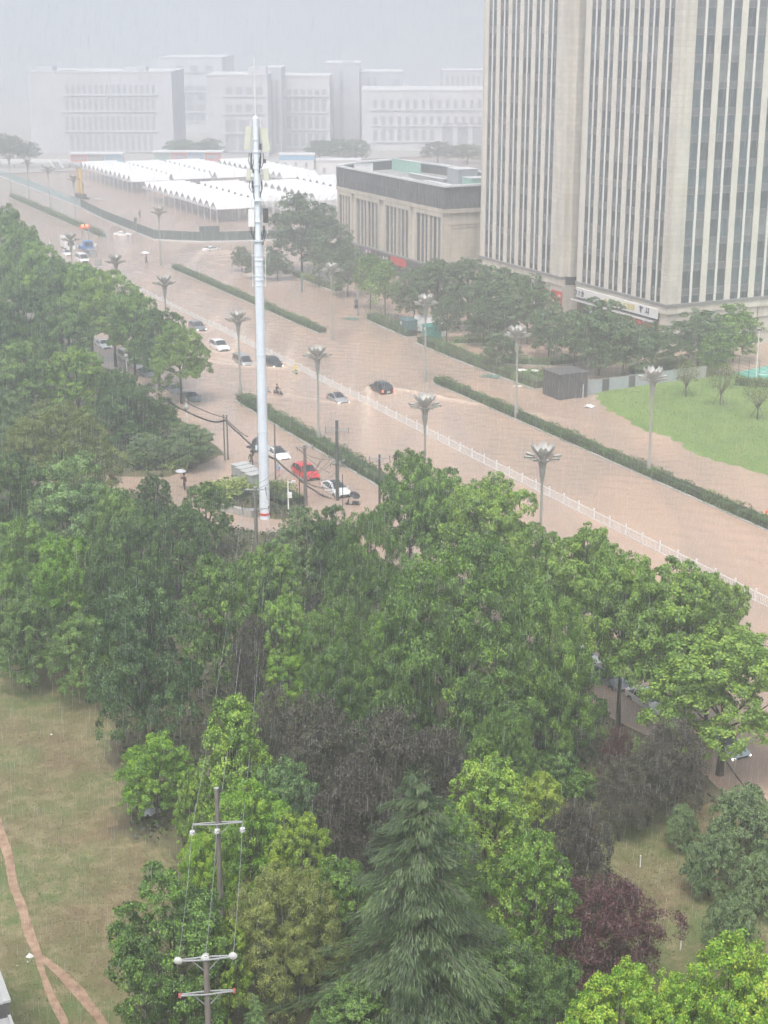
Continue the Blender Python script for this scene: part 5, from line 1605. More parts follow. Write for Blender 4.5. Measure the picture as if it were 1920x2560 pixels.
person('person in blue raincoat and pink trousers right of the mast', G(697, 1195, -0.2), 2.4, 'cloth_blue', 'cloth_pink', 'walk', hood='cloth_blue', scale=1.05)
person('distant person walking alone in the flooded yard', G(350, 546, -0.25), 0.3, 'cloth_dark', 'cloth_dark', 'walk', scale=1.25)

def scooter(label, loc, rz, mat, name='scooter'):
    t_ = thing(name, label, 'scooter', loc, rz)
    wm = MB().tube([(-.06, 0, 0), (.06, 0, 0)], .25, 14).mesh('wheel', 'tyre', 40)
    link('wheel', wm, t_, (0, -.6, .25)); link('wheel', wm, t_, (0, .68, .25))
    b = MB(); b.tube([(0, -.75, .5), (0, -.4, .58), (0, -.05, .52), (0, .1, .32), (0, .42, .32), (0, .55, .6), (0, .5, .95)], [.1, .17, .16, .13, .13, .14, .08], 8)
    b.build('body', mat, t_, smooth=60)
    MB().box((0, -.35, .74), (.28, .7, .1)).build('seat', 'dark_metal', t_)
    MB().tube([(-.32, .42, 1.04), (0, .52, 1.0), (.32, .42, 1.04)], .025, 6).build('handlebar', 'dark_metal', t_)
    MB().lathe([(.02, 0), (.09, .05), (.09, .12), (.03, .15)], 8, 0, (0, .58, .82)).build('headlamp', 'headlight', t_)
    MB().box((0, .68, .5), (.16, .45, .05)).build('mudguard', mat, t_)
    return t_
def rider(label, slabel, s, t, head, jk, tr_, mat, hood=None, yaw=0.0, z=-0.3):
    rz = RA + (0 if head > 0 else PI) + yaw
    scooter(slabel, P(s, t, z), rz, mat)
    c = Vector((math.sin(rz) * .3, -math.cos(rz) * .3, .08))
    person(label, P(s, t, z) + c, rz, jk, tr_, 'ride', hood, 1.08)
rider('rider in yellow raincoat with pale bag beside the guard fence', 'scooter under the yellow raincoat rider', 212.4, 87.0, 1, 'cloth_yellow', 'cloth_yellow', 'cloth_mint', 'cloth_yellow', z=-0.25)
rider('rider in black on the motorcycle right of the mast', 'black motorcycle crossing the headlight glare', 200.6, 79.5, -1, 'cloth_dark', 'cloth_dark', 'dark_metal', None, 0.5)
rider('rider in pale clothes behind the black motorcycle', 'pale scooter just behind the black motorcycle', 202.6, 78.4, -1, 'cloth_white', 'cloth_dark', 'cabinet', None, 0.5)
rider('rider in teal raincoat at the tip of the far hedge', 'scooter at the tip of the far hedge', 376.5, 104.4, -1, 'cloth_teal', 'cloth_teal', 'teal_box', 'cloth_teal', 0.4)
rider('rider in white on a scooter at far left of the stranded cluster', 'grey scooter at far left of the stranded cluster', 366.5, 88.6, -1, 'cloth_white', 'cloth_dark', 'cabinet', 'cloth_white', 1.4)
umbrella('black parasol canopy fixed over the parked motorcycle left of the mast', P(172.2, 65.4, 1.5), 'umbrella_black', 0.75, (0.5, -0.4), 'parasol')
scooter('parked motorcycle under the tilted black parasol', P(172.4, 65.2, -0.15), RA + 2.2, 'dark_metal')
umbrella('black parasol tilted over a scooter at the end of the thick cable', P(147.6, 67.2, 1.1), 'umbrella_black', 0.62, (0.4, 0.35), 'parasol')
scooter('scooter under the black parasol by the tree tops', P(147.7, 67.0, -0.35), RA + 0.8, 'dark_metal')
for k in range(6):   # flooded shared bicycles beside the signal post
    t_ = thing('bicycle', 'dark shared bicycle in the flooded row, %s from the signal post' % ('first', 'second', 'third', 'fourth', 'fifth', 'last')[k], 'bicycle', P(249.5 - k * 1.3, 118.6 + 0.5 * (k % 3) + 0.5 * k, -0.3), RA + 0.9 + 0.15 * (k % 2), 'flooded bicycles')
    for y in (-.52, .52):
        m_ = MB()
        pts = [(0, y + .33 * math.cos(a_), .33 + .33 * math.sin(a_)) for a_ in np.linspace(0, 2 * PI, 17)]
        m_.tube(pts, .025, 5, cap=False); m_.build('wheel', 'tyre', t_)
    m_ = MB(); m_.tube([(0, -.52, .33), (0, -.15, .75), (0, .4, .8), (0, .52, .33)], .03, 5); m_.tube([(0, -.15, .75), (0, 0, .32), (0, .4, .8)], .03, 5); m_.build('frame', 'dark_metal', t_)
    MB().box((0, -.2, .95), (.16, .28, .07)).build('saddle', 'dark_metal', t_)
    m_ = MB(); m_.tube([(0, -.15, .75), (0, -.2, .92)], .025, 5); m_.build('seat_post', 'grey_metal', t_)
    m_ = MB(); m_.tube([(0, .4, .8), (0, .36, 1.05)], .025, 5); m_.tube([(-.28, .3, 1.07), (.28, .3, 1.07)], .022, 5); m_.build('handlebar', 'grey_metal', t_)
    MB().box((0, .62, .95), (.36, .28, .25)).build('basket', 'grey_metal', t_)
# ------------------------------------------------------------------ phone mast
MX, MY = -12.6, 157.4
mast = thing('phone_mast', 'tall white steel phone mast with panel antennas standing in the greenery', 'mast', (MX, MY, 0.1))
MB().lathe([(0.55, -0.6), (0.545, 2.2), (0.43, 29.0)], 24).build('lower_tube', 'mast_white', mast, smooth=30)
MB().lathe([(0.33, 29.2), (0.31, 33.2), (0.275, 40.2), (0.27, 41.0), (0.1, 41.25)], 20).build('upper_tube', 'mast_white', mast, smooth=30)
MB().lathe([(0.575, .3), (0.575, .55)], 24).build('red_band', 'red_paint', mast, smooth=30)
for z, r_ in ((29.1, .58), (33.1, .62), (25.2, .5), (17.5, .53), (9.4, .56), (36.2, .36), (37.8, .36), (39.0, .34), (34.6, .38), (31.0, .4), (27.2, .5)):
    MB().lathe([(r_, z - .05), (r_, z + .05)], 24).build('flange', 'mast_white', mast)
MB().lathe([(.06, 41.2), (.035, 45.0), (.055, 45.02), (.04, 46.8)], 8).build('lightning_rod', 'white_metal', mast)
def panel_ant(x, z0, z1, tilt, w=.42, d=.16, y=-.15, mat='antenna_cream', name='panel_antenna'):
    zc, h = (z0 + z1) / 2, z1 - z0
    o = MB().box((0, 0, 0), (w, d, h)).build(name, mat, mast, (x, y, zc))
    o.rotation_euler = (-.05, tilt, 0)
    MB().tube([(x * .55, 0, z0 + .3), (x, y, z0 + .3)], .035, 6).build('bracket', 'white_metal', mast)
    MB().tube([(x * .55, 0, z1 - .3), (x, y, z1 - .3)], .035, 6).build('bracket', 'white_metal', mast)
    return o
panel_ant(-.78, 38.0, 40.25, .10, .56, .2); panel_ant(.98, 37.8, 40.05, -.12, .58, .2); panel_ant(.2, 38.0, 40.1, 0, y=.6)
panel_ant(-.78, 35.05, 36.1, .1, .42); panel_ant(.95, 35.0, 36.2, -.05, .52)
panel_ant(-.62, 30.5, 32.2, .02, .6, .25, mat='white_metal'); panel_ant(.8, 30.9, 32.3, 0, .5, .4, mat='dark_metal', name='radio_unit')
panel_ant(.45, 38.0, 38.6, 0, .22, .2, mat='dark_metal', name='radio_unit'); panel_ant(.8, 36.7, 37.1, 0, .3, .2, mat='dark_metal', name='radio_unit')
for x in (-.62, .95): MB().tube([(x, 0, 29.8), (x, 0, 33.0)], .045, 6).build('antenna_pipe', 'white_metal', mast)
for x in (-.46, .5): MB().tube([(x, 0, 37.2), (x, 0, 41.0)], .035, 6).build('antenna_pipe', 'white_metal', mast)
for x in (-.66, .66):
    MB().tube([(x, -.1, 24.4), (x, -.1, 29.0)], .035, 6).build('cage_rail', 'white_metal', mast)
for z in (24.6, 25.6, 26.6, 27.6): MB().tube([(-.66, -.1, z), (0, -.55, z), (.66, -.1, z)], .025, 6).build('cage_hoop', 'white_metal', mast)
m_ = MB(); m_.tube([(-.62, 0, 2.5), (-.5, 0, 28.8)], .022, 5); [m_.tube([(-.64 + .0045 * z, 0, z), (-.5 + .0045 * z, 0, z)], .02, 4) for z in np.arange(3, 28, 1.2)]
m_.build('climbing_pegs', 'grey_metal', mast)
rc_ = random.Random(5)
for k in range(20):
    x = rc_.choice((-1, 1)) * rc_.uniform(.35, .75); z = rc_.choice((37.7, 35.0, 30.6)); zb = z - rc_.uniform(.8, 2.0)
    MB().tube([(x, -.1, z), (x * 1.1, -.2, (z + zb) / 2), (x * .7, -.2, zb), (x * .5, -.1, zb + .35), (x * .45, 0, zb + 1.0)], .045, 5).build('feeder_cable', 'black_cable', mast, smooth=60)
for x in (-.72, .6): MB().box((x, 0, 7.6), (.2, .12, .5)).build('service_box', 'mast_white', mast)

# ------------------------------------------------------------------ utility poles and wires
def pole(label, base, top_py, r0, r1, mat, arms=(), extras=True, name='utility_pole', lean=0.0):
    """arms: (photo y, half length, yaw, insulator kind)"""
    zt = height_at(top_py, base.y)
    t_ = thing(name, label, 'utility pole', base)
    h = zt - base.z
    MB().tube([(0, 0, -0.6), (lean * .4, 0, h * .5), (lean, 0, h)], [r0, (r0 + r1) / 2, r1], 10).build('pole', mat, t_, smooth=40)
    MB().tube([(lean, 0, h), (lean, 0, h + .04)], r1 * 1.05, 10).build('cap', 'cabinet', t_)
    ends = []
    for py, L, yaw, kind in arms:
        z = height_at(py, base.y) - base.z
        c, s_ = math.cos(yaw), math.sin(yaw)
        for d in (-.14, .14):
            a = MB(); a.tube([(-L * c - d * s_ * .3, -L * s_ + d * c * .3, z), (-.0 * c - d * s_, d * c - r1 * .0, z), (L * c - d * s_ * .3, L * s_ + d * c * .3, z)], .04, 5)
            a.build('crossarm', 'grey_metal', t_)
        for sg in (-1, 1):
            MB().tube([(sg * L * .55 * c, sg * L * .55 * s_, z), (0, 0, z - L * .6)], .025, 5).build('brace', 'grey_metal', t_)
        for k, f in enumerate((-1, -.02, 1)):
            x, y = L * f * c, L * f * s_
            if kind == 'disc':
                i_ = MB().tube([(0, -.05, 0), (0, .02, 0), (0, .06, 0)], [.05, .2, .17], 14).build('insulator', 'porcelain', t_, (x, y - .1, z + .06), 0, 30)
            elif kind == 'drop':
                MB().lathe([(.04, .1), (.14, .06), (.15, .0), (.06, -.03), (.15, -.07), (.15, -.14), (.05, -.2)][::-1], 12).build('insulator', 'porcelain', t_, (x, y - .22, z - .32), 0, 30)
                MB().tube([(0, 0, 0), (0, -.16, -.26)], .02, 5).build('hanger', 'grey_metal', t_, (x, y, z - .02))
            elif kind == 'red':
                if f != -.02: MB().lathe([(.05, 0), (.09, .06), (.05, .12), (.09, .18), (.05, .24)], 8).build('insulator', 'insulator_red', t_, (x, y, z - .14), 0, 30)
            else:
                MB().lathe([(.03, 0), (.07, .06), (.04, .1), (.07, .16), (.03, .2)], 8).build('insulator', kind, t_, (x, y, z + .04), 0, 30)
                MB().tube([(0, 0, -.02), (.04, -.05, -.3), (.1, -.02, -.45)], .03, 5).build('dropper', 'dark_metal', t_, (x, y, z))
            ends.append(Vector((base.x + x, base.y + y - .15, base.z + z)))
    return t_, ends
n1b, n2b = G(556, 2385, 0.5), G(530, 2790, 0.5)
_, e1 = pole('near wooden pole above the bright green tree, one arm with white insulators', n1b, 1971, .17, .12, 'concrete_pole', [(2058, 1.35, .12, 'drop')])
_, e2 = pole('nearest pole at the bottom edge with white disc insulators', n2b, 2388, .17, .13, 'concrete_pole', [(2396, 1.25, .15, 'disc'), (2482, 1.25, .15, 'red')])
p1b = P(149.5, 62.2, 0); p2b = P(150, 66.2, -0.1); p3b = G(644, 1475, 0.5)
_, e3 = pole('grey concrete pole right in front of the red off-roader', p1b, 1113, .21, .16, 'concrete_pole', [(1117, .85, .15, 'porcelain'), (1195, .6, .5, 'porcelain')])
_, e4 = pole('tall dark green pole in front of the white sedan', p2b, 1050, .21, .17, 'dark_pole', [(1074, 1.25, -.08, 'dark_metal'), (1155, .9, .6, 'porcelain')])
_, e5 = pole('dark pole with two crossarms just left of the mast foot', p3b, 1218, .19, .15, 'concrete_pole', [(1224, .95, 0, 'dark_metal'), (1272, 1.2, .05, 'dark_metal')])
_, e6 = pole('dark pole top with tee crossarm among the tree tops right of centre', G(949, 1345, 0.4), 1136, .13, .11, 'dark_pole', [(1146, 1.0, .1, 'dark_metal')])
pole('slim bare pole just right of the mast', P(158.2, 62.2, 0), 1059, .11, .08, 'concrete_pole')
pole('thin dark stay pole beside the concrete pole', P(149.7, 61.6, 0), 1177, .06, .05, 'dark_metal')
pole('left one of twin slim poles at the hedge corner', G(562, 1145, 0.3), 1036, .1, .08, 'concrete_pole')
pole('right one of twin slim poles at the hedge corner', G(570, 1143, 0.3), 1038, .1, .08, 'concrete_pole')
pole('thin pipe pole right of the dark green pole', G(857, 1268, 0.0), 1186, .045, .04, 'dark_metal')
def wire(label, pts, r_=.02, sag=0.0, mat='black_cable', name='cable', n=14, group=None):
    """pts in world space, sagging between neighbours"""
    full = []
    for a, b in zip(pts[:-1], pts[1:]):
        for k in range(n):
            f = k / n
            p = a.lerp(b, f); p = p - Vector((0, 0, sag * 4 * f * (1 - f)))
            full.append(p)
    full.append(pts[-1])
    o = MB().tube(full, r_, 5).build(name, mat, smooth=60)
    return tag(o, label, 'cable', group)
for k, w_ in enumerate(('left', 'middle', 'right')):
    wire('%s wire between the two nearest poles' % w_, [e1[k], e2[k]], .012, .5, 'grey_metal', 'overhead_wire')
    wire('%s wire from the near pole towards the pole beside the mast' % w_, [e1[k] + Vector((0, .3, 0)), e5[3 + k]], .012, 1.2, 'grey_metal', 'overhead_wire')
def PX(px, py, Y): return Vector((x_at(px, py, Y), Y, height_at(py, Y)))
wire('thick black cable bundle sagging from the left trees past the mast to the scooter', [PX(425, 1003, 186), PX(462, 1026, 184), PX(530, 1054, 180), PX(563, 1050, 177.5), PX(600, 1085, 176), PX(640, 1120, 174), PX(692, 1150, 169.8), PX(740, 1190, 167.5), PX(780, 1222, 166), PX(830, 1248, 164.5)], .11, .12, n=5)
wire('thinner black cable above the thick bundle at left', [PX(460, 1000, 186), PX(500, 1022, 182), PX(563, 1044, 177.6), PX(590, 1070, 176), PX(620, 1092, 174)], .055, .1, n=5)
rw = random.Random(11)
allends = e3 + e4
for k in range(12):
    a = rw.choice(e3); b = rw.choice(e4)
    wire('tangled service wire between the concrete pole and the dark green pole', [a, b + Vector((0, 0, -rw.uniform(0, 3.5)))], .022, rw.uniform(.2, 1.0), group='service wires between the two street poles')
for k in range(4):
    wire('service wire from the dark green pole down to the tee pole on the right', [e4[rw.randrange(3, 6)], e6[k % 3] + Vector((0, 0, -.2 * k))], .018, rw.uniform(.3, .8), group='service wires to the tee pole')
for k in range(3):
    wire('hanging wire loop on the dark pole left of the mast', [e5[k], e5[k] + Vector((.3, -.1, -.9)), e5[3 + k]], .02, .25, group='loops on the dark pole')
    wire('long wire from the dark pole left of the mast to the concrete pole', [e5[k], e3[k]], .018, .7, group='wires to the concrete pole')
wire('fallen thin cable lying on the water below the pale blue-grey car', [G(1808, 1892, .03), G(1830, 1925, .03), G(1862, 1968, .03)], .03, 0)

# equipment cabinets by the mast
for k in range(4):
    t_ = thing('equipment_cabinet', ['rearmost', 'second', 'third', 'front'][k] + ' grey cabinet in the stepped row left of the mast', 'cabinet', P(161.6 - 1.45 * k, 59.3 + .02 * k, 0.2), 0.75, 'stepped cabinets by the mast')
    MB().box((0, 0, .9), (1.9, 1.05, 1.8)).build('body', 'cabinet', t_)
    MB().box((0, 0, 1.85), (2.05, 1.2, .1)).build('lid', 'cabinet_top_lit', t_)
    MB().box((0, -.53, .9), (.03, .02, 1.6)).build('door_joint', 'dark_metal', t_)
    MB().box((0, 0, -.1), (2.0, 1.15, .3)).build('plinth', 'concrete', t_)
cp = thing('camera_post', 'slim white camera post in the ground cover right of the mast', 'camera post', P(146.8, 59.1, 0.2))
MB().tube([(0, 0, 0), (0, 0, 3.7)], .075, 8).build('post', 'white_paint', cp)
MB().tube([(0, 0, 3.6), (.7, 0, 3.6)], .05, 6).build('arm', 'white_paint', cp)
MB().box((.6, -.05, 3.72), (.4, .18, .16)).build('camera', 'white_metal', cp)
MB().box((.18, -.06, 2.2), (.45, .25, .6)).build('control_box', 'white_metal', cp)
lb = thing('globe_lamp', 'white double globe lamp among the left trees', 'lamp post', G(318, 945, 0.4))
MB().tube([(0, 0, 0), (0, 0, 3.6)], .06, 8).build('post', 'white_metal', lb)
for dx, z in ((-.05, 4.1), (0.0, 3.3)): MB().lathe([(.05, -.36), (.26, -.26), (.36, 0), (.26, .26), (.05, .36)], 12, 0, (dx, 0, z)).build('globe', 'lamp_petal', lb, smooth=60)
lb2 = thing('globe_lamp', 'white lantern post at the water edge in front of the parked sedan', 'lamp post', G(468, 1068, 0.3))
MB().tube([(0, 0, 0), (0, 0, 2.9)], .06, 8).build('post', 'white_metal', lb2)
MB().lathe([(.12, 0), (.3, .15), (.3, .5), (.2, .62), (.1, .95), (.16, 1.2), (.05, 1.5)], 12, 0, (0, 0, 2.3)).build('lantern', 'lamp_petal', lb2, smooth=50)
kb = thing('stone_kerb', 'pale retaining kerb of the bed beside the mast foot', 'kerb')
for (a, b), (c, d) in (((152.6, 53.0), (148.2, 55.6)),):
    p, q = P(a, b), P(c, d)
    MB().box(((p.x + q.x) / 2, (p.y + q.y) / 2, .3), ((q - p).length, .5, .9), math.atan2(q.y - p.y, q.x - p.x)).build('wall', 'concrete', kb)
# ------------------------------------------------------------------ trees
def sphere_dirs(r, n, zmin=-0.5):
    d = unit(r.normal(0, 1, (n * 2, 3)))
    d = d[d[:, 2] > zmin]
    while len(d) < n:
        d = np.concatenate([d, d])
    return d[:n]

def crown(seed, shape, R, H, z0, nl, nsub, nleaf, L, W, sub_r, droop=0.0, lobe=0.36, inner=0.12, up=0.45, spread=0.5):
    """lobes on the crown's hull -> clumps on each lobe -> leaves on each clump. Crown spans z0..H."""
    r = np.random.default_rng(seed)
    hc = (H - z0)
    lob = []
    for k in range(nl):
        f = (k + 0.5) / nl
        th = k * 2.39996 + r.uniform(-.3, .3)
        if shape == 'round':
            ph = math.acos(1 - 1.55 * f); rad = math.sin(ph); z = 0.5 + 0.5 * math.cos(ph)
        elif shape == 'cone':
            z = (1 - f) ** 0.85 * .92 + .06; rad = (1 - z) ** 0.7 * 1.02 + .05
        elif shape == 'dome':
            ph = math.acos(1 - 1.15 * f); rad = math.sin(ph) ** .85; z = 0.28 + 0.72 * math.cos(ph)
        elif shape == 'vase':
            ph = math.acos(1 - 1.25 * f); rad = math.sin(ph) * (0.6 + .4 * (0.5 + .5 * math.cos(ph))); z = 0.35 + 0.62 * math.cos(ph)
        else:      # irregular, several tops
            ph = math.acos(1 - 1.6 * f); rad = math.sin(ph) * r.uniform(.75, 1.1); z = (0.5 + 0.48 * math.cos(ph)) * r.uniform(.85, 1.06)
        lr = lobe * R * r.uniform(.75, 1.2)
        q = max(0.0, 1 - lr / R * .8)
        lob.append((rad * R * q * math.cos(th), rad * R * q * math.sin(th), z0 + min(.97, max(.05, z)) * hc - lr * .45, lr * 1.05, lr * r.uniform(.75, .95)))
    for k in range(int(nl * .2)):
        lob.append((r.normal(0, .3) * R, r.normal(0, .3) * R, z0 + r.uniform(.3, .8) * hc, lobe * R, lobe * R * .8))
    pos, nrm, clump = [], [], []
    for (x, y, z, lr, lz) in lob:
        d = sphere_dirs(r, nsub, -.45)
        c = np.array([x, y, z]) + d * np.array([lr, lr, lz]) * r.uniform(.7, 1.0, (nsub, 1))
        cc = np.repeat(c, nleaf, axis=0)
        n = len(cc)
        e = unit(r.normal(0, 1, (n, 3)) + np.repeat(d, nleaf, axis=0) * 0.8 + np.array([0, 0, .35]))
        pos.append(cc + e * sub_r * r.uniform(.45, 1.05, (n, 1)) * np.array([1, 1, .75]))
        nrm.append(e * .55 + np.repeat(d, nleaf, axis=0) * .35 + np.array([0, 0, up]) + r.normal(0, spread, (n, 3)))
    pos = np.concatenate(pos); nrm = np.concatenate(nrm)
    zmax = pos[:, 2].max()
    pos[:, 2] = z0 + (pos[:, 2] - z0) * (H - z0) / (zmax - z0)
    n = len(pos)
    tan = r.normal(0, 1, (n, 3)); tan[:, 2] -= droop
    v, q = leaves(pos, nrm, tan, r.uniform(.65, 1.3, n) * L, r.uniform(.7, 1.25, n) * W)
    return v, q, lob

def trunk_mesh(seed, lob, H, z0, r0, mat='bark', forks=1, nlimb=9, bare=0.55):
    rr = random.Random(seed)
    m_ = MB()
    zf = z0 + (H - z0) * 0.12
    heads = []
    for f in range(forks):
        a = rr.uniform(0, 6.28)
        off = 0.0 if forks == 1 else rr.uniform(.25, .5)
        top = Vector((off * 1.6 * math.cos(a + f * 2), off * 1.6 * math.sin(a + f * 2), zf))
        mid = Vector((off * .5 * math.cos(a + f * 2) + rr.uniform(-.1, .1), off * .5 * math.sin(a + f * 2) + rr.uniform(-.1, .1), zf * .5))
        m_.tube([(0, 0, -.5), tuple(mid * .5 + Vector((0, 0, .05))), tuple(mid), tuple(top), (top.x * 1.2, top.y * 1.2, H * .78)], [r0 * 1.25, r0, r0 * .85, r0 * .7, r0 * .15], 7)
        heads.append((mid, top))
    for k, (x, y, z, lr, lz) in enumerate(lob[:nlimb * 2]):
        if k % 2: continue
        mid, top = heads[k % forks]
        b = top.lerp(Vector((top.x, top.y, H * .6)), rr.uniform(0, .6))
        e = Vector((x, y, z))
        m = b.lerp(e, .5) + Vector((rr.uniform(-.2, .2), rr.uniform(-.2, .2), -.15 * lr))
        m_.tube([b, m, e], [r0 * .4, r0 * .28, r0 * .1], 5)
    return m_.mesh('trunk', mat, 50)

VAR = {}
def variant(key, mesh_args, r0, bark='bark', forks=1, mat='leaf_dark'):
    v, q, lob = crown(**mesh_args)
    cm = raw_mesh('crown', v, q, mat)
    tm = trunk_mesh(mesh_args['seed'], lob, mesh_args['H'], mesh_args['z0'], r0, bark, forks)
    VAR[key] = (cm, tm, mesh_args['R'] * 2, mesh_args['H'])
A_ = lambda **k: k
for i in range(3):
    variant('plane%d' % i, A_(seed=10 + i, shape='irregular', R=5.0, H=12.0, z0=2.4, nl=22, nsub=21, nleaf=76, L=.2, W=.17, sub_r=.52, lobe=.34, spread=.55, droop=.3), .24, 'bark', 1)
for i in range(3):
    variant('broad%d' % i, A_(seed=20 + i, shape=('dome', 'irregular', 'round')[i], R=4.5, H=11.0, z0=1.2, nl=20, nsub=22, nleaf=84, L=.185, W=.12, sub_r=.5, lobe=.35, droop=.9), .22)
for i in range(2):
    variant('camphor%d' % i, A_(seed=30 + i, shape='round', R=3.6, H=9.5, z0=.8, nl=28, nsub=17, nleaf=56, L=.18, W=.115, sub_r=.36, lobe=.3, up=.6), .2)
for i in range(2):
    variant('cone%d' % i, A_(seed=35 + i, shape='cone', R=3.2, H=9.0, z0=.6, nl=34, nsub=12, nleaf=56, L=.17, W=.11, sub_r=.42, lobe=.3, up=.6), .2)
for i in range(2):
    variant('fine%d' % i, A_(seed=40 + i, shape='dome', R=6.5, H=13.0, z0=1.5, nl=34, nsub=21, nleaf=84, L=.25, W=.08, sub_r=.58, lobe=.27, droop=1.2, up=.35), .32)
for i in range(2):
    variant('purple%d' % i, A_(seed=50 + i, shape='vase', R=3.6, H=7.5, z0=.9, nl=24, nsub=15, nleaf=52, L=.17, W=.095, sub_r=.5, lobe=.32, spread=.8), .13, 'bark', 3)
for i in range(2):
    variant('olive%d' % i, A_(seed=60 + i, shape='round', R=2.4, H=4.8, z0=.8, nl=24, nsub=13, nleaf=44, L=.17, W=.08, sub_r=.34, lobe=.33, up=.5), .1, 'bark', 3)
for i in range(2):
    variant('bush%d' % i, A_(seed=65 + i, shape='round', R=2.3, H=4.0, z0=.35, nl=30, nsub=14, nleaf=40, L=.15, W=.085, sub_r=.27, lobe=.3, up=.6), .1, 'bark', 3)
variant('ball0', A_(seed=70, shape='round', R=1.0, H=1.8, z0=.1, nl=16, nsub=10, nleaf=26, L=.13, W=.09, sub_r=.16, lobe=.45), .06)
for i in range(2):
    variant('street%d' % i, A_(seed=75 + i, shape='irregular', R=3.4, H=9.0, z0=1.0, nl=24, nsub=12, nleaf=36, L=.28, W=.16, sub_r=.5, lobe=.32, spread=.7, droop=.6), .13, 'bark', 1)
variant('slim0', A_(seed=80, shape='cone', R=2.4, H=8.5, z0=2.4, nl=18, nsub=8, nleaf=22, L=.3, W=.16, sub_r=.55, lobe=.34, spread=.8), .09)

def cedar_variant():
    r = np.random.default_rng(90)
    H, R = 15.0, 4.7
    tm = MB(); tm.tube([(0, 0, -.5), (.1, 0, 5), (0, .1, 10), (0, 0, 14.6)], [.34, .26, .15, .03], 8)
    tm.tube([(.1, 0, 8.5), (.75, .1, 11.5), (.95, .1, 14.0)], [.12, .08, .02], 6)
    pos, tan, nrm, Ls, Ws = [], [], [], [], []
    nlev = 22
    for lv in range(nlev):
        f = lv / (nlev - 1)
        z = 1.0 + (H - 1.2) * f
        rad = R * (1 - f) ** .72 * (0.84 + .3 * math.sin(lv * 2.4)) + .3
        nb_ = int(13 - 5 * f)
        for b in range(nb_):
            a = b * 2 * PI / nb_ + lv * .9 + r.uniform(-.3, .3)
            L = rad * r.uniform(.55, 1.2)
            dx, dy = math.cos(a), math.sin(a)
            cx = .85 * max(0, (z - 9) / 6) if (b % 2 == 0 and z > 9) else 0.0
            npt = max(4, int(L / .16))
            rise, fall = r.uniform(.1, .3), r.uniform(.22, .38)
            P_ = []
            for k in range(npt + 1):
                q = k / npt
                P_.append((cx + dx * L * q, dy * L * q, z + L * (rise * q - fall * q * q * 1.15)))
            if L > .9: tm.tube([P_[0], P_[npt // 2], P_[-1]], [.05 * L ** .5, .03, .01], 4)
            P_ = np.array(P_)
            for k in range(max(1, npt // 4), npt + 1):
                m = 22
                c = P_[k]
                side = r.uniform(-1, 1, m) * (0.3 + .65 * (1 - k / npt)) * min(1, L / 2.0)
                base = np.stack([c[0] - dy * side + r.normal(0, .05, m), c[1] + dx * side + r.normal(0, .05, m), c[2] - np.abs(side) * .35 + r.normal(0, .05, m)], 1)
                tt = np.stack([dx * .75 - dy * side * .9 + r.normal(0, .2, m), dy * .75 + dx * side * .9 + r.normal(0, .2, m), -.42 - r.uniform(0, .5, m)], 1)
                pos.append(base); tan.append(tt)
                nrm.append(np.stack([dx * .5 + r.normal(0, .35, m), dy * .5 + r.normal(0, .35, m), .75 + r.normal(0, .25, m)], 1))
                Ls.append(r.uniform(.2, .42, m)); Ws.append(r.uniform(.028, .05, m))
    v, q = leaves(np.concatenate(pos), np.concatenate(nrm), np.concatenate(tan), np.concatenate(Ls), np.concatenate(Ws))
    VAR['cedar0'] = (raw_mesh('crown', v, q, 'leaf_cedar'), tm.mesh('trunk', 'bark', 50), R * 2, H)
cedar_variant()

TREE_N = [0]
def tree(kind, mat, x, ytop, ybase, w, label, name='tree', group=None, base_z=0.4, cat='tree'):
    """x, ytop, ybase, w measured on a 1659 px wide view of the photograph; height follows from where the foot stands"""
    b = G(x * KD, ybase * KD, base_z)
    zt = height_at(ytop * KD, b.y)
    h = max(.6, zt - base_z)
    wm = w * KD * math.hypot(b.y, 50 - h * .6) / FPX * (1.18 if kind.startswith('street') else 0.9 if kind[:5] in ('broad', 'camph') else 0.97)
    cm, tm, W0, H0 = VAR[kind]
    t_ = thing(name, label, cat, b, rnd.uniform(0, 6.28), group)
    t_.scale = (wm / W0, wm / W0, h / H0)
    link('trunk', tm, t_)
    c = link('crown', cm, t_)
    c.material_slots[0].link = 'OBJECT'
    c.material_slots[0].material = MATS[mat]
    return t_
T = tree
# --- roadside plane trees, right
PN = 'plane_tree'
T('plane2', 'leaf_plane', 1555, 1372, 1662, 345, 'biggest yellow-green plane tree at the right edge above the lit car', PN)
T('plane1', 'leaf_plane', 1432, 1213, 1578, 275, 'bright plane tree with two tops left of the biggest one', PN)
T('plane2', 'leaf_plane', 1525, 1232, 1560, 180, 'bright plane tree top against the water beside the fence at right', PN)
T('plane2', 'leaf_plane', 1335, 1188, 1567, 225, 'plane tree whose leaning trunk stands in the flood between cars', PN)
T('plane0', 'leaf_plane', 1245, 1138, 1462, 240, 'plane tree with forked trunk beside the white hoods', PN)
T('plane1', 'leaf_plane', 1160, 1128, 1420, 150, 'plane tree just left of the nearest flower lamp', PN)
T('plane2', 'leaf_plane', 1055, 1032, 1345, 225, 'broad bright plane tree below the guard fence near the centre', PN)
T('plane0', 'leaf_plane_dull', 962, 1010, 1300, 150, 'darker plane tree left of the broad bright one', PN)
T('plane1', 'leaf_plane_dull', 885, 972, 1270, 165, 'darker plane tree next to the tee shaped pole top', PN)
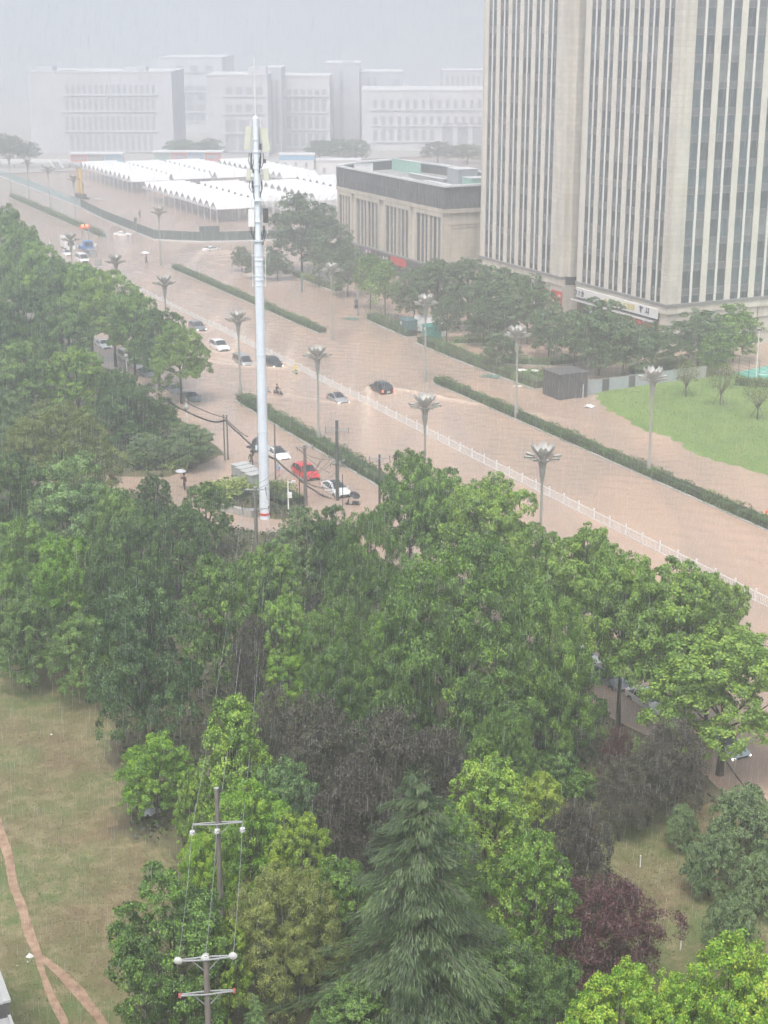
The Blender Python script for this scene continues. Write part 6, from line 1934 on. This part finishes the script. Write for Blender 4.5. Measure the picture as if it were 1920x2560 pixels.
# --- roadside plane trees, left
T('plane1', 'leaf_plane', 392, 697, 868, 135, 'bright plane tree standing alone nearest the oncoming cars', PN, base_z=.2)
T('plane0', 'leaf_plane_dull', 345, 664, 836, 130, 'plane tree with pale twin trunk behind the lone bright one', PN, base_z=.2)
T('plane2', 'leaf_plane_dull', 292, 628, 808, 120, 'plane tree over the white parked pair at left', PN, base_z=.2)
T('plane0', 'leaf_plane', 250, 583, 790, 150, 'tall plane tree left of the low flower lamp head', PN, base_z=.2)
T('plane1', 'leaf_plane_dull', 200, 565, 772, 130, 'plane tree in front of the white minibus', PN, base_z=.2)
T('plane2', 'leaf_plane_dull', 150, 555, 752, 120, 'plane tree under the lamp head at far left', PN, base_z=.2)
T('plane0', 'leaf_plane_dull', 100, 520, 735, 125, 'hazy plane tree on the left skyline, third from the edge', PN, base_z=.2)
T('plane1', 'leaf_plane_dull', 55, 478, 720, 125, 'hazy plane tree on the left skyline, second from the edge', PN, base_z=.2)
T('plane2', 'leaf_plane_dull', 8, 440, 700, 130, 'hazy plane tree touching the left edge at the top of the mass', PN, base_z=.2)
# --- left mass
T('broad0', 'leaf_dark', 60, 610, 815, 170, 'dark hazy tree in the middle of the left mass, upper one', 'park_tree')
T('broad1', 'leaf_dark', 140, 640, 838, 150, 'dark hazy tree left of the slim trunks and white cars', 'park_tree')
T('broad2', 'leaf_dark', 5, 640, 850, 150, 'dark hazy tree at the left edge below the skyline trees', 'park_tree')
T('broad1', 'leaf_dark', 55, 735, 935, 180, 'hazy green tree at left below the dark middle tree', 'park_tree')
T('camphor0', 'leaf_camphor', 172, 750, 935, 165, 'round olive-green tree left of the globe lamp', 'park_tree')
T('broad0', 'leaf_dark', 262, 795, 940, 100, 'dark tree behind the bushes below the parked white cars', 'park_tree')
T('broad0', 'leaf_dark', 300, 832, 970, 190, 'wide dark bushy tree left of the lantern post', 'park_tree')
T('broad2', 'leaf_olive', 20, 842, 1045, 150, 'grey-green tree at the left edge above the brownish one', 'park_tree')
T('broad1', 'leaf_olive', 412, 912, 1005, 130, 'bushy grey-green tree beside the twin slim poles', 'park_tree')
T('camphor1', 'leaf_olive', 318, 935, 1012, 95, 'small bushy tree left of the twin pole thicket', 'park_tree')
T('fine0', 'leaf_brown', 130, 868, 1130, 275, 'big brownish-leaved tree left of the side lane', 'park_tree')
T('broad0', 'leaf_dark', 30, 978, 1215, 190, 'dark green tree at the left edge below the brownish one', 'park_tree')
T('broad1', 'leaf_blue', 165, 985, 1265, 235, 'large-leaved blue-green tree below the brownish one', 'park_tree')
T('broad2', 'leaf_dark', 258, 1052, 1300, 150, 'dark tree right of the large-leaved blue-green one', 'park_tree')
T('camphor0', 'leaf_dark', 338, 1022, 1180, 95, 'small dark tree at the near edge of the side lane', 'park_tree')
T('camphor1', 'leaf_dark', 448, 1038, 1205, 125, 'dark round tree at the near edge of the lane left of the pole', 'park_tree')
T('camphor0', 'leaf_dark', 392, 1090, 1280, 150, 'round dark green tree between side lane and big leafy tree', 'park_tree')
T('broad0', 'leaf_dark', 302, 1108, 1340, 165, 'dark tree above the yellow-green flowering tree', 'park_tree')
T('broad2', 'leaf_plane_dull', 60, 1120, 1370, 170, 'mid green tree at left above the yellow-tipped tree', 'park_tree')
T('broad1', 'leaf_plane_dull', 15, 1165, 1440, 120, 'green tree at the left edge above the meadow', 'park_tree')
T('broad0', 'leaf_bright', 152, 1158, 1440, 185, 'yellow-green tree with pale flower tips at left', 'park_tree')
T('broad1', 'leaf_dark', 250, 1175, 1470, 160, 'dark tree between the yellow-green and the tall blue-green ones', 'park_tree')
T('broad2', 'leaf_blue', 318, 1262, 1660, 250, 'tall blue-green tree with drooping leaves at the meadow edge', 'park_tree')
T('camphor1', 'leaf_fine', 472, 1190, 1530, 180, 'tall oval green tree right of the drooping blue-green one', 'park_tree')
T('broad2', 'leaf_dark', 190, 1330, 1520, 170, 'shadowy tree behind the meadow under the yellow-green one', 'park_tree')
T('broad0', 'leaf_dark', 60, 1290, 1490, 180, 'shadowy tree at the top of the meadow near the left edge', 'park_tree')
# --- middle
T('camphor0', 'leaf_dark', 572, 1205, 1330, 100, 'dark tree at the foot of the pole beside the mast', 'park_tree')
T('camphor1', 'leaf_fine', 600, 1165, 1420, 140, 'green tree right of the pole beside the mast', 'park_tree')
T('camphor0', 'leaf_olive', 655, 1092, 1320, 130, 'olive tree below the white camera post', 'park_tree')
T('broad1', 'leaf_dark', 720, 1085, 1330, 120, 'dark tree below the dark green pole', 'park_tree')
T('fine1', 'leaf_fine', 795, 1098, 1400, 185, 'feathery green tree left of the big spreading tree', 'park_tree')
T('camphor1', 'leaf_fine', 545, 1190, 1410, 110, 'small green tree left of the middle dark gap', 'park_tree')
T('camphor0', 'leaf_fine', 615, 1285, 1570, 140, 'green oval tree above the bright sapling in the middle', 'park_tree')
T('fine0', 'leaf_fine', 722, 1285, 1590, 180, 'feathery green tree in the middle of the wood', 'park_tree')
T('fine1', 'leaf_fine', 742, 1385, 1660, 190, 'lower feathery green tree above the purple thicket', 'park_tree')
T('broad0', 'leaf_bright', 625, 1405, 1590, 150, 'bright green sapling glowing above the purple thicket', 'park_tree')
T('fine0', 'leaf_fine', 990, 1148, 1650, 420, 'huge spreading feathery tree in the centre of the wood', 'park_tree')
T('fine1', 'leaf_fine', 1165, 1265, 1660, 230, 'right shoulder tree of the huge spreading one', 'park_tree')
T('fine1', 'leaf_fine', 862, 1285, 1650, 190, 'left shoulder tree of the huge spreading one', 'park_tree')
T('broad2', 'leaf_dark', 1215, 1400, 1650, 190, 'dark green tree beside the flooded kerb left of the white hoods', 'park_tree')
T('broad1', 'leaf_dark', 1065, 1440, 1710, 200, 'dark tree under the huge spreading one', 'park_tree')
# --- purple thicket
U = 'purple_plum_tree'
T('purple0', 'leaf_purple', 690, 1500, 1800, 195, 'dark purple tree left of the thicket centre', U)
T('purple1', 'leaf_purple', 835, 1525, 1850, 215, 'dark purple tree in the thicket centre', U)
T('purple0', 'leaf_purple', 945, 1570, 1830, 190, 'dark purple tree right of the thicket centre', U)
T('purple1', 'leaf_purple', 765, 1640, 1940, 200, 'dark purple tree at the lower end of the thicket', U)
T('purple0', 'leaf_purple', 598, 1480, 1740, 130, 'dark purple tree left of the olive cone tree', U)
T('purple0', 'leaf_purple', 1240, 1725, 1985, 165, 'grey-purple tree right of the yellow-green twins', U)
T('purple1', 'leaf_purple', 1338, 1635, 1822, 130, 'grey-purple tree with several slim trunks at the clearing', U)
T('purple0', 'leaf_purple', 1450, 1555, 1765, 170, 'dark purple tree below the biggest plane tree', U)
T('purple0', 'leaf_purple', 1400, 1590, 1790, 130, 'dark purple tree left of the one below the biggest plane', U)
T('purple1', 'leaf_burgundy', 1300, 1900, 2150, 265, 'burgundy tree at the lower edge of the clearing', U)
T('purple0', 'leaf_burgundy', 1330, 1570, 1740, 90, 'small reddish tree between the clipped green balls', U)
T('purple1', 'leaf_purple', 560, 1330, 1580, 130, 'shadowy purple tree behind the tall oval one', U)
T('fine0', 'leaf_fine', 1085, 1520, 1750, 150, 'feathery green tree breaking through the purple thicket at right', 'park_tree')
T('camphor0', 'leaf_olive', 900, 1640, 1850, 110, 'grey-green bush breaking through the purple thicket above the cedar', 'park_tree')
# --- lower wood
T('cone0', 'leaf_camphor', 512, 1502, 1840, 195, 'olive cone-shaped tree above the two near poles', 'park_tree')
T('broad1', 'leaf_bright', 340, 1585, 1775, 185, 'fresh green tree at the meadow edge beside the plastic sheet', 'park_tree')
T('camphor1', 'leaf_camphor', 425, 1660, 1850, 100, 'small olive tree between fresh green tree and cone tree', 'park_tree')
T('broad2', 'leaf_blue', 612, 1640, 1890, 180, 'blue-green tree right of the cone tree', 'park_tree')
T('broad0', 'leaf_bright', 545, 1692, 1985, 205, 'bright green broad-leaved tree around the near pole', 'park_tree')
T('camphor0', 'leaf_gold', 652, 1757, 2020, 165, 'yellow-leaved round tree right of the near pole', 'park_tree')
T('broad2', 'leaf_bright', 450, 1795, 2030, 140, 'green tree left of the near pole at the meadow edge', 'park_tree')
T('camphor0', 'leaf_camphor', 1050, 1635, 1940, 205, 'upper one of the yellow-green camphor twins', 'park_tree')
T('camphor1', 'leaf_camphor', 1140, 1795, 2160, 220, 'lower one of the yellow-green camphor twins', 'park_tree')
T('camphor0', 'leaf_fine', 1040, 1585, 1765, 80, 'small pale tree peeking above the camphor twins', 'park_tree')
T('broad0', 'leaf_fine', 965, 1745, 2060, 170, 'leafy green tree directly behind the cedar top', 'park_tree')
T('broad1', 'leaf_plane_dull', 385, 1890, 2240, 300, 'large green broad-leaved tree at lower left beside the nearest pole', 'park_tree')
T('fine1', 'leaf_brown', 618, 1872, 2180, 270, 'brownish green feathery tree between poles and cedar', 'park_tree')
T('camphor1', 'leaf_fine', 735, 1850, 2110, 170, 'green tree left of the cedar', 'park_tree')
T('cedar0', 'leaf_cedar', 905, 1692, 2265, 590, 'tall cedar with drooping sprays at the bottom centre', 'cedar_tree')
T('broad2', 'leaf_dark', 1095, 2030, 2290, 200, 'dark green tree right of the cedar foot', 'park_tree')
T('camphor0', 'leaf_dark', 770, 2120, 2330, 190, 'dark shrubby tree left of the cedar foot', 'park_tree')
T('cedar0', 'leaf_blue', 560, 2150, 2330, 110, 'young blue-green cedar tip at the bottom edge', 'cedar_tree')
T('broad0', 'leaf_dark', 1200, 2080, 2340, 170, 'dark tree at the bottom edge left of the fresh plane trees', 'park_tree')
T('camphor1', 'leaf_gold', 490, 1985, 2230, 130, 'yellowish tree behind the nearest pole', 'park_tree')
# --- olive trees at the clearing
O = 'olive_tree'
T('bush0', 'leaf_olive', 1603, 1697, 1872, 152, 'largest grey-green round tree right of the clearing', O)
T('bush1', 'leaf_olive', 1470, 1737, 1845, 72, 'smallest grey-green tree at the top of the clearing', O)
T('bush1', 'leaf_olive', 1530, 1800, 1940, 120, 'grey-green round tree left below the largest one', O)
T('bush0', 'leaf_olive', 1636, 1840, 1985, 112, 'grey-green round tree at the right edge of the clearing', O)
T('bush1', 'leaf_olive', 1572, 1930, 2090, 116, 'grey-green round tree with bare stem above the fresh plane leaves', O)
# --- fresh plane tops at the bottom right
T('plane0', 'leaf_bright', 1315, 2085, 2440, 230, 'fresh green plane top at the bottom, left of the three', PN)
T('plane2', 'leaf_bright', 1430, 2110, 2460, 190, 'fresh green plane top at the bottom, middle of the three', PN)
T('plane1', 'leaf_bright', 1570, 2030, 2440, 270, 'fresh green plane top in the bottom right corner', PN)
# --- clipped balls and low shrubs
S_ = 'clipped_shrub'
T('ball0', 'leaf_hedge', 1212, 1620, 1712, 82, 'clipped dark green ball shrub left of the pair', S_, cat='shrub')
T('ball0', 'leaf_plane_dull', 1255, 1662, 1735, 66, 'clipped bright ball shrub below the dark one', S_, cat='shrub')
T('ball0', 'leaf_plane_dull', 1368, 1598, 1665, 80, 'clipped ball shrub between the purple trees', S_, cat='shrub')
T('olive0', 'leaf_gold', 1165, 1667, 1790, 100, 'yellow-tipped shrub left of the clipped balls', S_, cat='shrub')
T('ball0', 'leaf_hedge', 1175, 1622, 1690, 60, 'small dark clipped shrub beside the left ball', S_, cat='shrub')
# --- hazy trees across the road
H_ = 'street_tree'
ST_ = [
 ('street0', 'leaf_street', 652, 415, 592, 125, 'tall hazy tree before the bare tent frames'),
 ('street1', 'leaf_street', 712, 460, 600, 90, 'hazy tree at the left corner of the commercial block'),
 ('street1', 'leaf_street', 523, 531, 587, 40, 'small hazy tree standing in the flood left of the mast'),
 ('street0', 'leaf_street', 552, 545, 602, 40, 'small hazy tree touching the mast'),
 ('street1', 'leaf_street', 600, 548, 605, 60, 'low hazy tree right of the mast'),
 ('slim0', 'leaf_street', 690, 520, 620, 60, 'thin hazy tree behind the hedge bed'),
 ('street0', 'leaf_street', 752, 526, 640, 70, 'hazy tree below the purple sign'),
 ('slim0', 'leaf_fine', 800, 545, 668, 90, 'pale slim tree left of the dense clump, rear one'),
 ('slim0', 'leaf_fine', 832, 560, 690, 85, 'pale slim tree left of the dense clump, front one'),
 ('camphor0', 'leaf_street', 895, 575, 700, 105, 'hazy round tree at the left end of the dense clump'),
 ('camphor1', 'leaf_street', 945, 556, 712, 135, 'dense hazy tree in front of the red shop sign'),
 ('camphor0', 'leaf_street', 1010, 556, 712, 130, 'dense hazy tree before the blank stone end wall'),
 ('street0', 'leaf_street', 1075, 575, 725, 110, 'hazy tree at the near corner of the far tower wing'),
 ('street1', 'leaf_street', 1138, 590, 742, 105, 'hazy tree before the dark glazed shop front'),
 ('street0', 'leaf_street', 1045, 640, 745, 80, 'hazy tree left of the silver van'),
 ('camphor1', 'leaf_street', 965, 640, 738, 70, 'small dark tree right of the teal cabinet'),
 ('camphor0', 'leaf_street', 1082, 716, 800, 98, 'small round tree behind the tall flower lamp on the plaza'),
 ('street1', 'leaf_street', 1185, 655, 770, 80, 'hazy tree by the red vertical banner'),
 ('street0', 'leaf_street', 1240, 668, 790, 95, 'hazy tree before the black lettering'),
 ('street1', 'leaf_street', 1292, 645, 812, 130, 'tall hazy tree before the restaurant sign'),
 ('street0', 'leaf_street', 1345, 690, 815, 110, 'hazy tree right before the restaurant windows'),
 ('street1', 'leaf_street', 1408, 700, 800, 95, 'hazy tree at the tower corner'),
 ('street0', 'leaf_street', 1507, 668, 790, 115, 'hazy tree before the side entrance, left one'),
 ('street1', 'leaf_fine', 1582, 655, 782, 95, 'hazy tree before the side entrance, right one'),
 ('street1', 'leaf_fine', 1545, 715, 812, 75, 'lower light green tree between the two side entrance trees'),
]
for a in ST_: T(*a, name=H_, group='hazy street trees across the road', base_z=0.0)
# staked bare saplings on the lawn
def sapling(label, px, py, ytop):
    b = G(px, py, .33); h = height_at(ytop, b.y) - .33
    t_ = thing('staked_sapling', label, 'tree', b, rnd.uniform(0, 6), 'staked saplings on the lawn')
    rr = random.Random(px)
    tr_ = MB(); tr_.tube([(0, 0, -.3), (0, 0, h * .35)], [.09, .07], 6); tr_.build('trunk', 'bark', t_)
    cr_ = MB()
    for k in range(26):
        a_ = rr.uniform(0, 6.28); q = rr.uniform(.15, .38) * h
        m0 = Vector((0, 0, h * rr.uniform(.22, .36))); e0 = Vector((q * math.cos(a_), q * math.sin(a_), h * rr.uniform(.62, 1)))
        mm = m0.lerp(e0, .5) + Vector((.12 * q * math.cos(a_), .12 * q * math.sin(a_), -.02))
        cr_.tube([m0, mm, e0], [.035, .022, .01], 4)
    cr_.build('branches', 'twig', t_)
    r = np.random.default_rng(px); n = 800
    a_ = r.uniform(0, 6.28, n); z = r.uniform(.45, 1.02, n) * h; q = np.sqrt(r.uniform(0, 1, n)) * .4 * h * np.sin(np.clip((z / h - .3) / .75, 0, 1) * PI) ** .6
    v, qd = leaves(np.stack([q * np.cos(a_), q * np.sin(a_), z], 1), r.normal(0, 1, (n, 3)) + [0, 0, .5], r.normal(0, 1, (n, 3)), r.uniform(.15, .3, n), r.uniform(.1, .2, n))
    link('foliage', raw_mesh('foliage', v, qd, 'leaf_brown'), t_)
    for k in range(3):
        a2 = k * 2.09 + .4
        MB().tube([(1.1 * math.cos(a2), 1.1 * math.sin(a2), -.2), (.04 * math.cos(a2), .04 * math.sin(a2), h * .38)], .03, 5).build('stake', 'dark_metal', t_)
sapling('staked thin sapling nearest the hoarding on the lawn', 1714, 991, 905)
sapling('staked thin sapling in the middle of the three on the lawn', 1800, 1014, 912)
sapling('staked thin sapling nearest the right edge on the lawn', 1893, 1048, 945)
# far trees in the mist behind the yard
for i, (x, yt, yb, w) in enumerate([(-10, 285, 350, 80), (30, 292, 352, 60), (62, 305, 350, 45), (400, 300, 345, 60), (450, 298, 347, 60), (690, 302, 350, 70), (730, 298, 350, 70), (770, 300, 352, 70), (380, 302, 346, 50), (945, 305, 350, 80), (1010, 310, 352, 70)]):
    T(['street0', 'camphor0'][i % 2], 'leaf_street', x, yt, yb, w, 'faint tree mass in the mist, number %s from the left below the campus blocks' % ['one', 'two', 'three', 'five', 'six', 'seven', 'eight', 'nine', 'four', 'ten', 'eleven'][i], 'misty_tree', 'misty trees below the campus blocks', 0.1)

# undergrowth on the soil of the wood (ivy, fern, fallen leaves): nobody could count it
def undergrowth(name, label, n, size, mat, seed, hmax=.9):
    r = np.random.default_rng(seed)
    s = r.uniform(62, 205, n); t = r.uniform(-12, 60.5, n)
    p = np.stack([s * US.x + t * UT.x, s * US.y + t * UT.y], 1)
    x = 960 + FPX * p[:, 0] / (p[:, 1] * math.cos(PITCH) + CAM_H * math.sin(PITCH))
    k = (x > -150) & (x < 2070)
    # keep the meadow and the clearing open
    def inside(poly):
        pts = [G(a, b, .5) for a, b in poly]
        ins = np.zeros(n, bool)
        for i in range(len(pts)):
            a, b = pts[i], pts[(i + 1) % len(pts)]
            ins ^= ((a.y > p[:, 1]) != (b.y > p[:, 1])) & (p[:, 0] < (b.x - a.x) * (p[:, 1] - a.y) / (b.y - a.y + 1e-12) + a.x)
        return ins
    k &= ~inside(MEADOW) & ~inside(CLEAR)
    h = park_h(s, t); k &= h > .15
    s, t, p, h = s[k], t[k], p[k], h[k]; m = len(s)
    lump = .5 + .5 * np.sin(s * .8 + 1.5 * np.sin(t * .6)) * np.sin(t * .9 + np.sin(s * .5))
    z = h + r.uniform(.02, 1, m) ** .7 * hmax * (.25 + .75 * lump)
    v, q = leaves(np.column_stack([p, z]), r.normal(0, .6, (m, 3)) + [0, 0, .8], r.normal(0, 1, (m, 3)), r.uniform(.6, 1.4, m) * size, r.uniform(.4, .9, m) * size)
    return tag(link(name, raw_mesh(name, v, q, mat)), label, 'undergrowth', kind='stuff')
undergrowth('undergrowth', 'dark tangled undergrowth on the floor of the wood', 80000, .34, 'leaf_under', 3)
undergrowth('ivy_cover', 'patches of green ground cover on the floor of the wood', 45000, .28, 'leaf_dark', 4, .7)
# ------------------------------------------------------------------ rain-filled air
hz = bpy.data.materials.new('haze')
hz.use_nodes = True
nt = hz.node_tree
nt.nodes.clear()
pv = nt.nodes.new('ShaderNodeVolumePrincipled')
pv.inputs['Color'].default_value = (0.905, 0.95, 0.99, 1)
pv.inputs['Density'].default_value = HAZE_DENSITY
pv.inputs['Anisotropy'].default_value = 0.6
ov_ = nt.nodes.new('ShaderNodeOutputMaterial')
nt.links.new(pv.outputs[0], ov_.inputs['Volume'])
MATS['haze'] = hz
o = MB().span(-2400, 2400, -250, 3800, -1.8, 84.0).build('haze', 'haze')
tag(o, 'rain haze hanging over the whole flooded street', 'haze', kind='stuff')
# falling rain: thin threads of water spread through the air over the whole place
def rain(n=74000):
    r = np.random.default_rng(12)
    y = 38 + (165 - 38) * r.uniform(0, 1, n) ** 0.8
    x = r.uniform(-0.34, 0.34, n) * y
    z = np.empty(n)
    lo, hi = 50 - y * 0.74, 50 + y * 0.03
    z = r.uniform(0, 1, n) * (hi - np.maximum(lo, 0.3)) + np.maximum(lo, 0.3)
    L = r.uniform(0.22, 0.55, n); w = r.uniform(0.0026, 0.006, n)
    ax = np.stack([r.normal(0.05, 0.015, n), r.normal(0.0, 0.02, n), np.ones(n)], 1)
    c = np.stack([x, y, z], 1)
    V = []
    for k in range(3):
        a = 2 * PI * k / 3 - PI / 2
        off = np.stack([w * math.cos(a), w * math.sin(a), np.zeros(n)], 1)
        V += [c - ax * L[:, None] / 2 + off * 0.4, c + ax * L[:, None] / 2 + off * 0.4]
    V = np.stack(V, 1).reshape(-1, 3)
    base = (np.arange(n) * 6)[:, None]
    Q = np.concatenate([base + np.array([[0, 2, 3, 1]]), base + np.array([[2, 4, 5, 3]]), base + np.array([[4, 0, 1, 5]])], 1).reshape(-1, 4)
    pm('rain_water', (0.75, 0.78, 0.8), 0.15)
    nt = MATS['rain_water'].node_tree
    tr = nt.nodes.new('ShaderNodeBsdfTranslucent'); tr.inputs['Color'].default_value = (0.85, 0.88, 0.9, 1)
    mx = nt.nodes.new('ShaderNodeMixShader'); mx.inputs[0].default_value = 0.5
    nt.links.new(nt.nodes['Principled BSDF'].outputs[0], mx.inputs[1]); nt.links.new(tr.outputs[0], mx.inputs[2])
    nt.links.new(mx.outputs[0], nt.nodes['Material Output'].inputs['Surface'])
    o = link('rain', raw_mesh('rain', V, Q, 'rain_water'))
    return tag(o, 'fine threads of falling rain over the whole street', 'rain', kind='stuff')
rain()
